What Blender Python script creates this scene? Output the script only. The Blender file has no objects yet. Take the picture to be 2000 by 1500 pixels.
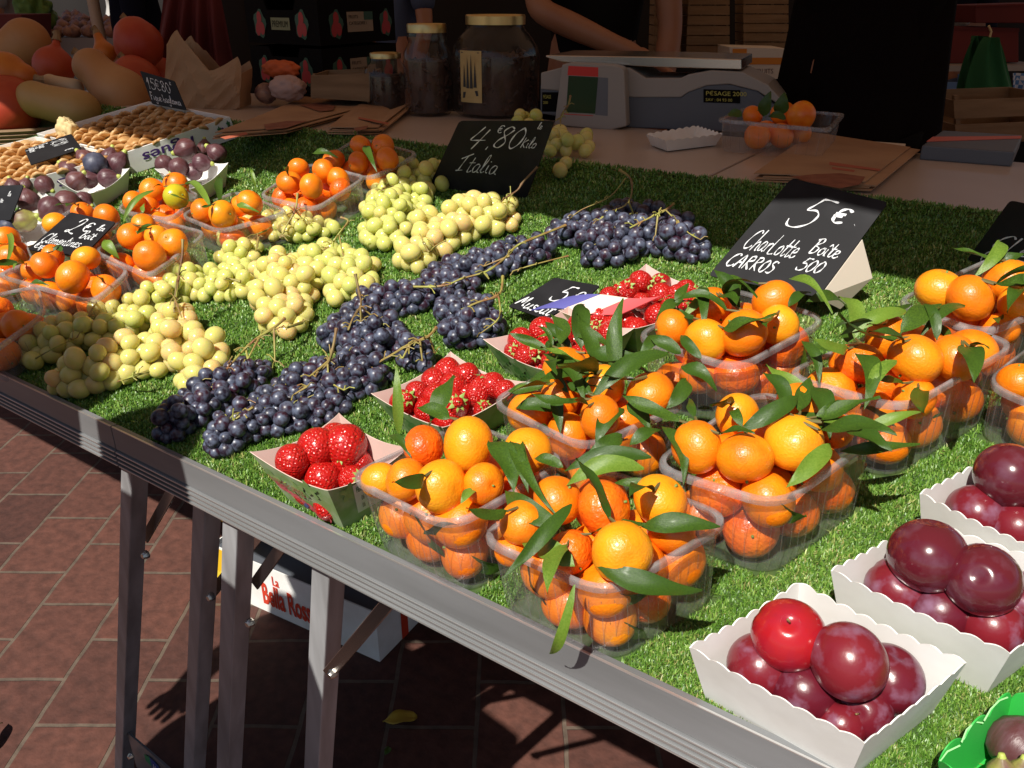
import bpy, bmesh, math, random
import numpy as np
from mathutils import Vector, Matrix
random.seed(7); rng = np.random.default_rng(7)
S = bpy.context.scene
COL = S.collection
rad = math.radians

# ------------------------------------------------------------------ camera
CAMZ = 1.62
FPX = 1600.0                                    # focal length for a 2000 px wide picture
_vp = np.array([-1530 - 1000.0, -750.0, FPX]); _X = -_vp / np.linalg.norm(_vp)
_p = math.atan(750 / FPX); _Up = np.array([0, -math.cos(_p), -math.sin(_p)])
RM = np.stack([_X, np.cross(_Up, _X), _Up])     # picture axes -> world axes
cam = bpy.data.cameras.new('camera'); cam.sensor_width = 36; cam.lens = 36 * FPX / 2000
cam.clip_end = 200; cam.clip_start = .02
camo = bpy.data.objects.new('camera', cam); COL.objects.link(camo)
m = Matrix(((RM[0, 0], -RM[0, 1], -RM[0, 2], 0), (RM[1, 0], -RM[1, 1], -RM[1, 2], 0),
            (RM[2, 0], -RM[2, 1], -RM[2, 2], CAMZ), (0, 0, 0, 1)))
camo.matrix_world = m
S.camera = camo

# ------------------------------------------------------------------ light
SUN_EL, SUN_DX, SUN_DY = rad(52), -.10, 1.0     # the light travels along (dx, dy) and down
w = bpy.data.worlds.new('World'); S.world = w; w.use_nodes = True
nt = w.node_tree; bg = nt.nodes['Background']
sky = nt.nodes.new('ShaderNodeTexSky'); sky.sky_type = 'NISHITA'; sky.sun_disc = False
sky.sun_elevation = SUN_EL; sky.sun_rotation = math.atan2(-SUN_DX, -SUN_DY)
nt.links.new(sky.outputs[0], bg.inputs[0]); bg.inputs[1].default_value = .05
sl = bpy.data.lights.new('sun', 'SUN'); sl.energy = 5.0; sl.angle = rad(.55); sl.color = (1, .95, .86)
so = bpy.data.objects.new('sun', sl); COL.objects.link(so); so.location = (0, -3, 5)
_d = Vector((SUN_DX, SUN_DY, 0)).normalized() * math.cos(SUN_EL) + Vector((0, 0, -math.sin(SUN_EL)))
so.rotation_euler = _d.to_track_quat('-Z', 'Y').to_euler()
SD = np.array(_d)
S.view_settings.view_transform = 'Standard'; S.view_settings.look = 'None'
S.view_settings.exposure = 0.30; S.view_settings.gamma = 1
S.render.engine = 'CYCLES'
S.cycles.max_bounces = 10; S.cycles.transparent_max_bounces = 24; S.cycles.caustics_reflective = False
S.cycles.caustics_refractive = False; S.cycles.sample_clamp_indirect = 6; S.cycles.use_denoising = True

# ------------------------------------------------------------------ geometry of the stall
TA = math.tan(rad(11)); TB = CAMZ - .656         # sloped display: z = TA*y + TB
YS, YH = 1.18, 1.512                             # the mat starts to climb, and meets the board
BZ = CAMZ - .31                                  # level board behind
CS = (BZ - TA * YH - TB) / (YH - YS) ** 2
def zs(y):
    z = TA * y + TB
    if y > YS: z += CS * (min(y, YH) - YS) ** 2
    return z if y < YH else BZ
def slope(y): return TA + (2 * CS * (y - YS) if YS < y < YH else 0) if y < YH else 0
C0 = np.array([0, 0, CAMZ])
def ray(px, py): return RM @ np.array([(px - 1000) / FPX, (py - 750) / FPX, 1.0])
def G(px, py, h=0.0):
    "point over the display seen at that place of the photograph, h above the mat"
    r = ray(px, py); lo, hi = .2, 6.0
    f = lambda t: (CAMZ + r[2] * t) - zs(r[1] * t) - h / math.cos(math.atan(slope(r[1] * t)))
    t = lo
    while f(t) > 0 and t < hi: t += .02
    a, b = t - .02, t
    for _ in range(25):
        c = (a + b) / 2
        if f(c) > 0: a = c
        else: b = c
    return C0 + r * a
def F(px, py, z=0.0): r = ray(px, py); return C0 + r * ((z - CAMZ) / r[2])
def D(px, py, dist): return C0 + ray(px, py) * dist
def atY(px, py, y): r = ray(px, py); return C0 + r * (y / r[1])
def depth(P): return float((RM.T @ (np.array(P) - C0))[2])
def frame(P, rot=0.0, flat=False):
    s = 0 if flat else slope(P[1]); th = math.atan(s)
    return Matrix.Translation(Vector(P)) @ Matrix.Rotation(th, 4, 'X') @ Matrix.Rotation(rot, 4, 'Z')

# ------------------------------------------------------------------ object helpers
def tag(o, label=None, cat=None, group=None, kind=None):
    if label: o['label'] = label
    if cat: o['category'] = cat
    if group: o['group'] = group
    if kind: o['kind'] = kind
    return o
def empty(name, M, label=None, cat=None, group=None):
    o = bpy.data.objects.new(name, None); COL.objects.link(o); o.empty_display_size = .03
    o.matrix_world = M if isinstance(M, Matrix) else Matrix.Translation(Vector(M))
    return tag(o, label, cat, group)
def link(name, me, parent=None, M=None):
    o = bpy.data.objects.new(name, me); COL.objects.link(o)
    if parent: o.parent = parent
    if M is not None:
        if parent: o.matrix_basis = M
        else: o.matrix_world = M
    return o
class MB:
    def __init__(s): s.v = []; s.f = []; s.m = []; s.cur = 0
    def add(s, v, f):
        n = len(s.v); s.v += [tuple(map(float, p)) for p in v]
        s.f += [tuple(i + n for i in q) for q in f]; s.m += [s.cur] * len(f); return s
    def box(s, c, d, M=None, bev=0):
        x, y, z = [k / 2 for k in d]
        v = [(sx * x, sy * y, sz * z) for sx in (-1, 1) for sy in (-1, 1) for sz in (-1, 1)]
        v = [Vector(p) for p in v]
        if M is not None: v = [M @ p for p in v]
        v = [p + Vector(c) for p in v]
        return s.add(v, [(0, 1, 3, 2), (4, 6, 7, 5), (0, 4, 5, 1), (2, 3, 7, 6), (0, 2, 6, 4), (1, 5, 7, 3)])
    def prism(s, poly, z0, z1):
        n = len(poly); v = [(x, y, z0) for x, y in poly] + [(x, y, z1) for x, y in poly]
        return s.add(v, [tuple(range(n))[::-1], tuple(range(n, 2 * n))] + [(i, (i + 1) % n, n + (i + 1) % n, n + i) for i in range(n)])
    def tube(s, pts, r, n=8, cap=True):
        pts = [Vector(p) for p in pts]; rs = r if hasattr(r, '__len__') else [r] * len(pts)
        up = None; rings = []
        for i, p in enumerate(pts):
            t = (pts[min(i + 1, len(pts) - 1)] - pts[max(i - 1, 0)]).normalized()
            if up is None: up = Vector((0, 0, 1)) if abs(t.z) < .9 else Vector((1, 0, 0))
            a = t.cross(up).normalized(); b = a.cross(t); up = b
            rings.append([p + (a * math.cos(2 * math.pi * k / n) + b * math.sin(2 * math.pi * k / n)) * rs[i] for k in range(n)])
        v = [q for g in rings for q in g]; f = []
        for i in range(len(pts) - 1):
            for k in range(n): f.append((i * n + k, i * n + (k + 1) % n, (i + 1) * n + (k + 1) % n, (i + 1) * n + k))
        if cap: f += [tuple(range(n)), tuple(range(len(v) - n, len(v)))[::-1]]
        return s.add(v, f)
    def lathe(s, prof, n=24, M=None, fn=None):
        v = []; f = []
        for r, z in prof:
            for k in range(n):
                a = 2 * math.pi * k / n; p = Vector((r * math.cos(a), r * math.sin(a), z))
                if fn: p = Vector(fn(p, a))
                v.append(M @ p if M is not None else p)
        for i in range(len(prof) - 1):
            for k in range(n): f.append((i * n + k, i * n + (k + 1) % n, (i + 1) * n + (k + 1) % n, (i + 1) * n + k))
        return s.add(v, f)
    def quadgrid(s, P, nu, nv):     # P[i][j] points
        v = [P(i / nu, j / nv) for i in range(nu + 1) for j in range(nv + 1)]
        return s.add(v, [(i * (nv + 1) + j, (i + 1) * (nv + 1) + j, (i + 1) * (nv + 1) + j + 1, i * (nv + 1) + j + 1) for i in range(nu) for j in range(nv)])
    def mesh(s, name, mats, smooth=True, fixn=True):
        me = bpy.data.meshes.new(name); me.from_pydata(s.v, [], s.f)
        for mt in (mats if isinstance(mats, (list, tuple)) else [mats]): me.materials.append(mt)
        if len(me.materials) > 1: me.polygons.foreach_set('material_index', s.m)
        if fixn:
            b = bmesh.new(); b.from_mesh(me); bmesh.ops.recalc_face_normals(b, faces=b.faces); b.to_mesh(me); b.free()
        if smooth:
            me.polygons.foreach_set('use_smooth', [True] * len(me.polygons))
        me.update(); return me
    def build(s, name, mats, parent=None, M=None, smooth=False, bevel=0, solid=0, ang=35):
        o = link(name, s.mesh(name, mats, smooth), parent, M)
        if solid:
            q = o.modifiers.new('s', 'SOLIDIFY'); q.thickness = solid; q.offset = 0
        if bevel:
            q = o.modifiers.new('b', 'BEVEL'); q.width = bevel; q.segments = 2; q.limit_method = 'ANGLE'
        if smooth and ang < 180: 
            try: o.data.set_sharp_from_angle(angle=rad(ang))
            except Exception: pass
        return o
def inv(o, pts):  # world points -> local of object frame matrix
    I = o.matrix_world.inverted() if not isinstance(o, Matrix) else o.inverted()
    return [I @ Vector(p) for p in pts]
def quad_in(q, x, y):
    ins = True; sg = 0
    c = None
    n = len(q); ok = np.ones_like(x, bool); ar = sum(q[i][0] * q[(i + 1) % n][1] - q[(i + 1) % n][0] * q[i][1] for i in range(n))
    s = 1 if ar > 0 else -1
    for i in range(n):
        (x0, y0), (x1, y1) = q[i][:2], q[(i + 1) % n][:2]
        ok &= s * ((x1 - x0) * (y - y0) - (y1 - y0) * (x - x0)) > 0
    return ok
FOOT = []        # footprints that keep the grass blades out

# ------------------------------------------------------------------ materials
def lin(c): return tuple(((k / 255) / 12.92 if k / 255 < .04045 else (((k / 255) + .055) / 1.055) ** 2.4) for k in c)
def mat(name, col=(.5, .5, .5), rough=.5, metal=0, spec=.5, sss=0, sssc=None, var=None, vscale=5, vdet=4, bump=0, bscale=50,
        objvar=None, coat=0, trans=0, alpha=None, vlo=.35, vhi=.65, stretch=None, sheen=0, bdist=.002):
    """col base colour, var second colour mixed by noise, objvar third colour mixed per object"""
    m = bpy.data.materials.new(name); m.use_nodes = True; t = m.node_tree; N = t.nodes; L = t.links
    b = N['Principled BSDF']; b.inputs['Roughness'].default_value = rough; b.inputs['Metallic'].default_value = metal
    b.inputs['Specular IOR Level'].default_value = spec
    if coat: b.inputs['Coat Weight'].default_value = coat; b.inputs['Coat Roughness'].default_value = .15
    if trans: b.inputs['Transmission Weight'].default_value = trans
    if sss:
        b.inputs['Subsurface Weight'].default_value = sss; b.inputs['Subsurface Radius'].default_value = sssc or (.6, .3, .1)
        b.inputs['Subsurface Scale'].default_value = .012
    tc = N.new('ShaderNodeTexCoord'); oi = N.new('ShaderNodeObjectInfo')
    vec = N.new('ShaderNodeVectorMath'); vec.operation = 'ADD'
    L.new(tc.outputs['Object'], vec.inputs[0])
    mm = N.new('ShaderNodeMath'); mm.operation = 'MULTIPLY'; mm.inputs[1].default_value = 37; L.new(oi.outputs['Random'], mm.inputs[0]); L.new(mm.outputs[0], vec.inputs[1])
    src = vec.outputs[0]
    if stretch:
        mp = N.new('ShaderNodeMapping'); mp.inputs['Scale'].default_value = stretch; L.new(src, mp.inputs[0]); src = mp.outputs[0]
    cur = None
    def mix(a, bb, fac):
        x = N.new('ShaderNodeMix'); x.data_type = 'RGBA'
        for s_, v_ in ((6, a), (7, bb)):
            if isinstance(v_, tuple): x.inputs[s_].default_value = (*v_, 1)
            else: L.new(v_, x.inputs[s_])
        if isinstance(fac, (int, float)): x.inputs[0].default_value = fac
        else: L.new(fac, x.inputs[0])
        return x.outputs[2]
    cur = col
    if objvar: cur = mix(cur, objvar, oi.outputs['Random'])
    if var:
        no = N.new('ShaderNodeTexNoise'); no.inputs['Scale'].default_value = vscale; no.inputs['Detail'].default_value = vdet
        L.new(src, no.inputs['Vector']); rp = N.new('ShaderNodeMapRange'); rp.inputs[1].default_value = vlo; rp.inputs[2].default_value = vhi
        L.new(no.outputs[0], rp.inputs[0]); cur = mix(cur, var, rp.outputs[0])
    if isinstance(cur, tuple): b.inputs['Base Color'].default_value = (*cur, 1)
    else: L.new(cur, b.inputs['Base Color'])
    if bump:
        nb = N.new('ShaderNodeTexNoise'); nb.inputs['Scale'].default_value = bscale; nb.inputs['Detail'].default_value = 3; L.new(src, nb.inputs['Vector'])
        bp = N.new('ShaderNodeBump'); bp.inputs['Strength'].default_value = bump; bp.inputs['Distance'].default_value = bdist
        L.new(nb.outputs[0], bp.inputs['Height']); L.new(bp.outputs[0], b.inputs['Normal'])
    m['b'] = 1
    return m
def prin(m): return m.node_tree.nodes['Principled BSDF']

M = {}
M['peel'] = mat('peel', (.88, .215, .004), .38, sss=.12, sssc=(.8, .25, .05), objvar=(.92, .31, .006), var=(.82, .17, .003), vscale=1.8, vdet=6, bump=.65, bscale=22, bdist=.0010, coat=.25)
M['peel_yellow'] = mat('peel_yellow', (.92, .28, .006), .36, sss=.10, sssc=(.8, .3, .05), var=(.92, .38, .010), vscale=1.6, vdet=6, bump=.65, bscale=22, bdist=.0010, coat=.25)
M['peel_green'] = mat('peel_green', (.70, .50, .015), .33, var=(.32, .42, .02), vscale=.7, bump=.5, bscale=17, bdist=.0008, coat=.25)
M['peel_red'] = mat('peel_red', (.84, .10, .005), .33, sss=.1, sssc=(.8, .25, .05), var=(.85, .19, .006), vscale=1.6, bump=1.0, bscale=12, bdist=.0018, coat=.25)
M['calyx'] = mat('calyx', (.16, .24, .04), .6)
M['leaf'] = mat('leaf', (.035, .085, .008), .36, spec=.35, objvar=(.065, .13, .012), var=(.028, .065, .008), vscale=40, vdet=3, bump=.25, bscale=120)
_b = prin(M['leaf']); _b.inputs['Coat Weight'].default_value = .08; _b.inputs['Coat Roughness'].default_value = .25
M['leaf_light'] = mat('leaf_light', (.11, .20, .018), .38, objvar=(.08, .16, .014), var=(.15, .24, .03), vscale=30, bump=.2, bscale=120)
M['twig'] = mat('twig', (.10, .13, .03), .6, var=(.16, .10, .04), vscale=60)
M['white_grape'] = mat('white_grape', (.80, .71, .24), .2, sss=.75, sssc=(.9, .8, .35), objvar=(.86, .71, .28), var=(.75, .71, .22), vscale=2.5, vdet=3, coat=.2)
M['green_grape'] = mat('green_grape', (.69, .72, .22), .2, sss=.75, sssc=(.8, .9, .35), objvar=(.80, .75, .26), var=(.64, .68, .19), vscale=2.5, vdet=3, coat=.2)
M['pink_grape'] = mat('pink_grape', (.88, .64, .25), .22, sss=.75, sssc=(.9, .6, .3), objvar=(.88, .72, .26), var=(.84, .60, .26), vscale=2, vdet=3, coat=.2)
for k in ('white_grape', 'green_grape', 'pink_grape'):
    prin(M[k]).inputs['Subsurface Scale'].default_value = .016; prin(M[k]).inputs['Transmission Weight'].default_value = .20; prin(M[k]).inputs['IOR'].default_value = 1.36
    prin(M[k]).inputs['Roughness'].default_value = .24
M['black_grape'] = mat('black_grape', (.011, .009, .020), .36, objvar=(.035, .009, .020), var=(.105, .125, .185), vscale=2.8, vdet=7, vlo=.40, vhi=.64)
M['rachis'] = mat('rachis', (.36, .38, .08), .6, var=(.26, .12, .05), vscale=30)
M['rachis_brown'] = mat('rachis_brown', (.16, .075, .035), .7, var=(.30, .24, .08), vscale=25)
M['white_card'] = mat('white_card', (.86, .86, .84), .55, var=(.76, .75, .71), vscale=12, bump=.35, bscale=14, bdist=.004)
M['pink_card'] = mat('pink_card', (.72, .56, .50), .6, var=(.66, .48, .42), vscale=8)
M['kraft'] = mat('kraft', (.42, .25, .13), .75, var=(.34, .19, .10), vscale=8, bump=.15, bscale=30)
M['kraft_print'] = mat('kraft_print', (.20, .06, .03), .75, var=(.28, .10, .05), vscale=40)
M['kraft_red'] = mat('kraft_red', (.40, .10, .05), .75)
M['alu'] = mat('alu', (.26, .266, .276), .38, metal=.3, var=(.20, .205, .21), vscale=22, stretch=(.15, 1, 1), bump=.15, bscale=60)
M['alu_highlight'] = mat('alu_highlight', (.80, .79, .78), .3, metal=.8)  # pale tone for the highlight lines painted along the rail
M['steel'] = mat('steel', (.55, .53, .50), .25, metal=1)
M['board'] = mat('board', (.56, .46, .38), .28, var=(.50, .40, .32), vscale=3, bump=.05, bscale=15)
M['chalkboard'] = mat('chalkboard', (.010, .010, .012), .6, spec=.2, var=(.030, .030, .034), vscale=9, vdet=6, vlo=.5, vhi=.9)
M['chalk'] = mat('chalk', (.78, .80, .82), .8, var=(.6, .62, .64), vscale=200)
M['chalk_faint'] = mat('chalk_faint', (.10, .10, .11), .8)
M['pumpkin_red'] = mat('pumpkin_red', (.40, .040, .016), .5, var=(.48, .075, .02), vscale=8, bump=.2, bscale=40)
M['pumpkin_orange'] = mat('pumpkin_orange', (.60, .20, .02), .45, var=(.48, .12, .015), vscale=10, bump=.2, bscale=30)
M['squash_tan'] = mat('squash_tan', (.42, .19, .065), .55, var=(.48, .25, .10), vscale=6, bump=.1, bscale=40)
M['squash_pale'] = mat('squash_pale', (.62, .48, .30), .5)
M['squash_olive'] = mat('squash_olive', (.44, .26, .085), .5, var=(.34, .22, .06), vscale=7)
M['stalk'] = mat('stalk', (.22, .14, .07), .8, var=(.30, .20, .10), vscale=40)
M['dried_fig'] = mat('dried_fig', (.56, .33, .13), .42, objvar=(.68, .46, .22), var=(.42, .21, .07), vscale=1.6, bump=.5, bscale=8)
M['black'] = mat('black', (.005, .004, .004), .8, spec=.1)
M['dark_navy'] = mat('dark_navy', (.006, .007, .018), .9, spec=.1)
M['apron_black'] = mat('apron_black', (.006, .004, .004), .9, spec=.05, bump=.3, bscale=300)
M['skin'] = mat('skin', (.38, .17, .09), .5, sss=.1, var=(.34, .14, .07), vscale=8)
M['brass'] = mat('brass', (.62, .46, .20), .32, metal=.9)
M['scale_white'] = mat('scale_white', (.32, .29, .26), .5)
M['scale_grey'] = mat('scale_grey', (.10, .11, .13), .5)
M['screen'] = mat('screen', (.025, .06, .03), .15)
M['key_grey'] = mat('key_grey', (.14, .15, .17), .4)
M['red'] = mat('red', (.60, .03, .02), .5)
M['dark_red'] = mat('dark_red', (.13, .012, .010), .8, var=(.09, .008, .008), vscale=3)
M['green_card'] = mat('green_card', (.030, .42, .055), .45, var=(.035, .45, .07), vscale=6)
M['green_edge'] = mat('green_edge', (.40, .80, .35), .5)
M['green_cloth'] = mat('green_cloth', (.015, .11, .035), .9, bump=.3, bscale=15)
M['wood'] = mat('wood', (.26, .16, .08), .7, var=(.19, .11, .05), vscale=6, stretch=(1, 1, 8), bump=.2, bscale=60)
M['yellow'] = mat('yellow', (.80, .48, .02), .5)
M['orange_print'] = mat('orange_print', (.70, .24, .02), .6)
M['red_print'] = mat('red_print', (.62, .05, .02), .6)
M['purple_ink'] = mat('purple_ink', (.06, .018, .16), .6)
M['dark_green_ink'] = mat('dark_green_ink', (.03, .13, .04), .6)
M['blue_ink'] = mat('blue_ink', (.10, .10, .36), .6)
M['flag_red'] = mat('flag_red', (.62, .09, .10), .6)
M['flag_white'] = mat('flag_white', (.74, .66, .55), .6)
M['dark_ink'] = mat('dark_ink', (.03, .03, .03), .6)
M['gold_label'] = mat('gold_label', (.55, .40, .16), .6, var=(.48, .33, .12), vscale=30)
M['dried_bits'] = mat('dried_bits', (.06, .03, .02), .6, objvar=(.08, .04, .025), var=(.11, .055, .035), vscale=60, bump=.5, bscale=90)
M['straw'] = mat('straw', (.62, .48, .24), .7)
M['blue_plastic'] = mat('blue_plastic', (.10, .22, .48), .5)
M['grey_tarp'] = mat('grey_tarp', (.45, .44, .42), .8, bump=.4, bscale=6)
M['pole'] = mat('pole', (.42, .32, .24), .6)
M['onion'] = mat('onion', (.30, .14, .10), .5, objvar=(.08, .04, .05), var=(.36, .20, .13), vscale=3)
M['jeans'] = mat('jeans', (.05, .07, .13), .8)
M['shirt_grey'] = mat('shirt_grey', (.30, .30, .32), .8)

# strawberry skin with seeds
def strawberry_mat():
    m = mat('strawberry_skin', (.72, .018, .012), .28, sss=.12, sssc=(.8, .1, .05), coat=.35)
    t = m.node_tree; N = t.nodes; L = t.links; b = prin(m)
    tc = N.new('ShaderNodeTexCoord'); vo = N.new('ShaderNodeTexVoronoi'); vo.inputs['Scale'].default_value = 13; vo.inputs['Randomness'].default_value = .55
    L.new(tc.outputs['Object'], vo.inputs['Vector'])
    r1 = N.new('ShaderNodeMapRange'); r1.inputs[1].default_value = .10; r1.inputs[2].default_value = .16; L.new(vo.outputs['Distance'], r1.inputs[0])
    mx = N.new('ShaderNodeMix'); mx.data_type = 'RGBA'; mx.inputs[6].default_value = (.62, .19, .05, 1); mx.inputs[7].default_value = (.47, .010, .008, 1)
    L.new(r1.outputs[0], mx.inputs[0])
    g = N.new('ShaderNodeSeparateXYZ'); L.new(tc.outputs['Object'], g.inputs[0])
    L.new(mx.outputs[2], b.inputs['Base Color'])
    r2 = N.new('ShaderNodeMapRange'); r2.inputs[1].default_value = .0; r2.inputs[2].default_value = .6; L.new(vo.outputs['Distance'], r2.inputs[0])
    bp = N.new('ShaderNodeBump'); bp.inputs['Strength'].default_value = .9; bp.inputs['Distance'].default_value = .0016
    L.new(r2.outputs[0], bp.inputs['Height']); L.new(bp.outputs[0], b.inputs['Normal'])
    return m
M['strawberry'] = strawberry_mat()
M['sepal'] = mat('sepal', (.22, .36, .06), .55, objvar=(.30, .42, .10))
M['plum'] = mat('plum', (.19, .012, .020), .3, objvar=(.11, .008, .018), var=(.27, .15, .23), vscale=3.0, vdet=10, vlo=.50, vhi=.80, coat=.2, bump=.15, bscale=8)
M['plum_red'] = mat('plum_red', (.40, .010, .014), .2, var=(.30, .012, .03), vscale=2.5, vdet=8, vlo=.4, vhi=.8, coat=.4, bump=.15, bscale=6)
M['plum_dark'] = mat('plum_dark', (.10, .010, .018), .16, var=(.16, .07, .10), vscale=3.2, vdet=6, vlo=.5, vhi=.9, coat=.5)
M['fig'] = mat('fig', (.075, .024, .032), .42, objvar=(.13, .045, .04), var=(.15, .085, .10), vscale=2.2, vdet=5, vlo=.42, vhi=.8, stretch=(3, 3, .6), bump=.3, bscale=6)
M['fig_green'] = mat('fig_green', (.27, .27, .06), .5, var=(.15, .07, .06), vscale=2)
M['fig_blue'] = mat('fig_blue', (.035, .040, .070), .5, var=(.08, .085, .13), vscale=3, bump=.3, bscale=6)
M['paving'] = None

def clear_plastic(name, tint, milk, ribs=0.0):
    m = bpy.data.materials.new(name); m.use_nodes = True; t = m.node_tree; N = t.nodes; L = t.links; N.remove(N['Principled BSDF'])
    out = N['Material Output']; tr = N.new('ShaderNodeBsdfTransparent'); tr.inputs[0].default_value = (*tint, 1)
    gl = N.new('ShaderNodeBsdfGlossy'); gl.inputs['Roughness'].default_value = .12
    df = N.new('ShaderNodeBsdfDiffuse'); df.inputs[0].default_value = (.75, .77, .78, 1)
    tl = N.new('ShaderNodeBsdfTranslucent'); tl.inputs[0].default_value = (.75, .77, .78, 1)
    a = N.new('ShaderNodeMixShader'); a.inputs[0].default_value = .5; L.new(df.outputs[0], a.inputs[1]); L.new(tl.outputs[0], a.inputs[2])
    b = N.new('ShaderNodeMixShader'); L.new(tr.outputs[0], b.inputs[1]); L.new(a.outputs[0], b.inputs[2])
    tc = N.new('ShaderNodeTexCoord'); no = N.new('ShaderNodeTexNoise'); no.inputs['Scale'].default_value = 60
    mp = N.new('ShaderNodeMapping'); mp.inputs['Scale'].default_value = (1, 1, .12); L.new(tc.outputs['Object'], mp.inputs[0]); L.new(mp.outputs[0], no.inputs['Vector'])
    rr = N.new('ShaderNodeMapRange'); rr.inputs[1].default_value = .4; rr.inputs[2].default_value = .8; rr.inputs[3].default_value = milk * .6; rr.inputs[4].default_value = milk * 1.8
    L.new(no.outputs[0], rr.inputs[0]); L.new(rr.outputs[0], b.inputs[0])
    fr = N.new('ShaderNodeMath'); fr.operation = 'MULTIPLY_ADD'; fr.inputs[1].default_value = .55; fr.inputs[2].default_value = .035; lw = N.new('ShaderNodeLayerWeight'); lw.inputs[0].default_value = .25; pw = N.new('ShaderNodeMath'); pw.operation = 'POWER'; pw.inputs[1].default_value = 2.0; L.new(lw.outputs['Facing'], pw.inputs[0]); L.new(pw.outputs[0], fr.inputs[0])
    bp = N.new('ShaderNodeBump'); bp.inputs['Strength'].default_value = .5; bp.inputs['Distance'].default_value = .002; L.new(no.outputs[0], bp.inputs['Height'])
    L.new(bp.outputs[0], gl.inputs['Normal'])
    c = N.new('ShaderNodeMixShader'); L.new(fr.outputs[0], c.inputs[0]); L.new(b.outputs[0], c.inputs[1]); L.new(gl.outputs[0], c.inputs[2])
    L.new(c.outputs[0], out.inputs[0]); return m
M['plastic'] = clear_plastic('clear_plastic', (.96, .96, .97), .11)
M['plastic_rim'] = clear_plastic('plastic_rim', (.90, .90, .92), .28)
M['glass'] = clear_plastic('jar_glass', (.80, .78, .76), .03)
M['bag_film'] = clear_plastic('bag_film', (.75, .72, .70), .35)

def berry_tray_mat():
    m = mat('printed_tray', (.36, .46, .26), .5, var=(.22, .36, .12), vscale=28, vdet=3, vlo=.42, vhi=.58)
    return m
M['printed_green'] = berry_tray_mat()

def awning_mat():
    m = bpy.data.materials.new('awning_fabric'); m.use_nodes = True; t = m.node_tree; N = t.nodes; L = t.links; N.remove(N['Principled BSDF'])
    d = N.new('ShaderNodeBsdfDiffuse'); d.inputs[0].default_value = (.34, .16, .08, 1)
    l = N.new('ShaderNodeBsdfTranslucent'); l.inputs[0].default_value = (.30, .18, .11, 1)
    a = N.new('ShaderNodeMixShader'); a.inputs[0].default_value = .4; L.new(d.outputs[0], a.inputs[1]); L.new(l.outputs[0], a.inputs[2])
    L.new(a.outputs[0], N['Material Output'].inputs[0]); return m
M['awning'] = awning_mat()

def paving_mat():
    m = mat('paving', (.16, .068, .050), .8, bump=0); t = m.node_tree; N = t.nodes; L = t.links; b = prin(m)
    for n in list(N):
        if n.type in ('TEX_COORD',): N.remove(n)
    tc = N.new('ShaderNodeTexCoord'); mp = N.new('ShaderNodeMapping')
    ang = math.atan2(.824, -.567)
    mp.vector_type = 'POINT'; mp.inputs['Rotation'].default_value = (0, 0, -ang); mp.inputs['Location'].default_value = (PAV[0], PAV[1], 0)
    L.new(tc.outputs['Object'], mp.inputs[0])
    nz = N.new('ShaderNodeTexNoise'); nz.inputs['Scale'].default_value = 7; L.new(tc.outputs['Object'], nz.inputs['Vector'])
    ms = N.new('ShaderNodeVectorMath'); ms.operation = 'SCALE'; ms.inputs['Scale'].default_value = .012; L.new(nz.outputs['Color'], ms.inputs[0])
    ad = N.new('ShaderNodeVectorMath'); L.new(mp.outputs[0], ad.inputs[0]); L.new(ms.outputs[0], ad.inputs[1])
    br = N.new('ShaderNodeTexBrick'); br.inputs['Scale'].default_value = 1; br.inputs['Brick Width'].default_value = BL; br.inputs['Row Height'].default_value = BW
    br.inputs['Mortar Size'].default_value = .006; br.inputs['Mortar Smooth'].default_value = .25; br.offset = .5
    br.inputs['Color1'].default_value = (.118, .043, .029, 1); br.inputs['Color2'].default_value = (.070, .025, .018, 1); br.inputs['Mortar'].default_value = (.125, .090, .065, 1)
    L.new(ad.outputs[0], br.inputs['Vector'])
    n2 = N.new('ShaderNodeTexNoise'); n2.inputs['Scale'].default_value = 30; n2.inputs['Detail'].default_value = 8; L.new(tc.outputs['Object'], n2.inputs['Vector'])
    hs = N.new('ShaderNodeMix'); hs.data_type = 'RGBA'; hs.blend_type = 'MULTIPLY'; hs.inputs[0].default_value = .8
    rp = N.new('ShaderNodeMapRange'); rp.inputs[1].default_value = .3; rp.inputs[2].default_value = .7; rp.inputs[3].default_value = .55; rp.inputs[4].default_value = 1.25; L.new(n2.outputs[0], rp.inputs[0])
    L.new(br.outputs['Color'], hs.inputs[6]); L.new(rp.outputs[0], hs.inputs[7]); L.new(hs.outputs[2], b.inputs['Base Color'])
    bp = N.new('ShaderNodeBump'); bp.inputs['Strength'].default_value = .7; bp.inputs['Distance'].default_value = .006
    su = N.new('ShaderNodeMath'); su.operation = 'SUBTRACT'; L.new(n2.outputs[0], su.inputs[0]); L.new(br.outputs['Fac'], su.inputs[1])
    L.new(su.outputs[0], bp.inputs['Height']); L.new(bp.outputs[0], b.inputs['Normal'])
    return m
BL = float(np.linalg.norm(F(176, 1247) - F(244, 1117))); BW = float(np.linalg.norm(F(24, 1247) - F(176, 1247)))
# a joint corner seen at (178,1245): put the brick lattice there
_c = F(176, 1247); _a = math.atan2(.824, -.567)
_rx = math.cos(-_a) * _c[0] - math.sin(-_a) * _c[1]; _ry = math.sin(-_a) * _c[0] + math.cos(-_a) * _c[1]
PAV = (-_rx, -_ry)
M['paving'] = paving_mat()

# ------------------------------------------------------------------ setting: ground
g = MB(); g.add([(-60, -40, 0), (60, -40, 0), (60, 60, 0), (-60, 60, 0)], [(0, 1, 2, 3)])
tag(g.build('ground', M['paving']), kind='structure')
TZ = .38
g = MB(); g.box((0, 20 + 2.2, TZ / 2 + .001), (60, 40, TZ)); tag(g.build('raised_pavement', M['paving']), kind='structure')

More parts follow.
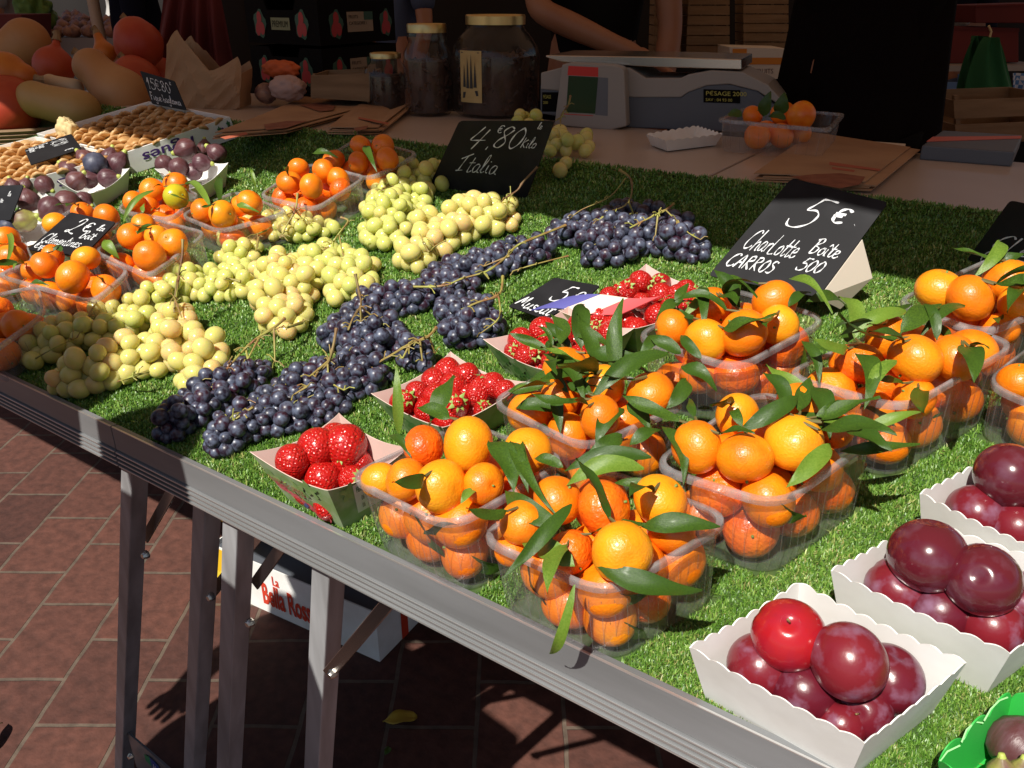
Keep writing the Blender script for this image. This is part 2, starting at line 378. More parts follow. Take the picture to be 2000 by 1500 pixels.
# ------------------------------------------------------------------ text
def font_geo(txt, bold=0.0):
    c = bpy.data.curves.new('t', 'FONT'); c.body = txt; c.resolution_u = 3; c.offset = bold
    o = bpy.data.objects.new('t', c); COL.objects.link(o); bpy.context.view_layer.update()
    me = bpy.data.meshes.new_from_object(o.evaluated_get(bpy.context.evaluated_depsgraph_get()))
    v = [tuple(p.co[:2]) for p in me.vertices]; f = [tuple(p.vertices) for p in me.polygons]
    bpy.data.objects.remove(o); bpy.data.meshes.remove(me); bpy.data.curves.remove(c)
    return v, f
def font_on(mb, txt, fn, x, y, h, squeeze=1.0, flip=False, bold=0.0, shear=0):
    "fn(s,t)->3D, text starts at x,y with cap height h (fn units)"
    v, f = font_geo(txt, bold); wmax = max(p[0] for p in v)
    k = h / .7
    pts = []
    for a, b in v:
        X = (a + shear * b) * k * squeeze; Y = b * k
        if flip: X, Y = wmax * k * squeeze - X, h - Y
        pts.append(fn(x + X, y + Y))
    mb.add(pts, f); return wmax * k * squeeze
# hand-written chalk glyphs: strokes in a box 1 high; (advance, [strokes])
GL = {
 '0': (.62, [[(.3, 1), (.08, .75), (.05, .3), (.25, 0), (.48, .25), (.5, .7), (.3, 1), (.22, .95)]]),
 '1': (.4, [[(.02, .55), (.28, 1.05), (.2, .5), (.14, -.05)]]),
 '2': (.75, [[(.15, .75), (.3, 1), (.5, .95), (.5, .7), (.3, .3), (.1, .05), (.02, .12), (.12, .2), (.35, .05), (.65, .0)]]),
 '4': (.8, [[(.22, 1.05), (.12, .7), (.04, .38), (.3, .36), (.68, .38)], [(.52, .9), (.46, .4), (.40, -.12)]]),
 '5': (.75, [[(.72, 1.0), (.5, 1.01), (.30, 1.0)], [(.31, 1.0), (.25, .78), (.20, .58), (.42, .62), (.60, .48), (.60, .2), (.38, .0), (.12, .02), (.0, .22)]]),
 '8': (.68, [[(.55, .95), (.35, 1.05), (.15, .85), (.3, .6), (.5, .3), (.35, .02), (.1, .12), (.15, .4), (.4, .65), (.58, .9)]]),
 '9': (.62, [[(.5, .85), (.3, 1), (.1, .8), (.2, .58), (.45, .65), (.5, .9), (.42, .4), (.3, -.1)]]),
 ',': (.25, [[(.1, .08), (.04, -.18)]]), '.': (.25, [[(.08, .02), (.12, .06), (.08, .02)]]),
 'E': (.7, [[(.6, .85), (.35, 1), (.12, .8), (.1, .3), (.3, .02), (.6, .12)], [(.0, .6), (.45, .62)], [(.0, .42), (.4, .44)]]),
 'a': (.5, [[(.38, .45), (.2, .52), (.05, .3), (.12, .03), (.3, .1), (.38, .45), (.36, .1), (.5, .03)]]),
 'b': (.48, [[(.1, 1), (.08, .4), (.08, .05), (.3, .02), (.38, .25), (.25, .42), (.1, .35)]]),
 'c': (.42, [[(.36, .42), (.2, .5), (.05, .3), (.1, .05), (.3, .02), (.42, .12)]]),
 'd': (.5, [[(.36, .4), (.2, .5), (.05, .28), (.12, .03), (.32, .12), (.42, 1), (.4, .05), (.5, .03)]]),
 'e': (.42, [[(.05, .25), (.3, .32), (.28, .5), (.12, .48), (.04, .25), (.12, .03), (.3, .03), (.42, .15)]]),
 'é': (.42, [[(.05, .25), (.3, .32), (.28, .5), (.12, .48), (.04, .25), (.12, .03), (.3, .03), (.42, .15)], [(.15, .65), (.32, .8)]]),
 'f': (.35, [[(.35, .95), (.2, 1), (.14, .7), (.1, -.1)], [(.0, .5), (.3, .5)]]),
 'g': (.48, [[(.38, .45), (.2, .5), (.06, .3), (.15, .06), (.35, .15), (.38, .45), (.34, -.3), (.15, -.35), (.1, -.22)]]),
 'h': (.5, [[(.12, 1.1), (.06, .0), (.1, .3), (.28, .48), (.38, .35), (.38, .05), (.48, .05)]]),
 'i': (.26, [[(.08, .48), (.07, .1), (.2, .03)], [(.1, .68), (.12, .72)]]),
 'î': (.26, [[(.08, .48), (.07, .1), (.2, .03)], [(.0, .65), (.12, .8), (.24, .65)]]),
 'l': (.32, [[(.02, .1), (.22, .75), (.2, 1.05), (.1, .9), (.08, .2), (.16, .02), (.3, .1)]]),
 'm': (.72, [[(.06, .48), (.06, .02), (.12, .35), (.24, .48), (.3, .35), (.3, .03), (.38, .38), (.5, .47), (.56, .3), (.56, .05), (.7, .06)]]),
 'n': (.5, [[(.06, .48), (.06, .02), (.12, .35), (.28, .48), (.36, .3), (.36, .05), (.48, .06)]]),
 'o': (.45, [[(.22, .5), (.06, .35), (.08, .08), (.25, .02), (.38, .2), (.34, .42), (.2, .5), (.36, .46)]]),
 'p': (.48, [[(.08, .48), (.05, -.4), (.08, .3), (.28, .48), (.38, .28), (.28, .05), (.1, .08)]]),
 'r': (.38, [[(.06, .48), (.07, .02), (.1, .35), (.25, .5), (.36, .42)]]),
 's': (.4, [[(.32, .45), (.15, .5), (.1, .36), (.3, .2), (.22, .02), (.04, .06)]]),
 't': (.36, [[(.18, .9), (.12, .1), (.25, .02), (.36, .12)], [(.0, .55), (.36, .58)]]),
 'u': (.5, [[(.06, .48), (.06, .1), (.2, .02), (.36, .15), (.38, .48), (.38, .08), (.5, .04)]]),
 'B': (.62, [[(.15, 1), (.1, .0)], [(.0, .9), (.35, 1.05), (.45, .8), (.15, .55), (.48, .4), (.4, .08), (.1, .0)]]),
 'C': (.68, [[(.6, .85), (.42, 1), (.15, .75), (.05, .3), (.2, .02), (.45, .05), (.62, .2)]]),
 'F': (.55, [[(.15, 1), (.05, 0)], [(.12, 1), (.5, .98)], [(.08, .55), (.4, .55)]]),
 'I': (.5, [[(.2, .98), (.1, .5), (.02, .05), (-.1, .02), (.3, .08)], [(-.15, .75), (.45, 1.08)]]),
 'K': (.55, [[(.1, 1), (.05, 0)], [(.45, .8), (.1, .42), (.45, 0)]]),
 'M': (.8, [[(.0, .1), (.15, .95), (.3, .35), (.48, .95), (.55, .3), (.7, .1)]]),
 'A': (.62, [[(.0, .0), (.28, 1), (.5, .0)], [(.08, .4), (.45, .42)]]),
 'R': (.6, [[(.1, .95), (.06, 0)], [(.05, .95), (.35, 1), (.42, .72), (.1, .5), (.48, .0)]]),
 'L': (.5, [[(.1, 1), (.05, .05), (.45, .03)]]),
 'O': (.6, [[(.3, .9), (.08, .6), (.12, .1), (.35, .02), (.5, .4), (.42, .82), (.25, .9)]]),
 'S': (.5, [[(.42, .85), (.2, .95), (.08, .7), (.4, .4), (.3, .05), (.02, .08)]]),
 ' ': (.3, []),
}
def crom(p, n=5):
    p = [np.array(q, float) for q in p]
    if len(p) < 3: return p
    out = []
    P = [p[0]] + p + [p[-1]]
    for i in range(1, len(P) - 2):
        for k in range(n):
            t = k / n
            out.append(.5 * ((2 * P[i]) + (-P[i - 1] + P[i + 1]) * t + (2 * P[i - 1] - 5 * P[i] + 4 * P[i + 1] - P[i + 2]) * t * t + (-P[i - 1] + 3 * P[i] - 3 * P[i + 1] + P[i + 2]) * t ** 3))
    out.append(p[-1]); return out
def hand(mb, txt, fn, x, y, h, wd, asp=1.0, slant=.15, drop=0.0, fit=None):
    "chalk strokes as thin ribbons; fn(s,t)->3D; wd ribbon width in t units; asp = s units per t unit"
    if fit: asp = fit / (sum(GL[c_][0] for c_ in txt) * h)
    cx = x; k = 0
    for ch in txt:
        adv, st = GL[ch]
        for s in st:
            jit = random.uniform(-.02, .02)
            q = crom([(cx + (a + slant * b) * h * asp, y + (b + jit) * h + drop * (cx - x)) for a, b in s])
            L = []; R = []
            for i in range(len(q)):
                d = q[min(i + 1, len(q) - 1)] - q[max(i - 1, 0)]; d = np.array([d[0] / asp, d[1]]); d /= (np.linalg.norm(d) + 1e-9)
                ww = wd * (.75 + .35 * math.sin(i * .9 + k)); nn = np.array([-d[1] * asp, d[0]]) * ww / 2
                L.append(q[i] + nn); R.append(q[i] - nn)
            v = [fn(*p) for p in L] + [fn(*p) for p in R]; n = len(L)
            mb.add(v, [(i, i + 1, n + i + 1, n + i) for i in range(n - 1)]); k += 1
        cx += adv * h * asp
    return cx
def bil(A, B, C_, Dd, off=.0012):
    "A bottom-left B bottom-right C top-right D top-left -> fn(s,t) lifted off the face towards the camera"
    A, B, C_, Dd = [np.array(p, float) for p in (A, B, C_, Dd)]
    n = np.cross(B - A, Dd - A); n /= np.linalg.norm(n)
    if n @ (C0 - A) < 0: n = -n
    return lambda s, t: (A * (1 - s) * (1 - t) + B * s * (1 - t) + C_ * s * t + Dd * (1 - s) * t) + n * off

# ------------------------------------------------------------------ tables
RY = .512                                         # outer face of the rail
JX = float(G(215, 837, .01)[0])
LEGS = []
M['leg_alu'] = mat('leg_alu', (.46, .47, .49), .42, metal=.25, var=(.30, .30, .31), vscale=30, stretch=(1, 1, .12), bump=.1, bscale=60)
def table(x0, x1, legs, label, dz=0.0, gash=False):
    T = empty('market_table', Matrix.Translation((x0, RY, 0)), label, 'table', 'aluminium market tables end to end')
    loc = lambda p: (p[0] - x0, p[1] - RY, p[2])
    zt = zs(RY) + .012 + dz; zb = zt - .036
    ca, sa = math.cos(rad(11)), math.sin(rad(11))
    # rail: lip, flat band, three ridges; cross-section in (y,z)
    prof = [(.045, -.014), (.0095, -.012), (.0095, 0), (.0, 0), (.0, -.036), (.003, -.038)]
    zz = -.038
    for k in range(4):
        prof += [(-.0015, zz - .001), (-.0015, zz - .0032), (.0035, zz - .0045), (.0035, zz - .0072)]; zz -= .0076
    prof += [(.004, zz), (.045, zz)]
    v = []; f = []; n = len(prof)
    for i, xx in enumerate((x0 + .001, x1 - .001)):
        v += [loc((xx, RY + a, zt + b)) for a, b in prof]
    f = [(k, k + 1, n + k + 1, n + k) for k in range(n - 1)] + [tuple(range(n)), tuple(range(n, 2 * n))[::-1]]
    mb = MB(); mb.add(v, f); RL = mb.build('rail', M['alu'], T, bevel=.0006)
    e = MB(); e.box(loc(((x0 + x1) / 2, RY + .0011, zt + .0003)), (x1 - x0 - .004, .0022, .0012))  # bright strips added as highlight lines on lip and ridges
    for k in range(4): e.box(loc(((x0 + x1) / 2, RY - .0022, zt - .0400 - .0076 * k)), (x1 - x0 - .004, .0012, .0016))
    e.build('rail_highlight', M['alu_highlight'], RL)
    # slab following the slope up to the board
    yb = YS + .1
    def Pz(y): return TA * y + TB - .012
    s = MB(); s.add([loc((xx, yy, Pz(yy) - d)) for xx in (x0 + .002, x1 - .002) for yy in (RY + .012, yb) for d in (0, .022)],
                    [(0, 1, 3, 2), (4, 6, 7, 5), (0, 4, 5, 1), (2, 3, 7, 6), (0, 2, 6, 4), (1, 5, 7, 3)])
    s.build('table_top', M['alu'], T)
    for (tx, ty, bx, by, y, wdt) in legs:
        a = atY(tx, ty, y); b = atY(bx, by, y); d = (b - a) / (a[2] - b[2]); b = a + d * a[2]; a = a - d * (zt - .055 - a[2])
        mm = MB(); hw = wdt / 2
        q = lambda p, k: [(p[0] + sx * hw, p[1] + sy * hw, k) for sx, sy in ((-1, -1), (1, -1), (1, 1), (-1, 1))]
        v = [loc(p) for p in q(a, zt - .055) + q(b, .0)]
        mm.add(v, [(0, 1, 2, 3), (4, 7, 6, 5), (0, 4, 5, 1), (1, 5, 6, 2), (2, 6, 7, 3), (3, 7, 4, 0)])
        lo = mm.build('leg', M['leg_alu'], T, bevel=.002); LEGS.append((lo, (tx + bx) / 2))
    return T, loc
tl, loc0 = table(-4.0, JX, [], 'grey aluminium table section left of the rail joint, carrying the pale grapes')
tr, loc1 = table(JX, 1.2, [(263, 945, 243, 1500, .56, .030), (404, 1012, 380, 1500, .575, .030), (466, 1040, 448, 1500, .56, .032), (642, 1125, 622, 1500, .57, .032)],
                 'aluminium table section with four square legs right of the rail joint')
# struts, bolts, cross plate (parts of the right table)
def bar(name, p0, p1, w_, t_, m_, T, loc):
    a, b = Vector(loc(p0)), Vector(loc(p1)); d = b - a; q = d.to_track_quat('Z', 'Y').to_matrix().to_4x4()
    mb = MB(); mb.box((0, 0, 0), (t_, w_, d.length)); o = mb.build(name, m_, T, Matrix.Translation((a + b) / 2) @ q, bevel=.001); return o
for (a, b, y) in (((352, 930), (283, 1052), .585), ((565, 975), (408, 1165), .60), ((604, 992), (497, 1142), .585), ((830, 1092), (640, 1318), .55)):
    bar('strut', atY(*a, y), atY(*b, y), .018, .004, M['steel'], tr, loc1)
for (bx, by, y) in ((282, 1085, .54), (410, 1167, .553), (486, 1218, .54), (647, 1318, .545), (254, 1478, .54)):
    p = Vector(loc1(atY(bx, by, y))); mb = MB(); mb.lathe([(0, -.006), (.007, -.006), (.007, -.001), (.004, .004), (0, .004)], 8, Matrix.Rotation(rad(90), 4, 'X')); mb.build('bolt', M['steel'], min(LEGS, key=lambda q: abs(q[1] - bx))[0], Matrix.Translation(p), smooth=True)
pa, pb = atY(250, 1430, .556), atY(400, 1560, .556); pc = pb + np.array([0, 0, -.10]); pd = pa + np.array([0, 0, -.10])
mb = MB(); mb.add([loc1(p) for p in (pa, pb, pc, pd)], [(0, 1, 2, 3)]); mb.build('cross_plate', M['alu'], tr, solid=.004)
fnp = bil(pd, pc, pb, pa, .004)
mb = MB(); mb.cur = 0; mb.add([loc1(fnp(s, t)) for s, t in ((.22, .62), (.30, .58), (.30, .86), (.22, .82))], [(0, 1, 2, 3)])
mb.cur = 1; mb.add([loc1(fnp(s, t)) for s, t in ((.30, .56), (.42, .45), (.42, .84), (.30, .88))], [(0, 1, 2, 3)])
mb.cur = 2; font_on(mb, 'AL', lambda s, t: loc1(fnp(s, t) + np.array([0, -.0006, 0])), .32, .58, .17, squeeze=.25)
mb.build('logo', [mat('logo_green', (.0, .25, .10), .5), mat('logo_blue', (.01, .06, .30), .5), M['white_card']], tr)

# level board behind, two panels with a gap
bmat = M['board']
seam_f = F(1430, 320, BZ); seam_b = F(1508, 283, BZ)
BY0, BY1 = YH + .004, 2.06
sxf, sxb = F(1385, 345, BZ)[0], F(1508, 283, BZ)[0]
for nm, lab, poly in (('display_board', 'cream board under the jars and scale, left of the seam', [(-3.2, BY0), (sxf - .004, BY0), (sxb - .004, BY1), (-3.2, BY1)]),
                      ('display_board', 'cream board under the brown paper bags, right of the seam', [(sxf + .004, BY0), (1.4, BY0), (1.4, BY1), (sxb + .004, BY1)])):
    mb = MB(); mb.prism(poly, BZ - .02, BZ); tag(mb.build(nm, bmat, bevel=.002), lab, 'board', 'boards behind the turf')
for xx in (-3.0, -1.2, .6):
    T = empty('trestle', Matrix.Translation((xx, 1.75, 0)), 'grey steel trestle holding up the cream board %s' % {-3.0: 'at its left end', -1.2: 'behind the grapes', .6: 'at its right end'}[xx], 'trestle', 'trestles under the board')
    for sy in (-.2, .2):
        mb = MB(); mb.tube([(-.12, sy, 0), (0, sy * .3, BZ - .03)], .012); mb.tube([(.12, sy, 0), (0, sy * .3, BZ - .03)], .012); mb.build('leg_pair', M['steel'], T)
    mb = MB(); mb.box((0, 0, BZ - .0355), (.04, .44, .03)); mb.build('beam', M['steel'], T)

# ------------------------------------------------------------------ boxes under the table
def carton(A, Bp, hgt, dep, label, front=True, grp='fruit cartons under the table'):
    "A,B: bottom corners of the front face (world), box runs away behind it"
    A, Bp = np.array(A), np.array(Bp); u = (Bp - A); L = np.linalg.norm(u); ang = math.atan2(u[1], u[0])
    T = empty('fruit_carton', Matrix.Translation(Vector(A)) @ Matrix.Rotation(ang, 4, 'Z'), label, 'carton', grp)
    t = .004; mb = MB()
    mb.box((L / 2, t / 2, hgt / 2), (L, t, hgt)); mb.box((L / 2, dep - t / 2, hgt / 2), (L, t, hgt))
    mb.box((t / 2, dep / 2, hgt / 2), (t, dep - 2 * t, hgt)); mb.box((L - t / 2, dep / 2, hgt / 2), (t, dep - 2 * t, hgt))
    mb.box((L / 2, dep / 2, t / 2), (L - 2 * t, dep - 2 * t, t)); mb.build('box', M['white_card'], T)
    mb = MB(); mb.box((L / 2, dep / 2, hgt - .018), (L - 2 * t - .001, dep - 2 * t - .001, .004)); mb.build('shade_sheet', M['scale_grey'], T)  # dark sheet added to stand for the shade inside the open box
    return T, L
A = F(425, 1150, .13); Bq = F(742, 1293, .13)
A = F(428, 1152); Bq = F(742, 1293)
T, L = carton(A, Bq, .168, .36, 'white La Bella fruit carton with red lettering on the floor under the table')
mb = MB(); e = -.0015
mb.cur = 0; mb.add([(.0, e, .004), (.075, e, .004), (.075, e, .164), (.0, e, .164)], [(0, 1, 2, 3)])
mb.cur = 1; mb.add([(.075, e, .0), (.102, e, .0), (.102, e, .168), (.075, e, .168)], [(0, 1, 2, 3)])
for k in range(6):
    mb.cur = 3; c = (.012 + .02 * (k % 3), .03 + .035 * (k // 3)); mb.add([(c[0] + .014 * math.cos(a), e - .0006 - .0002 * k, c[1] + .02 * math.sin(a)) for a in np.linspace(0, 2 * math.pi, 14)[:-1]], [tuple(range(13))])
mb.cur = 1; fn = lambda s, t: (s, e - .0008, t)
font_on(mb, 'La', fn, .238, .114, .032, .62, bold=.02); font_on(mb, 'Bella Rossa', fn, .190, .034, .074, .43, bold=.03)
fn2 = lambda s, t: (.095 - t, e - .0012, .02 + s)
mb.cur = 2; font_on(mb, 'BELLA', fn2, .0, .0, .013, .9)
fr = lambda s, t: (L + .0015, s, t)
mb.cur = 1; mb.add([fr(.10, 0), fr(.13, 0), fr(.13, .168), fr(.10, .168)], [(0, 1, 2, 3)])
font_on(mb, 'Bella', lambda s, t: (L + .0022, s, t), .16, .035, .05, .7, bold=.03)
mb.build('print', [M['yellow'], M['red_print'], M['white_card'], mat('yellow_blob', (.85, .60, .05), .5)], T)
A2 = F(400, 1085, .15); A2[2] = .1355
d = (Bq - A) / np.linalg.norm(Bq - A); nrm = np.array([-d[1], d[0], 0])
A2 = A + nrm * .10 - d * .12; A2[2] = .169
T, L = carton(A2, A2 + d * .38, .12, .30, 'white carton with yellow print stacked on the back of the La Bella carton')
mb = MB(); mb.cur = 0; mb.add([(.02, e, .0), (.25, e, .0), (.25, e, .07), (.02, e, .07)], [(0, 1, 2, 3)])
mb.cur = 1; font_on(mb, 'MELONS', lambda s, t: (s, e - .0006, t), .04, .085, .022, 1)
mb.build('print', [M['yellow'], M['dark_ink']], T)
# fallen leaves on the floor
def leafmesh(name, B, T_, wd, up, arch=.15, fold=.35, curl=0.0, mats=None, n=10):
    B, T_ = Vector(B), Vector(T_); ax = (T_ - B); L = ax.length; a = ax.normalized()
    up = Vector(up); up = (up - a * up.dot(a)).normalized(); sd = a.cross(up)
    v = []; f = []; bend = random.uniform(-.13, .13) * L; arch += random.uniform(-.05, .07); tipd = random.uniform(-.16, .05) * L
    for i in range(n + 1):
        t = i / n; c = B + ax * t + up * (arch * L * 4 * t * (1 - t)) + sd * (bend * 4 * t * (1 - t)) + up * (tipd * max(0, t - .7) ** 2 * 6)
        wv = wd / 2 * (math.sin(math.pi * min(1, t ** .85)) ** .8) * (1 - .25 * t) if 0 < t < 1 else wd * .012
        tw = curl * (t - .3)
        s2 = sd * math.cos(tw) + up * math.sin(tw); u2 = up * math.cos(tw) - sd * math.sin(tw)
        for j, q in enumerate((-1, -.55, 0, .55, 1)):
            wave = .09 * wd * math.sin(t * 9 + q * 2)
            v.append(c + s2 * (q * wv) + u2 * (fold * abs(q) ** 1.3 * wv + wave * abs(q)))
    for i in range(n):
        for j in range(4): f.append((i * 5 + j, i * 5 + j + 1, (i + 1) * 5 + j + 1, (i + 1) * 5 + j))
    mb = MB(); mb.add(v, f); return mb
fl = leafmesh('x', F(815, 1403) + [0, 0, .006], F(748, 1412) + [0, 0, .006], .05, (0, 0, 1), .1, .3)
tag(fl.build('fallen_leaf', mat('yellow_leaf', (.45, .30, .03), .6), smooth=True, solid=.0005), 'yellow heart shaped leaf lying on the dark paving', 'leaf')
fl = leafmesh('x', F(760, 1462) + [0, 0, .006], F(752, 1478) + [0, 0, .006], .02, (0, 0, 1), .1, .3)
tag(fl.build('fallen_leaf', M['leaf'], smooth=True, solid=.0005), 'small green leaf lying in shade below the yellow leaf', 'leaf')
fl = leafmesh('x', F(-10, 1470) + [0, 0, .006], F(8, 1420) + [0, 0, .02], .03, (0, 0, 1), .2, .3)
tag(fl.build('fallen_leaf', M['leaf_light'], smooth=True, solid=.0005), 'bright green leaf on the paving at the left photo edge', 'leaf')

# ------------------------------------------------------------------ basic fruit meshes
def sphere_mesh(name, mat_, ru=.5, rv=.5, seg=28, rings=18, fn=None):
    mb = MB(); v = [(0, 0, -rv)]; 
    for i in range(1, rings):
        th = math.pi * i / rings
        for k in range(seg):
            a = 2 * math.pi * k / seg; v.append((ru * math.sin(th) * math.cos(a), ru * math.sin(th) * math.sin(a), -rv * math.cos(th)))
    v.append((0, 0, rv))
    if fn: v = [fn(*p) for p in v]
    f = [(0, 1 + (k + 1) % seg, 1 + k) for k in range(seg)]
    for i in range(rings - 2):
        for k in range(seg): f.append((1 + i * seg + k, 1 + i * seg + (k + 1) % seg, 1 + (i + 1) * seg + (k + 1) % seg, 1 + (i + 1) * seg + k))
    b0 = 1 + (rings - 2) * seg; f += [(b0 + k, b0 + (k + 1) % seg, len(v) - 1) for k in range(seg)]
    mb.add(v, f); return mb.mesh(name, mat_, True)
def clem_fn(x, y, z):
    r = math.hypot(x, y); a = math.atan2(y, x)
    z2 = z * .88; 
    if z > 0: z2 -= .05 * math.exp(-(r / .10) ** 2)
    else: z2 += .035 * math.exp(-(r / .10) ** 2)
    k = 1 + .012 * math.sin(3 * a + 1) + .008 * math.sin(5 * a)
    return (x * k, y * k, z2)
CLEM = {k: sphere_mesh('clementine', M[k], fn=clem_fn) for k in ('peel', 'peel_yellow', 'peel_green', 'peel_red')}
cm = MB()
for k in range(5):
    a = 2 * math.pi * k / 5; cm.add([(.02 * math.cos(a - .6), .02 * math.sin(a - .6), .0), (.085 * math.cos(a), .085 * math.sin(a), .004), (.02 * math.cos(a + .6), .02 * math.sin(a + .6), .0), (0, 0, .02)], [(0, 1, 2, 3)])
cm.lathe([(.028, -.01), (.024, .05), (0, .055)], 8)
CALYX = cm.mesh('calyx', M['calyx'])
def rand_rot():
    q = rng.normal(size=4); q /= np.linalg.norm(q)
    from mathutils import Quaternion
    return Quaternion(q).to_matrix().to_4x4()
def clementine(P, Dm, label, group, kind='peel', R_=None, calyx=True):
    if R_ is None:
        R_ = rand_rot()
    Mx = Matrix.Translation(Vector(P)) @ R_ @ Matrix.Scale(Dm, 4)
    o = link('clementine', CLEM[kind], None, Mx); tag(o, label, 'clementine', group)
    if calyx:
        c = link('calyx', CALYX, o, Matrix.Translation((0, 0, .392)))
    return o

# ------------------------------------------------------------------ containers
def poly_round(P, r, k=6):
    out = []; n = len(P)
    for i in range(n):
        a, b, c = [np.array(P[j % n], float) for j in (i - 1, i, i + 1)]
        u = (a - b); w_ = (c - b); rr_ = min(r, np.linalg.norm(u) * .45, np.linalg.norm(w_) * .45)
        p0 = b + u / np.linalg.norm(u) * rr_; p1 = b + w_ / np.linalg.norm(w_) * rr_
        for j in range(k + 1):
            t = j / k; out.append((1 - t) ** 2 * p0 + 2 * t * (1 - t) * b + t * t * p1)
    return out
def container_frame(px, h, flat=None):
    W = [G(x, y, h) if flat is None else F(x, y, flat + h) for x, y in px]
    c = np.mean(W, axis=0); base = c.copy()
    if flat is None:
        th = math.atan(slope(c[1])); base = c - h * np.array([0, -math.sin(th), math.cos(th)])
    else: base[2] = flat
    Fm = frame(base, 0, flat is not None)
    L = inv(Fm, W); return Fm, [(p.x, p.y) for p in L]
def punnet(px, h, label, r=.030, taper=.94, flat=None, group='clear plastic punnets of clementines', grow=1.06):
    Fm, Q = container_frame(px, h, flat); cx = np.mean(Q, axis=0)
    Q = [tuple(cx + (np.array(q) - cx) * grow) for q in Q]
    T = empty('plastic_punnet', Fm, label, 'punnet', group)
    ring = poly_round(Q, r); n = len(ring); mb = MB()
    lev = [(1.0, h), (.985, h - .008), (taper + (1 - taper) * .5, h * .5), (taper, .012), (taper - .03, .006)]
    v = []
    for s, z in lev: v += [(*(cx + (p - cx) * s), z) for p in ring]
    f = [(i * n + k, i * n + (k + 1) % n, (i + 1) * n + (k + 1) % n, (i + 1) * n + k) for i in range(len(lev) - 1) for k in range(n)]
    f.append(tuple(range((len(lev) - 1) * n, len(lev) * n)))
    mb.add(v, f); mb.build('tub', M['plastic'], T, smooth=True)
    rb = MB()
    per = [np.linalg.norm(ring[(k + 1) % n] - ring[k]) for k in range(n)]; tot = sum(per); m_ = 44
    for j in range(m_):
        s = tot * j / m_; k = 0
        while s > per[k]: s -= per[k]; k += 1
        p = ring[k] + (ring[(k + 1) % n] - ring[k]) * (s / per[k])
        a = cx + (p - cx) * .978; b = cx + (p - cx) * (taper + .006)
        rb.tube([(a[0], a[1], h - .022), (b[0], b[1], .014)], .00055, 3, False)
    rb.build('ribs', M['plastic'], T)
    rm = MB(); vv = []
    for s, z in ((.965, h - .003), (.972, h + .0006), (1.035, h + .0006), (1.045, h - .002), (1.042, h - .007), (1.034, h - .002), (.975, h - .0012)): vv += [(*(cx + (p - cx) * s), z) for p in ring]
    ff = [(i * n + k, i * n + (k + 1) % n, (i + 1) * n + (k + 1) % n, (i + 1) * n + k) for i in range(6) for k in range(n)]
    rm.add(vv, ff); rm.build('rim', M['plastic_rim'], T, smooth=True)
    if flat is None:
        FOOT.append([tuple((Fm @ Vector((*(cx + (np.array(q) - cx) * taper), 0)))[:2]) for q in Q])
    return T, Fm, Q, cx, h, taper
def clampin(ct, P, rad_, k=.9):
    "keep a fruit inside the walls of its container"
    T, Fm, Q, cx, h, taper = ct; p = np.array(Fm.inverted() @ Vector(P))
    z = min(max(p[2], 0), h); over = max(0, p[2] - h)
    k2 = k * math.sqrt(max(0.05, 1 - (over / rad_) ** 2)) if over < rad_ else .2
    if over > 0: k2 = min(k2, .62)
    s = taper + (1 - taper) * max(0, z - rad_ * (.35 if over == 0 else 0)) / h
    PQ = [cx + (np.array(q) - cx) * s for q in Q]
    ar = sum(PQ[i][0] * PQ[(i + 1) % 4][1] - PQ[(i + 1) % 4][0] * PQ[i][1] for i in range(4)); sg = 1 if ar > 0 else -1
    for _ in range(3):
        for i in range(4):
            e_ = PQ[(i + 1) % 4] - PQ[i]; nn = np.array([-e_[1], e_[0]]) * sg / np.linalg.norm(e_)
            dd = (p[:2] - PQ[i]) @ nn
            if dd < rad_ * k2: p[:2] += nn * (rad_ * k2 - dd)
    p[2] = max(p[2], rad_ * .9 + .004)
    return np.array(Fm @ Vector(p))
def leaf_part(parent, B, T_, wd, up=None, arch=.12, fold=.3, curl=0.0, m_='leaf'):
    if up is None:
        vw = C0 - (np.array(B) + np.array(T_)) / 2; vw /= np.linalg.norm(vw); up = vw * .8 + np.array([0, -.1, .8])
    I = parent.matrix_world.inverted()
    mb = leafmesh('leaf', B, T_, wd, up, arch, fold, curl)
    mb.v = [tuple(I @ Vector(p)) for p in mb.v]
    return mb.build('leaf', M[m_], parent, smooth=True, ang=180)
def ordinal(i, n):
    if n == 1: return 'single'
    if i == 0: return 'leftmost'
    if i == n - 1: return 'rightmost'
    return ['', 'second', 'third', 'fourth', 'fifth', 'sixth', 'seventh', 'eighth', 'ninth', 'tenth'][i]
ALLTOP = []
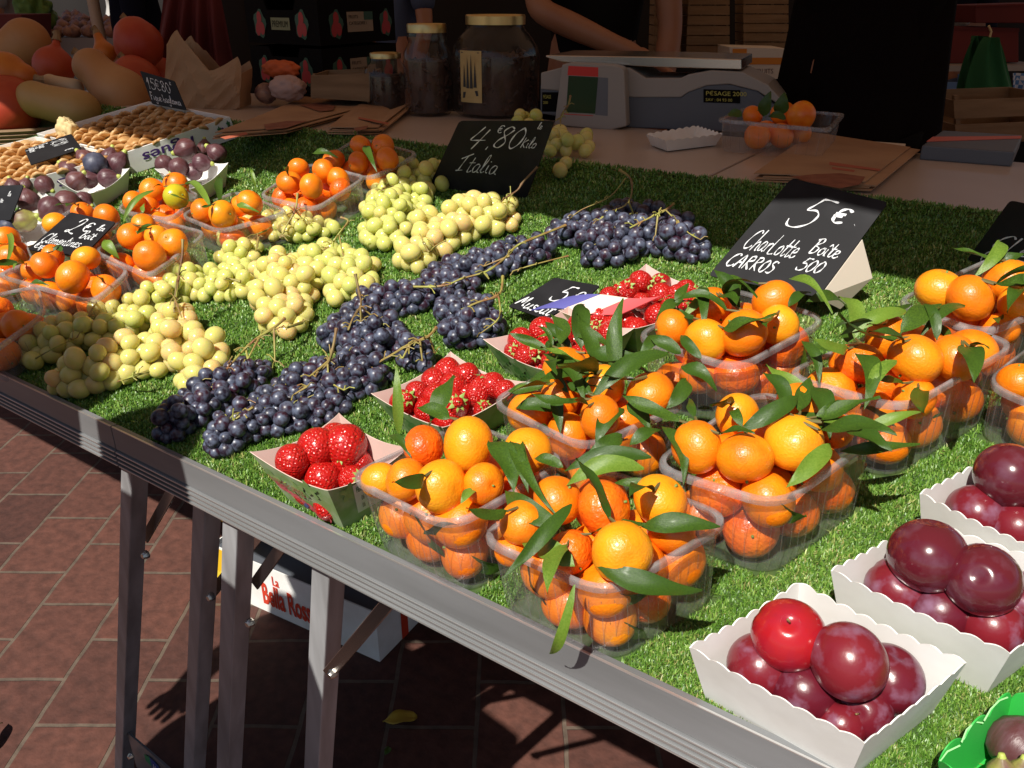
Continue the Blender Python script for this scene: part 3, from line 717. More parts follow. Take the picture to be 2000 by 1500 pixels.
def fill(pun, tops, phrase, D_=.057, nlow=8, flat=None, minlow=.6, seethru=True):
    T, Fm, Q, cx, h, taper = pun; I = Fm.inverted(); got = []
    tops = sorted(tops, key=lambda t: t[0])
    made = []
    for i, t in enumerate(tops):
        x, y, d = t[:3]; kind = t[3] if len(t) > 3 and t[3] else 'peel'; hh = t[4] if len(t) > 4 else h + .004
        P = G(x, y, hh) if flat is None else F(x, y, flat + hh)
        Dm = d / FPX * depth(P); P = clampin((T, Fm, Q, cx, h, taper), P, Dm / 2, .85)
        nm = {'peel': 'orange', 'peel_yellow': 'yellowish', 'peel_green': 'half green', 'peel_red': 'reddish'}[kind]
        o = clementine(P, Dm, '%s of the upper clementines in %s, %s skin' % (ordinal(i, len(tops)), phrase, nm), 'clementines in ' + phrase, kind)
        made.append((o, P, Dm)); ALLTOP.append((o, P, Dm)); q = I @ Vector(P); got.append((np.array(q), Dm / 2))
    low = []
    tries = 0
    pos = [np.array([*(cx + (np.array(Q[rng.integers(4)]) - cx) * rng.uniform(0, .6)), rng.uniform(.03, h * .7)]) for _ in range(nlow)]
    r0 = D_ / 2
    for it in range(160):
        for a in range(nlow):
            p = pos[a]
            for b in range(nlow):
                if a == b: continue
                d = p - pos[b]; L_ = np.linalg.norm(d) + 1e-6
                if L_ < 2 * r0 * .97: p += d / L_ * (2 * r0 * .97 - L_) * .4
            for q, rr_ in got:
                d = p - q; L_ = np.linalg.norm(d) + 1e-6
                if L_ < (r0 + rr_) * .95: p += d / L_ * ((r0 + rr_) * .95 - L_) * .6
            p[2] -= .0008
            z = max(p[2], r0 + .006); p[2] = z
            s = taper + (1 - taper) * z / h; PQ = [cx + (np.array(q) - cx) * (s - .02) for q in Q]
            ar = sum(PQ[i][0] * PQ[(i + 1) % 4][1] - PQ[(i + 1) % 4][0] * PQ[i][1] for i in range(4)); sg = 1 if ar > 0 else -1
            for i in range(4):
                e_ = PQ[(i + 1) % 4] - PQ[i]; nn = np.array([-e_[1], e_[0]]) * sg / np.linalg.norm(e_)
                dd = (p[:2] - PQ[i]) @ nn
                if dd < r0 * .95: p[:2] += nn * (r0 * .95 - dd)
    keep = []
    for p in pos:
        if p[2] > h + .005: continue
        if any(np.linalg.norm(p - q) < (r0 + rr_) * minlow for q, rr_ in got) or any(np.linalg.norm(p - q) < 2 * r0 * minlow for q in keep): continue
        keep.append(p)
    for p in keep:
        lw_ = clementine(Fm @ Vector(p), D_ * random.uniform(.95, 1.02), 'clementine in the lower layer of ' + phrase, 'lower clementines in ' + phrase, random.choice(['peel', 'peel', 'peel', 'peel_red']))
        if flat is None and h > .1 and random.random() < .75:
            dv = np.array([*(p[:2] - cx), 0]); dv /= np.linalg.norm(dv) + 1e-6; sd_ = np.array([-dv[1], dv[0], 0]) * random.choice((-1, 1))
            b_ = p + dv * (r0 * .72) + np.array([0, 0, r0 * .6]); e_ = b_ + sd_ * random.uniform(.02, .045) + np.array([0, 0, -random.uniform(.01, .05)]) - dv * .012
            e_[2] = max(e_[2], .01)
            leaf_part(lw_, Fm @ Vector(b_), Fm @ Vector(e_), random.uniform(.016, .026), Fm.to_3x3() @ Vector(dv), .02, .1, 0)
    return made
def nearest_top(P): return min(ALLTOP, key=lambda t: np.linalg.norm(t[1] - P))
def hleaf(b, t, wpx, curl=0.0, m_='leaf', arch=.12, fold=.3):
    ex = .02 if b[0] > 690 else 0
    b = (b[0], b[1], b[2] + (ex if b[2] > .06 else 0)); t = (t[0], t[1], t[2] + (ex if t[2] > .04 else 0))
    B = G(b[0], b[1], b[2] if len(b) > 2 else .10); T_ = G(t[0], t[1], t[2] if len(t) > 2 else .10)
    o = nearest_top(B)[0]; wd = 1.0 * wpx / FPX * depth((B + T_) / 2)
    leaf_part(o, B, T_, wd, None, arch, fold, curl, m_)
def sprigs(tops, n, lmin=.035, lmax=.07, m_='leaf', hup=.006):
    for _ in range(n):
        o, P, Dm = tops[rng.integers(len(tops))]
        a = rng.uniform(0, 2 * math.pi); el = rng.uniform(-.1, .55)
        dr = np.array([math.cos(a) * math.cos(el), math.sin(a) * math.cos(el), math.sin(el)])
        off = np.array([math.cos(a), math.sin(a), 0]) * Dm * .40
        B = P + off + np.array([0, 0, Dm * .30 + hup]); L = rng.uniform(lmin, lmax)
        T_ = B + dr * L
        I = o.matrix_world.inverted()
        tw = MB(); tw.tube([I @ Vector(P + off * .3 + np.array([0, 0, Dm * .42])), I @ Vector(B)], [.035, .025], 5); tw.build('stem', M['twig'], o)
        up = np.array([rng.normal() * .4, rng.normal() * .4 - .3, 1])
        leaf_part(o, B, T_, L * rng.uniform(.26, .40), up, rng.uniform(-.1, .18), rng.uniform(.15, .5), rng.uniform(-.8, .8), 'leaf_light' if rng.random() < .25 else m_)

# ---- punnets on the right
PUN = {}
def mk(key, px, h, label, phrase, tops, nlow=9, **k):
    if key in ('P1', 'P2', 'P3', 'P4', 'P5', 'P6', 'P7', 'P8'):
        tops = [(t[0], t[1], t[2], t[3] if len(t) > 3 else None, (t[4] if len(t) > 4 else h + .004) + .022) for t in tops]; h += .022; nlow += 4
    p = punnet(px, h, label, **{a: b for a, b in k.items() if a in ('r', 'taper', 'flat', 'grow')})
    PUN[key] = fill(p, tops, phrase, nlow=nlow, flat=k.get('flat'), D_=k.get('D_', .057)); return p
mk('P1', [(690, 928), (880, 1022), (1098, 896), (905, 830)], .088, 'clear plastic punnet of clementines beside the frontmost strawberry tray', 'the punnet beside the front strawberries',
   [(735, 945, 80, 'peel_yellow', .08), (793, 937, 88), (862, 950, 108, 'peel_yellow', .094), (945, 945, 84), (825, 870, 86, 'peel_red'), (915, 868, 112, 'peel_yellow', .10), (1030, 880, 96, 'peel_yellow', .095)], 9)
mk('P2', [(945, 1045), (1185, 1150), (1418, 1012), (1170, 918)], .088, 'clear plastic punnet of leafy clementines against the rail, leaf hanging over its front', 'the punnet with the hanging leaf',
   [(1020, 1020, 92, None, .092), (1068, 958, 98), (1180, 992, 112, 'peel_red', .10), (1290, 978, 110, 'peel_yellow', .098), (1215, 1078, 122, 'peel_yellow', .10), (1115, 1078, 95, 'peel_red', .082), (1310, 1035, 100, None, .08), (1000, 1075, 70, None, .065)], 10)
mk('P3', [(1285, 905), (1520, 978), (1716, 838), (1480, 768)], .088, 'clear plastic punnet of clementines standing behind the two nearest plum trays', 'the punnet behind the near plum trays',
   [(1360, 873, 106, None, .098), (1455, 895, 112, 'peel', .098), (1550, 864, 114, 'peel_yellow', .102), (1440, 812, 92, 'peel_yellow'), (1565, 790, 96, None, .098), (1660, 800, 70, None, .08)], 11)
mk('P4', [(966, 782), (1145, 868), (1335, 782), (1130, 705)], .085, 'clear plastic punnet of very leafy clementines beside the middle strawberry tray', 'the very leafy punnet beside middle strawberries',
   [(1104, 722, 92, None, .098), (1172, 815, 90, None, .092), (1180, 752, 84, 'peel_yellow', .095), (1095, 775, 84, None, .08), (1155, 700, 62, None, .085), (1270, 770, 96, None, .09)], 9)
mk('P5', [(1250, 655), (1440, 712), (1606, 622), (1425, 566)], .085, 'clear plastic punnet of clementines in front of the Charlotte price sign', 'the punnet before the Charlotte sign',
   [(1312, 640, 74, None, .09), (1388, 600, 84, None, .095), (1378, 665, 88, 'peel_yellow', .088), (1452, 650, 98, 'peel', .098), (1513, 590, 88, None, .098), (1520, 635, 80, 'peel_yellow', .088), (1340, 600, 60, None, .07)], 9)
mk('P6', [(1545, 728), (1765, 790), (1974, 672), (1790, 618)], .088, 'big clear plastic punnet of clementines right of the Charlotte sign', 'the large punnet at the right',
   [(1715, 650, 88, None, .09), (1678, 710, 92, 'peel_red', .088), (1788, 702, 106, 'peel', .10), (1882, 707, 98, None, .096), (1620, 690, 74, None, .08), (1790, 780, 84, None, .066)], 11)
mk('P7', [(1758, 588), (1925, 645), (2130, 560), (1950, 500)], .085, 'clear plastic punnet of clementines cut off by the right photo edge', 'the punnet at the right photo edge',
   [(1834, 566, 90, 'peel_yellow', .092), (1895, 582, 94, 'peel', .098), (1966, 548, 92, None, .10), (2010, 595, 92, 'peel_yellow', .09), (1955, 645, 72, None, .06)], 8)
mk('P8', [(1930, 745), (2060, 800), (2180, 700), (2040, 660)], .06, 'clear plastic punnet mostly outside the frame right of the large one', 'the hidden punnet beyond the large one',
   [(1990, 745, 80, None, .06), (2050, 700, 90)], 4)
mk('P9', [(1412, 232), (1612, 250), (1640, 222), (1470, 208)], .075, 'clear plastic punnet of leafy clementines on the cream board beside the scale', 'the punnet beside the scale',
   [(1565, 226, 56, None, .078), (1530, 222, 50, None, .075), (1470, 226, 40, None, .065)], 4, flat=BZ, r=.025)
# ---- punnets on the left
LK = dict(r=.03, D_=.055)
mk('L1', [(-110, 600), (-30, 690), (80, 612), (70, 560)], .07, 'clear punnet of clementines at the left photo edge nearest the rail', 'the punnet lowest on the left edge',
   [(35, 636, 62, None, .06), (-20, 650, 60, None, .05), (10, 580, 52, 'peel_red', .05), (-40, 590, 60)], 3, **LK)
mk('L2', [(2, 535), (178, 585), (246, 528), (140, 484)], .075, 'clear plastic punnet of clementines in front of the two euro sign', 'the punnet before the two euro sign',
   [(88, 518, 54, None, .085), (142, 541, 68, 'peel', .09), (103, 500, 46, None, .085), (168, 505, 54, 'peel_yellow', .088), (210, 566, 60, None, .06), (62, 530, 44, None, .07)], 7, **LK)
mk('L3', [(190, 488), (290, 534), (396, 455), (280, 425)], .075, 'clear plastic punnet of clementines right of the two euro sign', 'the punnet right of the two euro sign',
   [(257, 462, 54, None, .085), (305, 462, 46, 'peel_yellow', .085), (292, 500, 62, 'peel', .088), (360, 475, 58, None, .088), (240, 440, 46, None, .07), (288, 535, 56, None, .03)], 6, **LK)
mk('L3b', [(80, 445), (150, 480), (235, 430), (160, 400)], .07, 'clear plastic punnet of clementines behind the two euro sign', 'the punnet behind the two euro sign',
   [(107, 436, 46, 'peel_yellow', .08), (162, 416, 46, None, .08), (208, 424, 52, None, .08)], 5, **LK)
mk('L1b', [(-90, 500), (-20, 540), (60, 510), (40, 460)], .07, 'clear punnet of clementines at the left photo edge under the figs', 'the punnet under the figs, left edge',
   [(12, 470, 56, None, .08), (22, 505, 56, None, .07), (48, 487, 40, 'peel_red', .065), (-30, 480, 56)], 3, **LK)
mk('L4', [(232, 408), (330, 425), (385, 380), (300, 350)], .07, 'clear plastic punnet of clementines with one half green fruit', 'the punnet with the half green fruit',
   [(262, 395, 44, None, .08), (297, 372, 48, None, .085), (345, 362, 52, None, .085), (347, 384, 50, 'peel_green', .09), (290, 400, 44, None, .06), (320, 425, 50, 'peel_red', .03)], 5, **LK)
mk('L5', [(358, 418), (430, 448), (556, 412), (460, 375)], .07, 'clear plastic punnet of clementines behind the long white grape bunch', 'the punnet behind the long white bunch',
   [(395, 412, 48, None, .08), (434, 418, 54, 'peel_yellow', .09), (488, 396, 52, None, .09), (473, 444, 46, None, .03)], 6, **LK)
mk('L6', [(512, 380), (615, 405), (708, 345), (600, 320)], .07, 'clear plastic punnet of clementines left of the Italia grapes', 'the punnet left of the Italia grapes',
   [(565, 356, 50, 'peel', .09), (576, 328, 42, None, .08), (632, 334, 48, None, .088), (608, 364, 50, None, .088), (545, 385, 44, 'peel_red', .05), (665, 370, 46, 'peel_red', .06), (660, 350, 48, None, .07), (633, 408, 50, None, .03)], 6, **LK)
mk('L7', [(625, 318), (720, 345), (812, 300), (700, 270)], .065, 'clear plastic punnet of clementines in shade behind the Italia grapes', 'the shaded punnet behind the Italia grapes',
   [(652, 312, 44, None, .07), (705, 287, 46, None, .08), (748, 285, 46, None, .08), (757, 312, 50, None, .075), (700, 318, 44, None, .07), (722, 335, 40, 'peel_red', .04)], 5, **LK)

# ---- leaves placed by eye
for a in [((1117, 985, .12), (985, 1128, .10), 36, .9), ((1122, 1142, .10), (1072, 1277, .035), 26, .5, 'leaf_light'), ((1165, 1107, .105), (1372, 1153, .08), 52, .2), ((1250, 1030, .10), (1407, 1030, .10), 46, -.3),
          ((1122, 1103, .10), (1056, 1062, .09), 55, .1, 'leaf_light'), ((1272, 893, .12), (1100, 922, .11), 40, .2), ((1258, 915, .12), (1105, 950, .11), 46, .3, 'leaf_light'), ((1290, 942, .11), (1196, 940, .11), 24, .1),
          ((1022, 862, .12), (1086, 1004, .11), 26, .3), ((955, 862, .12), (1005, 962, .11), 52, .1), ((998, 862, .12), (1032, 962, .11), 32, -.4), ((1100, 912, .11), (1042, 893, .11), 28, .2), ((762, 850, .10), (803, 893, .10), 20, .1),
          ((779, 850, .09), (774, 712, .16), 24, .1, 'leaf_light'), ((1060, 690, .12), (1142, 787, .11), 36, .2), ((1062, 752, .10), (992, 765, .09), 28, .1), ((1110, 765, .10), (1025, 745, .09), 32, .2), ((1085, 800, .09), (1005, 795, .09), 34, .1),
          ((1085, 770, .10), (1095, 848, .08), 28, .1), ((1305, 690, .13), (1150, 785, .11), 42, .5), ((1205, 742, .10), (1217, 580, .17), 36, .4), ((1228, 785, .11), (1270, 838, .10), 40, .1), ((1120, 655, .11), (1196, 682, .10), 26, .1),
          ((1065, 690, .10), (1095, 660, .12), 16, .2), ((1372, 560, .12), (1376, 642, .11), 28, .1), ((1395, 565, .12), (1330, 622, .10), 22, .2, 'leaf_light'), ((1447, 545, .12), (1446, 606, .11), 22, .1), ((1540, 545, .12), (1625, 605, .12), 24, .9, 'leaf_light'),
          ((1575, 590, .11), (1655, 602, .09), 28, .3), ((1540, 600, .11), (1585, 570, .11), 22, .1), ((1558, 775, .13), (1438, 845, .11), 44, .1), ((1640, 882, .10), (1798, 866, .10), 30, .5), ((1690, 835, .11), (1800, 800, .12), 26, .2, 'leaf_light'),
          ((1622, 868, .11), (1535, 955, .10), 44, .2, 'leaf_light'), ((1670, 690, .12), (1688, 802, .11), 40, .3), ((1752, 705, .13), (1690, 785, .11), 32, .2, 'leaf_light'), ((1590, 755, .12), (1622, 852, .11), 44, .1), ((1292, 832, .11), (1335, 945, .09), 32, .3),
          ((1770, 608, .12), (1640, 655, .11), 36, .4, 'leaf_light'), ((1565, 665, .11), (1600, 752, .09), 24, .1), ((1760, 652, .12), (1838, 598, .12), 46, .2), ((1885, 598, .11), (1798, 655, .11), 28, .1), ((1830, 665, .11), (1802, 590, .13), 24, .1),
          ((1952, 470, .13), (1898, 545, .11), 30, .2, 'leaf_light'), ((1948, 515, .12), (2000, 495, .13), 26, .1), ((1220, 800, .10), (1165, 870, .09), 40, .2), ((1215, 850, .10), (1150, 880, .10), 40, .1), ((1330, 715, .10), (1400, 760, .09), 36, .3),
          ((1340, 740, .10), (1300, 800, .09), 38, .1), ((1330, 690, .11), (1270, 660, .12), 34, .2), ((1300, 660, .11), (1250, 690, .11), 30, .2), ((1370, 700, .10), (1330, 650, .11), 26, .2), ((1230, 870, .10), (1290, 840, .10), 30, .2),
          ((930, 955, .10), (900, 985, .10), 22, .1, 'leaf_light'), ((1395, 1120, .03), (1330, 1095, .04), 30, .1), ((1690, 900, .05), (1650, 960, .04), 30, .1), ((1560, 1010, .04), (1500, 960, .05), 36, .1, 'leaf_light'),
          ((300, 372, .10), (238, 440, .06), 14, .3, 'leaf_light'), ((412, 405, .10), (362, 358, .10), 16, .2, 'leaf_light'), ((430, 345, .11), (432, 405, .09), 18, .4), ((452, 400, .09), (405, 398, .09), 20, .1), ((463, 398, .11), (505, 412, .10), 15, .1, 'leaf_light'),
          ((205, 468, .09), (233, 505, .06), 24, .1, 'leaf_light'), ((60, 552, .07), (95, 556, .07), 14, .1), ((610, 300, .10), (660, 308, .09), 16, .1), ((715, 285, .11), (735, 330, .10), 18, .1), ((490, 330, .07), (500, 372, .03), 8, .3, 'leaf_light'),
          ((5, 450, .09), (8, 530, .08), 12, .2, 'leaf_light')]:
    hleaf(*a)
o9 = PUN['P9']
for (b, t, wp) in (((1490, 228, .09), (1505, 178, .13), 14), ((1520, 225, .085), (1532, 180, .13), 16), ((1450, 225, .08), (1420, 222, .09), 12), ((1535, 232, .09), (1500, 226, .09), 10)):
    B, T_ = F(b[0], b[1], BZ + b[2]), F(t[0], t[1], BZ + b[2]) ; T_ = atY(t[0], t[1], B[1])
    leaf_part(min(o9, key=lambda t_: np.linalg.norm(t_[1] - B))[0], B, T_, wp * 2 / FPX * depth(B))
for k, n in (('P1', 3), ('P2', 7), ('P3', 15), ('P4', 24), ('P5', 10), ('P6', 13), ('P7', 7)): sprigs(PUN[k], n, .035, .08)
for k, n in (('L1', 2), ('L2', 5), ('L3', 4), ('L4', 4), ('L5', 5), ('L6', 2), ('L7', 2), ('L3b', 2), ('L1b', 2)): sprigs(PUN[k], n, .02, .045)

# ------------------------------------------------------------------ cardboard trays
def tray(px, h, label, name, cat, group, taper=.8, dip=0.0, scallop=0.0, waves=9, mo='white_card', mi='white_card', flat=None, thick=.0012, flap=None, lobes=False):
    Fm, Q = container_frame(px, h, flat); cx = np.mean(Q, axis=0)
    T = empty(name, Fm, label, cat, group); n = 40
    def ringpts(sc_top, inset):
        top = []; mid = []; bot = []
        for i in range(4):
            a, b = np.array(Q[i]), np.array(Q[(i + 1) % 4])
            for k in range(n):
                t = k / n; p = a + (b - a) * t
                z = h - dip * (math.sin(math.pi * t) ** .8) + (scallop * (abs(math.sin(math.pi * waves * t)) - .5) if not lobes else scallop * abs(math.sin(math.pi * 3 * t)) ** .6)
                bow = -.018 * math.sin(math.pi * t)
                s = taper + (1 - taper) * z / h
                q = cx + (p - cx) * (s - bow * .3) ; qb = cx + (p - cx) * (taper)
                def ins(v): return v + (cx - v) / np.linalg.norm(cx - v) * inset
                top.append((*ins(q), z)); bot.append((*ins(qb), .003 + inset))
        return top, bot
    for nm, mt, ins_ in (('outside', mo, 0), ('inside', mi, thick)):
        tp, bt = ringpts(1, ins_); mb = MB(); N_ = len(tp)
        mid = [tuple(np.array(a) * .5 + np.array(b) * .5) for a, b in zip(tp, bt)]
        mb.add(tp + mid + bt, [(k, (k + 1) % N_, N_ + (k + 1) % N_, N_ + k) for k in range(N_)] + [(N_ + k, N_ + (k + 1) % N_, 2 * N_ + (k + 1) % N_, 2 * N_ + k) for k in range(N_)] + [tuple(range(2 * N_, 3 * N_))])
        if ins_:
            t0, _ = ringpts(1, 0); mb.add(t0 + tp, [(k, (k + 1) % N_, N_ + (k + 1) % N_, N_ + k) for k in range(N_)])
        mb.build(nm, M[mt], T, smooth=True, ang=30)
    if flat is None:
        FOOT.append([tuple((Fm @ Vector((*(cx + (np.array(q) - cx) * (taper + .02)), 0)))[:2]) for q in Q])
    return T, Fm, Q, cx, h, taper
def side_fn(tr_, i, off=.0016):
    "s along side i, t up the wall, outside"
    T, Fm, Q, cx, h, taper = tr_
    a, b = np.array(Q[i]), np.array(Q[(i + 1) % 4])
    def fn(s, t):
        p = a + (b - a) * s; sc = taper + (1 - taper) * t; q = cx + (p - cx) * (sc + .018 * .3 * math.sin(math.pi * s) * (1 - abs(2 * t - 1)) * 0)
        nn = np.array([(b - a)[1], -(b - a)[0]]); nn /= np.linalg.norm(nn)
        if nn @ (a - cx) < 0: nn = -nn
        bow = .0054 * math.sin(math.pi * s) * t
        q = cx + (p - cx) * (sc + bow)
        return (*(q + nn * off), .003 + (h - .003) * t)
    return fn

# strawberries -------------------------------------------------------
def sb_fn(x, y, z):
    t = (z + .55) / 1.05; t = max(0, min(1, t))
    r = math.hypot(x, y) + 1e-9; a = math.atan2(y, x)
    R = .41 * (math.sin(math.pi * min(1, t ** .74 * .93 + .01)) ** .72) * (1 + .03 * math.sin(3 * a) + .02 * math.sin(5 * a + 1))
    return (R * math.cos(a), R * math.sin(a), z)
SB = [sphere_mesh('strawberry', M['strawberry'], .5, .55, 26, 20, sb_fn)]
sp = MB()
for k in range(9):
    a = 2 * math.pi * k / 9 + random.uniform(-.15, .15); L_ = random.uniform(.22, .34); up = random.uniform(-.06, .14)
    c, s_ = math.cos(a), math.sin(a); wd = .065
    sp.add([(.03 * c, .03 * s_, .0), (L_ * .5 * c - wd * s_, L_ * .5 * s_ + wd * c, .02), (L_ * c, L_ * s_, up), (L_ * .5 * c + wd * s_, L_ * .5 * s_ - wd * c, .02), (L_ * .5 * c, L_ * .5 * s_, .05)], [(0, 1, 4), (1, 2, 4), (2, 3, 4), (3, 0, 4)])
sp.lathe([(.03, 0), (.02, .12), (0, .125)], 6)
SEPAL = sp.mesh('calyx', M['sepal'])
def strawberry(P, Dm, label, group, cal=False, axis=None):
    if axis is None:
        vw = C0 - P; vw /= np.linalg.norm(vw)
        if cal: axis = vw + rng.normal(size=3) * .22 + np.array([0, 0, .35])
        else:
            axis = -(vw * .4 + rng.normal(size=3) * .55 + np.array([0, 0, .5]))
    q = Vector(axis).to_track_quat('Z', 'Y').to_matrix().to_4x4() @ Matrix.Rotation(rng.uniform(0, 6), 4, 'Z')
    sx = Matrix.Diagonal((1.12, 1.12, random.uniform(.95, 1.12), 1))
    o = link('strawberry', SB[0], None, Matrix.Translation(Vector(P)) @ q @ Matrix.Scale(Dm, 4) @ sx); tag(o, label, 'strawberry', group)
    link('calyx', SEPAL, o, Matrix.Translation((0, 0, .44)))
    return o
def berries(tr_, tops, phrase, nlow, Dm, h0=.02):
    T, Fm, Q, cx, h, taper = tr_; I = Fm.inverted(); pos = []
    tops = sorted(tops)
    for i, t in enumerate(tops):
        P = G(t[0], t[1], t[4] if len(t) > 4 else h * .8); d = t[2] / FPX * depth(P); P = clampin(tr_, P, d * .46, .85)
        cal = len(t) > 3 and t[3]
        strawberry(P, d, '%s of the top strawberries in %s%s' % (ordinal(i, len(tops)) if i < 10 or i == len(tops) - 1 else 'next to rightmost' if i == len(tops) - 2 else 'third from right', phrase, ', green cap facing up' if cal else ''), 'strawberries in ' + phrase, cal)
        pos.append(np.array(I @ Vector(P)))
    k = 0
    for _ in range(400):
        if k >= nlow: break
        c = rng.integers(4); u, v = rng.uniform(.0, 1, 2)
        p2 = (np.array(Q[0]) * (1 - u) + np.array(Q[1]) * u) * (1 - v) + (np.array(Q[3]) * (1 - u) + np.array(Q[2]) * u) * v
        p2 = cx + (p2 - cx) * .56; z = rng.uniform(.016, h * .55)
        p = np.array([*p2, z])
        if all(np.linalg.norm(p - q) > Dm * .58 for q in pos):
            pos.append(p); k += 1
            strawberry(np.array(Fm @ Vector(p)), Dm, 'strawberry in the lower layer of ' + phrase, 'lower strawberries in ' + phrase, False)
RT = dict(name='berry_tray', cat='berry tray', group='printed strawberry trays', mo='printed_green', mi='pink_card')
t1 = tray([(487, 882), (640, 958), (800, 872), (662, 806)], .080, 'frontmost strawberry tray with printed leaves and a white phone sticker', dip=.012, taper=.72, **RT)
berries(t1, [(560, 915, 74), (617, 881, 84), (702, 856, 92, 0, .058), (640, 838, 60), (628, 938, 78, 0, .038), (672, 905, 66, 1, .045), (690, 935, 60, 1, .04), (655, 880, 60, 0, .04), (735, 880, 60, 0, .04), (735, 850, 50, 1, .04)], 'the frontmost strawberry tray', 5, .042)
t2 = tray([(724, 768), (865, 835), (1028, 745), (880, 686)], .062, 'second strawberry tray back, between black grapes and clementines', dip=.010, taper=.74, **RT)
berries(t2, [(870, 722, 60), (848, 742, 58), (922, 730, 56), (984, 742, 54), (885, 752, 62), (935, 763, 56), (990, 768, 50), (788, 785, 58, 1), (815, 770, 50), (850, 775, 58), (838, 806, 56, 0, .036), (888, 790, 66, 1, .045), (945, 800, 46, 1, .036), (905, 770, 50, 0, .04)], 'the second strawberry tray', 7, .040)
t3 = tray([(943, 662), (1060, 722), (1240, 640), (1110, 598)], .062, 'third strawberry tray back, under the French flag tab', dip=.010, taper=.74, **RT)
berries(t3, [(1020, 668, 56), (1062, 650, 60), (1131, 635, 54), (1090, 672, 56), (984, 698, 44, 1), (1012, 703, 48), (1042, 692, 52, 1), (1078, 706, 44), (1100, 650, 46), (1165, 640, 40, 1), (1190, 655, 50), (1085, 628, 44, 0, .035)], 'the third strawberry tray', 7, .042)
t4 = tray([(1090, 606), (1240, 642), (1420, 565), (1262, 515)], .060, 'rearmost strawberry tray with blue, white and red front flap', dip=.010, taper=.76, **RT)
berries(t4, [(1196, 550, 46, 1), (1240, 548, 48), (1212, 565, 46), (1186, 580, 42), (1300, 545, 44, 1), (1290, 575, 52), (1322, 578, 44), (1360, 555, 48), (1378, 552, 40, 1), (1265, 560, 40, 1, .04), (1340, 590, 46), (1310, 600, 48), (1250, 590, 40, 0, .03)], 'the rearmost strawberry tray', 7, .042)
# flag flap, a child of the rear tray
fl_ = [G(x, y, h) for x, y, h in ((1038, 606, .058), (1215, 612, .050), (1290, 578, .06), (1108, 581, .062))]
fnf = bil(*fl_, .0004); mb = MB(); I4 = t4[0].matrix_world.inverted()
for k, (a, b) in enumerate(((0, .36), (.36, .66), (.66, 1))):
    mb.cur = k; sh = .0
    P = lambda u, v: I4 @ Vector(fnf(a + (b - a) * u, v) + np.array([0, 0, .004 * math.sin(6 * (a + (b - a) * u))]))
    mb.quadgrid(P, 5, 3)
mb.build('flag_flap', [M['blue_ink'], M['flag_white'], M['flag_red']], t4[0], solid=.0014)
# printing on the front tray: left-front face is side 0, right-front face is side 1
mb = MB(); f0 = side_fn(t1, 0); f1 = side_fn(t1, 1)
def blob(mb, fn, s, t, rs, rt, n=14, jag=0.0, ph=0):
    v = [fn(s + rs * (1 + jag * math.sin(5 * a + ph)) * math.cos(a), t + rt * (1 + jag * math.sin(5 * a + ph)) * math.sin(a)) for a in np.linspace(0, 2 * math.pi, n + 1)[:-1]]
    mb.add(v, [tuple(range(n))])
for i in range(9): mb.cur = 0; blob(mb, side_fn(t1, 0, .0012 + .0002 * i), .12 + .085 * i, max(.15, .40 - .045 * i + .04 * (i % 2)), .055, .10, jag=.05, ph=i)
mb.cur = 3; blob(mb, side_fn(t1, 0, .0032), .46, .20, .03, .05); blob(mb, side_fn(t1, 0, .0032), .50, .26, .03, .05)
mb.cur = 1
for i in range(8): blob(mb, side_fn(t1, i % 2, .0011 + .0001 * i), .12 + .1 * i, .55 + .25 * math.sin(i * 2.3), .10, .16, 24, .35, i)
mb.cur = 4; font_on(mb, 'FRAISES DE CARROS', side_fn(t1, 0, .0036), .08, .50, .15, .27, shear=0)
mb.build('print', [mat('berry_print', (.55, .03, .06), .45, var=(.72, .20, .20), vscale=300), mat('leaf_print', (.20, .36, .10), .5, var=(.36, .48, .18), vscale=60), M['white_card'], mat('blueberry_print', (.08, .08, .25), .5), mat('red_letters', (.45, .08, .05), .5)], t1[0])
mb = MB(); mb.cur = 0; st = side_fn(t1, 1, .0026)
mb.add([st(a, b) for a, b in ((.26, .22), (.64, .22), (.64, .86), (.26, .86))], [(0, 1, 2, 3)])
mb.cur = 1; font_on(mb, 'FERME', side_fn(t1, 1, .0031), .29, .68, .11, .28, bold=.02); mb.cur = 2
font_on(mb, '06', side_fn(t1, 1, .0031), .34, .47, .10, .3); font_on(mb, '06', side_fn(t1, 1, .0031), .34, .30, .10, .3)
mb.build('sticker', [M['white_card'], M['dark_green_ink'], M['dark_ink']], t1[0])
for tt in (t2, t3, t4):
    mb = MB()
    for i in range(7): mb.cur = i % 2; blob(mb, side_fn(tt, 0, .0012 + .0002 * i), .15 + .11 * i, .5 + .2 * math.sin(i * 2), .10, .2, 20, .3, i)
    mb.build('print', [mat('leaf_print2', (.16, .28, .10), .5), mat('leaf_print3', (.08, .20, .05), .5)], tt[0])

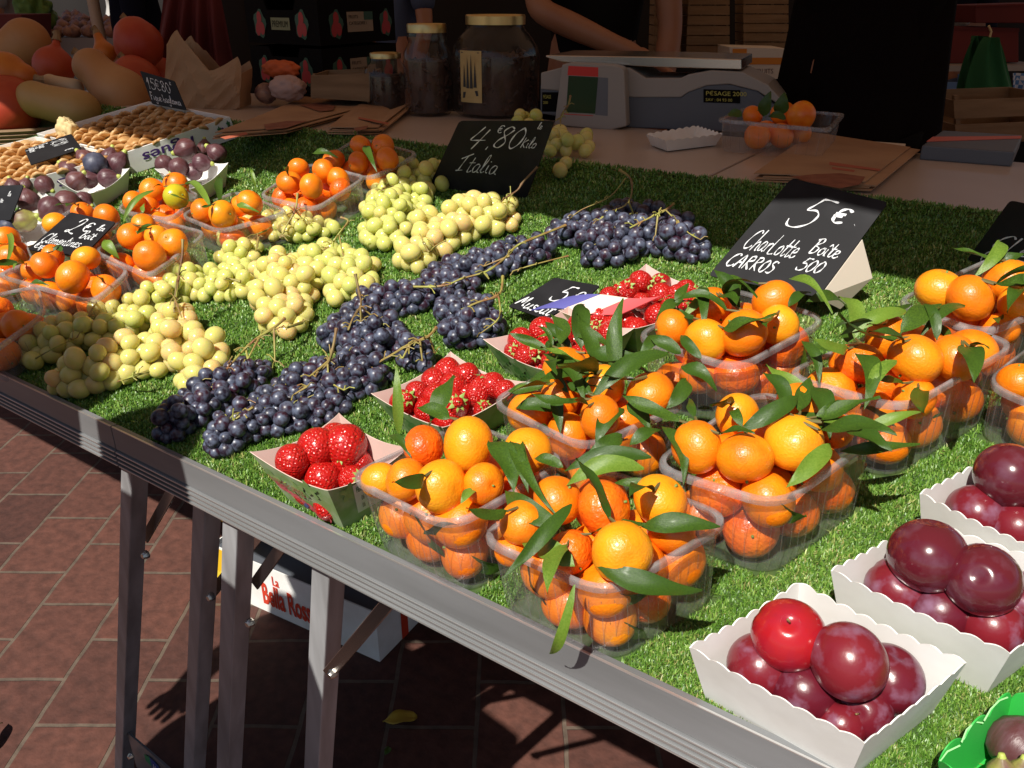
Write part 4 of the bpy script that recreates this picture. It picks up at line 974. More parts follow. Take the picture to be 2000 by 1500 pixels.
# plums --------------------------------------------------------------
def plum_fn(x, y, z):
    r = math.hypot(x, y); a = math.atan2(y, x)
    z2 = z * .95 - (.06 * math.exp(-(r / .09) ** 2) if z > 0 else -.03 * math.exp(-(r / .08) ** 2)); k = 1 - .05 * math.exp(-((a) / .14) ** 2) + .01 * math.sin(2 * a)
    return (x * k, y * k, z2)
PL = {k: sphere_mesh('plum', M[k], fn=plum_fn, seg=36, rings=22) for k in ('plum', 'plum_red', 'plum_dark')}
ps = MB(); ps.tube([(0, 0, 0), (.01, 0, .07), (.03, .01, .12)], [.02, .014, .018], 6); PSTEM = ps.mesh('stem', M['rachis_brown'])
PT = dict(name='fruit_tray', cat='tray', group='white scalloped plum trays', scallop=.004, waves=8)
def plums(items, phrase, ct=None):
    for (x, y, d, h, kind, lab, stem) in items:
        h += .014; P = G(x, y, h); Dm = d / FPX * depth(P)
        if ct: P = clampin(ct, P, Dm / 2, 1.06)
        vw = C0 - P; vw /= np.linalg.norm(vw)
        q = Vector(vw * (.9 if stem else .0) + rng.normal(size=3) * .35 + np.array([0, 0, .6])).to_track_quat('Z', 'Y').to_matrix().to_4x4() @ Matrix.Rotation(rng.uniform(2, 4), 4, 'Z')
        o = link('plum', PL[kind], None, Matrix.Translation(Vector(P)) @ q @ Matrix.Scale(Dm, 4)); tag(o, lab, 'plum', 'plums in ' + phrase)
        if stem: link('stem', PSTEM, o, Matrix.Translation((0, 0, .41)))
r1 = tray([(1345, 1262), (1690, 1450), (1890, 1292), (1560, 1135)], .072, 'frontmost white scalloped tray of plums beside the rail', dip=.004, taper=.86, **PT)
plums([(1455, 1305, 132, .034, 'plum', 'dusky plum at the left end of the frontmost tray', 0), (1540, 1240, 142, .070, 'plum_red', 'bright red plum on top in the frontmost tray', 1),
       (1562, 1358, 134, .030, 'plum', 'bloomy plum low beneath the red one in the frontmost tray', 0), (1658, 1292, 152, .072, 'plum', 'large bloomy plum on top right in the frontmost tray', 0),
       (1642, 1412, 100, .022, 'plum', 'reddish plum against the front wall of the frontmost tray', 0), (1700, 1400, 110, .026, 'plum', 'small plum with a stem scar at the front corner of the frontmost tray', 1), (1785, 1348, 138, .036, 'plum', 'wide bloomy plum at the right end of the frontmost tray', 0), (1610, 1310, 110, .025, 'plum', 'plum mostly hidden under the top two of the frontmost tray', 0)], 'the frontmost plum tray', r1)
r2 = tray([(1622, 1112), (1975, 1275), (2170, 1130), (1800, 1010)], .072, 'white scalloped tray of dark plums in the middle of the three', dip=.004, taper=.86, **PT)
plums([(1720, 1160, 128, .034, 'plum', 'bloomy plum at the left end of the middle tray', 0), (1812, 1085, 150, .074, 'plum_dark', 'large dark crimson plum on top left in the middle tray', 0), (1918, 1132, 142, .072, 'plum_dark', 'dark scuffed plum on top right in the middle tray', 0),
       (1828, 1205, 130, .030, 'plum', 'red plum low between the top two in the middle tray', 0), (1740, 1095, 70, .03, 'plum', 'plum half hidden behind the dark crimson one', 0), (1950, 1235, 126, .030, 'plum', 'bloomy plum at the front wall of the middle tray', 0), (2010, 1180, 120, .036, 'plum', 'plum cut by the photo edge in the middle tray', 0), (1860, 1140, 110, .025, 'plum', 'plum buried under the dark pair in the middle tray', 0)], 'the middle plum tray', r2)
r3 = tray([(1796, 962), (2060, 1085), (2230, 960), (1960, 870)], .072, 'white scalloped tray of plums farthest back at the right edge', dip=.004, taper=.86, **PT)
plums([(1898, 1002, 112, .034, 'plum', 'red bloomy plum at the left of the rear tray', 0), (1972, 930, 132, .070, 'plum_dark', 'big dark red plum on top in the rear tray', 0), (1985, 1030, 110, .032, 'plum', 'scarred plum in front in the rear tray', 0), (1915, 955, 80, .03, 'plum', 'small plum behind the left one in the rear tray', 0), (2060, 990, 110, .04, 'plum', 'plum beyond the photo edge in the rear tray', 0)], 'the rear plum tray', r3)
# green tray at the lower right corner, with lobed rim
g1 = tray([(1832, 1492), (1990, 1640), (2210, 1500), (1975, 1362)], .045, 'bright green lobed tray cut off by the lower right corner', 'fruit_tray', 'tray', None, taper=.8, scallop=.012, mo='green_card', mi='green_card', lobes=True)
mb = MB()
for i in (3,):
    fi = side_fn(g1, i, -.004)
for (a, b, c) in (((1868, 1490, .046), (1895, 1466, .046), (1962, 1372, .05)),):
    pass
def ln(pts, w_, nm, par):
    mb = MB(); I = par.matrix_world.inverted(); mb.tube([I @ Vector(G(*p)) for p in pts], w_, 5); mb.build(nm, M['green_edge'], par)
ln([(1836, 1486, .048), (1850, 1468, .052), (1875, 1456, .052)], .0006, 'edge_line', g1[0])
ln([(1878, 1450, .052), (1888, 1425, .055), (1905, 1410, .055), (1920, 1412, .053)], .0006, 'edge_line', g1[0])
ln([(1922, 1408, .053), (1935, 1385, .056), (1952, 1368, .056), (1968, 1362, .054)], .0006, 'edge_line', g1[0])

# figs ---------------------------------------------------------------
def figmesh(key):
    prof = [(0.001, -.5), (.05, -.5), (.2, -.47), (.36, -.36), (.45, -.18), (.47, 0), (.40, .18), (.28, .32), (.17, .42), (.12, .50), (.095, .57), (.08, .60), (0.001, .61)]
    mb = MB(); mb.lathe(prof, 28, fn=lambda p, a: (p.x * (1 + .035 * math.sin(9 * a) + .02 * math.sin(4 * a)), p.y * (1 + .035 * math.sin(9 * a)), p.z)); return mb.mesh('fig', M[key], True)
FIG = {k: figmesh(k) for k in ('fig', 'fig_green', 'fig_blue')}
fn_ = MB(); fn_.lathe([(.125, .50), (.10, .58), (.08, .63), (.0, .64)], 12); FNECK = fn_.mesh('neck', mat('fig_neck', (.42, .48, .10), .5))
def fig(P, Dm, axis, kind, label, group):
    vr, vu = RM[:, 0], -RM[:, 1]; vf = -RM[:, 2]
    ax = vr * axis[0] + vu * axis[1] + vf * (axis[2] if len(axis) > 2 else .1)
    q = Vector(ax).to_track_quat('Z', 'Y').to_matrix().to_4x4()
    o = link('fig', FIG[kind], None, Matrix.Translation(Vector(P)) @ q @ Matrix.Scale(Dm, 4)); tag(o, label, 'fig', group)
    link('neck', FNECK, o); return o
FT = dict(name='fig_tray', cat='tray', group='white fig trays', dip=.014, taper=.72)
k1 = tray([(112, 352), (172, 378), (253, 328), (190, 300)], .06, 'white fig tray with a dark blue fig, in front of the dried figs', **FT)
for a in [(150, 352, 40, (.6, .55), 'fig', 'long fig lying across the front of the middle fig tray', .058), (187, 322, 48, (-.2, -.4, -.8), 'fig_blue', 'blue black fig seen from its round end in the middle fig tray', .07), (232, 318, 46, (.5, .8), 'fig', 'striped purple fig with green neck at the right of the middle tray', .06),
          (165, 308, 36, (-.5, .5), 'fig', 'fig at the back of the middle fig tray', .06), (134, 332, 40, (-.6, .5), 'fig', 'dull fig at the left of the middle fig tray', .055), (212, 348, 40, (.8, .1), 'fig', 'fig half sunk at the front right of the middle fig tray', .045), (215, 305, 36, (.2, .6), 'fig', 'fig behind the striped one in the middle tray', .055), (175, 350, 38, (.9, .2), 'fig', 'fig in the centre front of the middle tray', .045)]:
    P = G(a[0], a[1], a[6]); fig(P, a[2] / FPX * depth(P), a[3], a[4], a[5], 'figs in the middle tray')
k2 = tray([(302, 330), (372, 368), (446, 318), (372, 290)], .06, 'white fig tray standing in front of the purple lettering', **FT)
for a in [(362, 292, 44, (-.8, -.3), 'fig', 'big dusky fig on top in the tray by the purple lettering', .075), (322, 322, 38, (.4, -.5), 'fig', 'fig at the left end of the tray by the purple lettering', .055), (350, 328, 40, (.1, -.3, -.5), 'fig', 'fig at the front of the tray by the purple lettering', .058), (395, 318, 38, (.9, -.1), 'fig', 'reddish fig lying right in the tray by the purple lettering', .058),
          (422, 298, 40, (-.7, .5), 'fig', 'fig with yellow neck at the right of its tray', .062), (400, 288, 32, (0, .8), 'fig', 'small fig with upright neck at the back of its tray', .06), (380, 335, 36, (.5, .2), 'fig', 'fig low in the middle of the right tray', .04)]:
    P = G(a[0], a[1], a[6]); fig(P, a[2] / FPX * depth(P), a[3], a[4], a[5], 'figs in the right tray')
k3 = tray([(-40, 430), (48, 482), (185, 410), (80, 370)], .055, 'white fig tray at the left edge beside the boîte price sign', **FT)
for a in [(88, 362, 38, (.7, -.5), 'fig', 'brownish fig at the back right of the left fig tray', .065), (55, 390, 46, (-.3, .8), 'fig', 'plump wine red fig in the left tray', .07), (98, 408, 50, (-.5, -.6), 'fig', 'pale purple fig in the middle of the left tray', .065), (128, 398, 54, (-.8, -.2), 'fig', 'large lilac fig at the right of the left tray', .062),
          (50, 430, 48, (.9, .3), 'fig_green', 'greenish fig at the front of the left tray', .052), (165, 392, 36, (.6, -.4), 'fig', 'small red brown fig at the right tip of the left tray', .05), (25, 365, 34, (-.2, .6), 'fig', 'fig behind the small price sign in the left tray', .06), (50, 362, 30, (.2, .6), 'fig', 'small fig at the back of the left tray', .055), (15, 440, 32, (-.3, .3), 'fig_blue', 'blue grey fig under the small price sign', .05), (0, 410, 46, (0, .5), 'fig', 'fig hidden by the small price sign', .04)]:
    P = G(a[0], a[1], a[6]); fig(P, a[2] / FPX * depth(P), a[3], a[4], a[5], 'figs in the left tray')
for a in [(1992, 1452, 120, (.6, .75), 'fig', 'large purple fig upper in the green tray'), (1958, 1510, 66, (-.1, .95), 'fig_green', 'fig with split greenish neck in the green tray'), (1995, 1510, 60, (.1, .9), 'fig_green', 'fig with pale neck at the photo corner in the green tray')]:
    P = G(a[0], a[1], .03 if a[2] > 100 else .04); fig(P, a[2] / FPX * depth(P), a[3], a[4], a[5], 'figs in the green tray')

# ------------------------------------------------------------------ crates of dried figs
def dfig_fn(x, y, z): 
    r = math.hypot(x, y)
    return (x * 1.0, y * (.60 + .12 * x), z * .24 + .03 * math.sin(9 * x) + .03 * math.cos(7 * y))
DF = sphere_mesh('dried_fig', M['dried_fig'], .5, .5, 14, 8, dfig_fn)
def dried_crate(px, h, label, phrase, rows, cols, key, level=None):
    if level is None:
        cr = tray(px, h, label, 'fig_crate', 'crate', 'crates of dried figs', taper=.99, dip=0.0, thick=.004)
    T, Fm, Q, cx, hh, tp = cr
    for i in range(rows):
        for j in range(cols):
            u, v = (j + .5) / cols, (i + .5 + .25 * (j % 2 - .5)) / rows
            p = (np.array(Q[0]) * (1 - u) + np.array(Q[1]) * u) * (1 - v) + (np.array(Q[3]) * (1 - u) + np.array(Q[2]) * u) * v
            p = cx + (p - cx) * .95
            su = np.linalg.norm(np.array(Q[1]) - np.array(Q[0])) / cols
            ang = math.atan2(Q[1][1] - Q[0][1], Q[1][0] - Q[0][0])
            Mx = Fm @ Matrix.Translation((*p, h - .014 + rng.uniform(-.003, .004))) @ Matrix.Rotation(ang + math.pi / 2 + rng.normal() * .15, 4, 'Z') @ Matrix.Rotation(rad(22) + rng.normal() * .10, 4, 'Y') @ Matrix.Rotation(rng.normal() * .12, 4, 'X') @ Matrix.Scale(su * 3.3, 4)
            o = link('dried_fig', DF, None, Mx); tag(o, 'flattened honey brown dried fig overlapping its neighbours in ' + phrase, 'dried fig', 'dried figs in ' + phrase)
    return cr
dA = dried_crate([(236, 300), (449, 229), (290, 197), (72, 262)], .062, 'white crate of dried figs with upside down purple lettering and grape emblem', 'the right crate', 8, 13, 'A')
dB = dried_crate([(-70, 384), (236, 303), (70, 266), (-180, 330)], .062, 'white crate of dried figs nearest the left photo edge', 'the left crate', 8, 13, 'B')
fA = side_fn(dA, 0, .0014); mb = MB(); mb.cur = 0
font_on(mb, 'Figues', fA, .16, .28, .46, .30, flip=True, bold=.015, shear=.15)
for (s_, t_) in ((.90, .45), (.925, .5), (.95, .48), (.912, .36), (.938, .38), (.925, .28), (.96, .58), (.90, .6)):
    mb.cur = 0; blob(mb, side_fn(dA, 0, .0014 + .0006 * rng.random()), s_, t_, .012, .065, 10)
mb.cur = 1; blob(mb, side_fn(dA, 0, .0026), .872, .62, .016, .13, 20, .3); blob(mb, side_fn(dA, 0, .0026), .965, .74, .016, .13, 20, .3)
mb.build('print', [M['purple_ink'], M['dark_green_ink']], dA[0])
mb = MB(); mb.cur = 0; font_on(mb, 'Figues', side_fn(dB, 0, .0014), .55, .2, .5, .26, bold=.01, flip=True); mb.build('print', M['purple_ink'], dB[0])
# crumpled husk on the crate corner
def crumple(name, c, r, mt, label, cat, seed=1, sq=(1, 1, 1), amp=.5, tall=0):
    rg = np.random.default_rng(seed); K = rg.normal(size=(7, 3)) * 3.2; ph = rg.uniform(0, 6, 7)
    def fn(x, y, z):
        d = np.array([x, y, z]) / .5; s = sum(abs(math.sin(K[i] @ d + ph[i])) for i in range(7)) / 7
        k = 1 + amp * (s - .6) * 2; return (x * k * sq[0], y * k * sq[1], z * k * sq[2])
    me = sphere_mesh(name, M[mt] if isinstance(mt, str) else mt, seg=40, rings=26, fn=fn)
    o = link(name, me, None, Matrix.Translation(Vector(c)) @ Matrix.Scale(2 * r, 4)); tag(o, label, cat); return o
P = G(132, 252, .075); crumple('corn_husk', P, 22 / FPX * depth(P), 'straw', 'crumpled dry tan husk lying on the corner between the dried fig crates', 'husk', 3, (1.1, .8, .9), .45)

# ------------------------------------------------------------------ grapes
BER = {}
for k in ('white_grape', 'green_grape', 'pink_grape', 'black_grape'):
    BER[k] = sphere_mesh('grape', M[k], .5, .5 * (1.15 if k != 'black_grape' else 1.04), 22, 14)
bunches = [
 # label, kinds, berry diameter, [(px,py,halfwidth px)], count, height factor
 ('shaded yellow green grape bunch nearest the left rail corner', 'wwwwgg', 0.0293, [(75, 700, 42), (150, 655, 55), (225, 640, 50), (270, 635, 34)], 48, 1.0),
 ('amber grape bunch in front of the shaded one, tail towards the rail', 'wwwp', 0.0293, [(135, 748, 34), (205, 735, 42), (265, 705, 34), (330, 705, 34)], 40, .9),
 ('peach coloured grape bunch with upright stalk beside the black grapes', 'pwwp', 0.0302, [(340, 640, 34), (355, 680, 44), (400, 700, 44), (385, 745, 30)], 42, 1.1),
 ('small yellow grape sprig behind the shaded bunch', 'w', 0.0288, [(268, 605, 16), (300, 600, 14)], 6, .8),
 ('long thin green grape bunch reaching left past the clementines', 'gwg', 0.0265, [(325, 590, 26), (370, 560, 34), (430, 560, 34), (480, 560, 34)], 52, .9),
 ('green grape bunch climbing from the long one up to the orange punnet', 'ggw', 0.0274, [(465, 520, 38), (475, 460, 34), (490, 430, 24)], 42, 1.0),
 ('yellow grape bunch under the pale twig behind the centre bunches', 'wgw', 0.0270, [(520, 435, 28), (575, 450, 36), (630, 450, 34)], 40, .9),
 ('amber grape bunch in the centre with a lobe pointing at the rail', 'wwpw', 0.0298, [(535, 520, 34), (590, 545, 48), (555, 600, 46), (560, 635, 38)], 68, 1.0),
 ('yellow grape bunch with brown stalk ending beside the black grapes', 'wgg', 0.0298, [(620, 510, 34), (690, 535, 44), (690, 575, 40)], 48, 1.0),
 ('big bright yellow green bunch left of the Italia sign', 'ggw', 0.0302, [(855, 345, 36), (800, 360, 60), (765, 420, 58), (752, 465, 34)], 92, 1.15),
 ('amber grape bunch lying right of the Italia sign stalk', 'wwwwp', 0.0316, [(985, 430, 38), (930, 435, 48), (870, 460, 42), (808, 512, 30)], 66, 1.05),
 ('grape bunch in shade behind the Italia sign', 'wwg', 0.0307, [(1110, 265, 44), (1100, 305, 46), (1020, 235, 22)], 46, 1.1),
 ('black grape bunch nearest the rail, in shade', 'b', 0.0220, [(335, 840, 26), (385, 800, 44), (430, 760, 52), (500, 725, 34)], 90, 1.0),
 ('black grape bunch between the strawberry tray and the shaded one', 'b', 0.0220, [(440, 860, 30), (510, 815, 48), (590, 800, 50), (650, 790, 36)], 98, 1.0),
 ('bloomy black grape bunch heaped above the front tray', 'b', 0.0220, [(540, 770, 36), (610, 745, 46), (680, 745, 46), (740, 735, 34)], 92, 1.0),
 ('black grape bunch with an upright forked stalk', 'b', 0.0241, [(650, 650, 36), (710, 650, 54), (760, 665, 40), (700, 690, 46)], 92, 1.1),
 ('black grape tip right of the pale twig', 'b', 0.0241, [(800, 690, 26), (835, 705, 16)], 16, .8),
 ('black grape bunch running from the yellow grapes into the middle', 'b', 0.0231, [(700, 600, 26), (770, 595, 32), (840, 575, 34), (900, 560, 34)], 80, .9),
 ('black grape bunch ending in a round tip behind the second tray', 'b', 0.0241, [(880, 600, 28), (915, 620, 40), (950, 640, 36), (905, 655, 34)], 70, .95),
 ('black grape bunch lying under the long green stalk', 'b', 0.0241, [(850, 545, 28), (920, 530, 38), (1000, 505, 38), (1060, 490, 32)], 92, .95),
 ('black grape bunch at the top of the row in front of the shade line', 'b', 0.0261, [(1100, 450, 30), (1170, 455, 44), (1230, 480, 44), (1170, 500, 32)], 92, 1.05),
 ('rightmost black grape bunch beside the Charlotte sign', 'b', 0.0261, [(1210, 430, 30), (1270, 450, 42), (1320, 470, 40), (1360, 490, 24)], 88, 1.0),
]
KK = {'w': 'white_grape', 'g': 'green_grape', 'p': 'pink_grape', 'b': 'black_grape'}
pos = []; radi = []; owner = []; att = []; tgtw = []
for bi, (lab, kinds, Db, sp_, N_, hf) in enumerate(bunches):
    pale = kinds != 'b'; N_ = min(98, int(N_ * (1.18 if pale else 1.22))); sp_ = [(a_, b_, c_ * (1.22 if pale else 1.16)) for a_, b_, c_ in sp_]
    sp3 = [np.array(G(x, y, .016)) for x, y, _ in sp_]; wm = [w_ / FPX * depth(p) for (x, y, w_), p in zip(sp_, sp3)]
    seg = [np.linalg.norm(sp3[i + 1] - sp3[i]) for i in range(len(sp3) - 1)]
    for k in range(N_):
        s = rng.uniform(0, sum(seg)); i = 0
        while i < len(seg) - 1 and s > seg[i]: s -= seg[i]; i += 1
        t = min(1, s / seg[i]); c = sp3[i] * (1 - t) + sp3[i + 1] * t; W_ = wm[i] * (1 - t) + wm[i + 1] * t
        W_ = max(W_ - Db * .35, Db * .3)
        a = rng.uniform(0, 2 * math.pi); rr_ = W_ * math.sqrt(rng.uniform(0, 1))
        hh = Db * .5 + .006 + abs(rng.normal()) * .4 * W_ * hf * (1 - (rr_ / W_) ** 2 * .6) + rng.uniform(0, 1) * W_ * hf * .75 * (1 - (rr_ / (W_ + 1e-6)) ** 2)
        pos.append([c[0] + rr_ * math.cos(a), c[1] + rr_ * math.sin(a), hh]); radi.append(Db / 2 * rng.uniform(.84 if kinds != 'b' else .74, 1.08)); owner.append(bi)
        att.append([c[0], c[1], W_])
pos = np.array(pos); radi = np.array(radi); owner = np.array(owner); att = np.array(att)
for it in range(70):
    d = pos[:, None, :] - pos[None, :, :]; L_ = np.sqrt((d ** 2).sum(-1)) + 1e-9
    mn = (radi[:, None] + radi[None, :]) * .90; ov = np.clip(mn - L_, 0, None); np.fill_diagonal(ov, 0)
    pos += (d / L_[..., None] * (ov * .32)[..., None]).sum(1)
    v = pos[:, :2] - att[:, :2]; l2 = np.sqrt((v ** 2).sum(1)) + 1e-9; ex = np.clip(l2 - att[:, 2], 0, None)
    pos[:, :2] -= v / l2[:, None] * (ex * .35)[:, None]
    pos[:, 2] -= .0006
    pos[:, 2] = np.maximum(pos[:, 2], radi * .98 + .004)
STEMS = {0: [[(190, 585, .05), (183, 600, .055), (160, 640, .04)], [(70, 700, .03), (105, 680, .045), (150, 660, .04)]],
 1: [[(290, 725, .04), (260, 735, .045), (230, 745, .03)], [(300, 660, .04), (286, 675, .04)]],
 2: [[(357, 468, .15), (356, 500, .13), (350, 530, .11), (343, 570, .08), (340, 610, .06)], [(350, 540, .105), (340, 600, .06), (320, 640, .045)], [(340, 580, .08), (355, 620, .055)]],
 3: [[(268, 566, .05), (262, 590, .035), (256, 604, .03)]],
 4: [[(470, 550, .04), (440, 545, .045), (400, 560, .03)]], 5: [[(505, 465, .05), (500, 490, .045)], [(520, 450, .045), (500, 458, .05)]],
 6: [[(581, 378, .09), (577, 410, .07), (560, 440, .05), (548, 465, .035)], [(577, 412, .07), (592, 428, .05), (605, 436, .05)], [(577, 412, .07), (558, 420, .05)]],
 7: [[(590, 630, .03), (560, 640, .05)]], 8: [[(666, 425, .09), (680, 432, .085), (663, 455, .065), (640, 485, .045), (620, 500, .035)], [(662, 460, .062), (672, 505, .04)], [(650, 478, .05), (610, 500, .045)]],
 9: [[(760, 360, .06), (745, 372, .065)]], 10: [[(1050, 326, .11), (1022, 355, .09), (1010, 372, .08), (985, 388, .065), (975, 400, .05)], [(990, 380, .07), (990, 405, .05)], [(870, 470, .05), (848, 482, .045), (838, 495, .03)], [(838, 492, .04), (826, 474, .055)]],
 11: [[(1114, 188, .12), (1110, 205, .11), (1096, 225, .09), (1095, 245, .07)], [(1098, 228, .09), (1085, 235, .07)]],
 12: [[(556, 622, .06), (535, 640, .06), (500, 662, .055), (470, 690, .05), (440, 725, .045)], [(535, 642, .06), (537, 705, .03)], [(505, 662, .055), (482, 705, .045)], [(480, 680, .05), (486, 712, .04)]],
 13: [[(495, 795, .05), (480, 805, .045), (455, 822, .04)], [(600, 755, .05), (575, 770, .045)]],
 14: [[(657, 642, .09), (650, 680, .075), (640, 710, .055), (615, 730, .045)], [(640, 712, .055), (645, 745, .04), (672, 762, .04)], [(642, 705, .055), (605, 735, .05)]],
 15: [[(694, 535, .12), (700, 565, .10), (705, 595, .08), (690, 620, .06), (680, 645, .05)], [(705, 598, .08), (730, 620, .06), (750, 635, .05)], [(704, 600, .08), (705, 628, .06)]],
 16: [[(852, 640, .06), (835, 658, .06), (800, 672, .055), (770, 690, .05), (735, 710, .04)], [(800, 674, .055), (786, 700, .045)], [(820, 665, .06), (825, 705, .035)], [(837, 656, .06), (850, 690, .03)]],
 17: [[(800, 560, .045), (850, 560, .05), (880, 555, .05)]],
 18: [[(982, 540, .06), (975, 575, .06), (935, 590, .06), (900, 605, .05)], [(974, 580, .06), (975, 620, .05), (940, 650, .04)]],
 19: [[(1105, 440, .05), (1050, 462, .055), (1010, 480, .06), (985, 505, .06), (950, 530, .06), (900, 545, .05), (870, 560, .045)], [(995, 500, .06), (945, 520, .05)], [(1110, 500, .045), (1050, 515, .05), (1000, 530, .045)], [(945, 532, .06), (955, 545, .05)]],
 20: [[(1210, 332, .11), (1232, 350, .11), (1232, 385, .085), (1215, 405, .065), (1180, 415, .05)], [(1228, 395, .08), (1238, 420, .05)], [(1222, 348, .11), (1190, 385, .08), (1135, 410, .06), (1110, 430, .045)], [(1190, 415, .06), (1170, 430, .05)]],
 21: [[(1316, 398, .07), (1300, 410, .07), (1270, 425, .065), (1230, 445, .055)], [(1300, 410, .07), (1320, 430, .06), (1345, 455, .05), (1368, 468, .04)], [(1285, 420, .07), (1280, 460, .045)], [(1322, 432, .06), (1325, 455, .045)]]}
for bi, (lab, kinds, Db, sp_, N_, hf) in enumerate(bunches):
    idx = np.where(owner == bi)[0]; c = np.mean([G(x, y, 0) for x, y, _ in sp_], axis=0)
    T = empty('grape_bunch', Matrix.Translation(Vector(c)), lab, 'grapes', 'black grape bunches' if kinds == 'b' else 'pale grape bunches')
    for j in idx:
        x, y, h_ = pos[j]; y = min(max(y, RY + .02), 1.9)
        sl_ = slope(y); nrm_ = np.array([0, -sl_, 1]) / math.hypot(sl_, 1)
        P = np.array([x, y, zs(y)]) + nrm_ * h_ - c
        o = link('grape', BER[KK[random.choice(kinds)]], T, Matrix.Translation(Vector(P)) @ rand_rot() @ Matrix.Scale(radi[j] * 2, 4))
    mb = MB(); brown = MB()
    for q in STEMS.get(bi, []):
        pts = [np.array(G(*p)) - c for p in q]; pts = crom(pts, 4); n = len(pts); k0 = .0022 if q is STEMS[bi][0] else .0014
        kn = [k0 * (1 - .45 * i / n) * (1.35 if i % 5 == 0 else 1) for i in range(n)]
        for _b in range(7 if q is STEMS[bi][0] else 4):
            i_ = rng.integers(n // 3, n); p_ = pts[i_]; dv = rng.normal(size=3) * np.array([1, 1, .5]); dv /= np.linalg.norm(dv); l_ = rng.uniform(.008, .02)
            mb.tube([p_, p_ + dv * l_ * .55 + np.array([0, 0, .003]), p_ + dv * l_], [.0011, .0008, .0010], 5)
        (brown if (bi in (2, 10, 11, 15, 14, 20) and q is STEMS[bi][0]) else mb).tube(pts, kn, 6)
    # fine pedicels from the middle line to the berries near the top
    cen = np.array([pos[j] for j in idx]); hi = idx[np.argsort(-cen[:, 2])][:len(idx) // 3]
    for j in hi:
        x, y, h_ = pos[j]; P = np.array([x, y, zs(y) + h_]) - c; a_ = att[j]; Cc = np.array([a_[0], a_[1], zs(a_[1]) + h_ * .75 + .004]) - c
        Cc = P + (Cc - P) * min(1, .022 / (np.linalg.norm(Cc - P) + 1e-6))
        mb.tube([P, (P + Cc) / 2 + np.array([0, 0, .006]), Cc + np.array([0, 0, .006])], [.0009, .0007, .0008], 4)
    mb.build('stem', M['rachis'], T, smooth=True)
    if brown.v: brown.build('stalk', M['rachis_brown'], T, smooth=True)

# ------------------------------------------------------------------ chalkboard signs
def sign(pxh, label, writer, back=False, name='price_sign', rnd=.0):
    W = [G(x, y, h) if h is not None else None for x, y, h in pxh]
    A, Bq_, C_, Dq = W; n0 = np.cross(Bq_ - A, Dq - A); rt = ray(*pxh[2][:2]); C_ = C0 + rt * (((A - C0) @ n0) / (rt @ n0))
    c = (A + Bq_) / 2; T = empty(name, Matrix.Translation(Vector(c)), label, 'price sign', 'hand written chalk price signs')
    fn = bil(A, Bq_, C_, Dq, 0); mb = MB()
    n_ = np.cross(Bq_ - A, Dq - A); n_ /= np.linalg.norm(n_)
    if n_ @ (C0 - A) < 0: n_ = -n_
    pts = poly_round([(0, 0), (1, 0), (1, 1), (0, 1)], .045, 3)
    f_ = [fn(*p) - c for p in pts]; b_ = [p - n_ * .0022 for p in f_]; n = len(f_)
    mb.add(f_ + b_, [tuple(range(n)), tuple(range(n, 2 * n))[::-1]] + [(i, (i + 1) % n, n + (i + 1) % n, n + i) for i in range(n)])
    BD = mb.build('board', M['chalkboard'], T)
    asp = np.linalg.norm(Dq - A) / np.linalg.norm(Bq_ - A)
    f2 = bil(A, Bq_, C_, Dq, .0008); ff = lambda s, t: f2(s, t) - c
    mb = MB(); writer(mb, ff, asp); mb.build('writing', M['chalk'], BD)
    return T, A, Bq_, C_, Dq, n_, c
def w5(mb, f, a):
    hand(mb, '4', f, .18, .64, .27, .016, a * 1.25, .35); hand(mb, 'E', f, .46, .84, .10, .012, a * 1.2); hand(mb, '80', f, .46, .64, .27, .018, a * 1.15, .25)
    hand(mb, ',', f, .42, .64, .16, .014, a); hand(mb, 'Kilo', f, .76, .66, .13, .012, a, .2); hand(mb, 'le', f, .86, .90, .08, .010, a)
    hand(mb, 'Italia', f, .22, .28, .24, .015, a * .95, .15)
s5 = sign([(838, 364, .005), (1028, 388, .005), (1083, 236, .165), (897, 236, .15)], 'chalk price sign reading 4,80 le Kilo Italia behind the yellow grapes', w5)
mb = MB(); f2 = bil(s5[1], s5[2], s5[3], s5[4], .0009); hand(mb, 'Sicile', lambda s, t: f2(s, t) - s5[6], .34, .08, .14, .008, .8); mb.build('faint_writing', M['chalk_faint'], s5[0]) if False else None
def w7(mb, f, a):
    hand(mb, '5', f, .26, .58, .30, .017, slant=.25, fit=.26); hand(mb, 'E', f, .62, .70, .15, .022, fit=.15); hand(mb, '.', f, .86, .72, .05, .02, a)
    hand(mb, 'CharLotte', f, .08, .30, .19, .016, slant=.12, fit=.50); hand(mb, 'Boîte', f, .66, .38, .15, .015, slant=.12, fit=.26)
    hand(mb, '500', f, .66, .21, .12, .014, fit=.22); hand(mb, 'CARROS', f, .06, .12, .13, .016, slant=.1, fit=.44)
s7 = sign([(1383, 538, .052), (1598, 580, .052), (1735, 395, .155), (1546, 348, .155)], 'large chalk price sign reading 5 euro Charlotte Boîte 500 CARROS', w7)
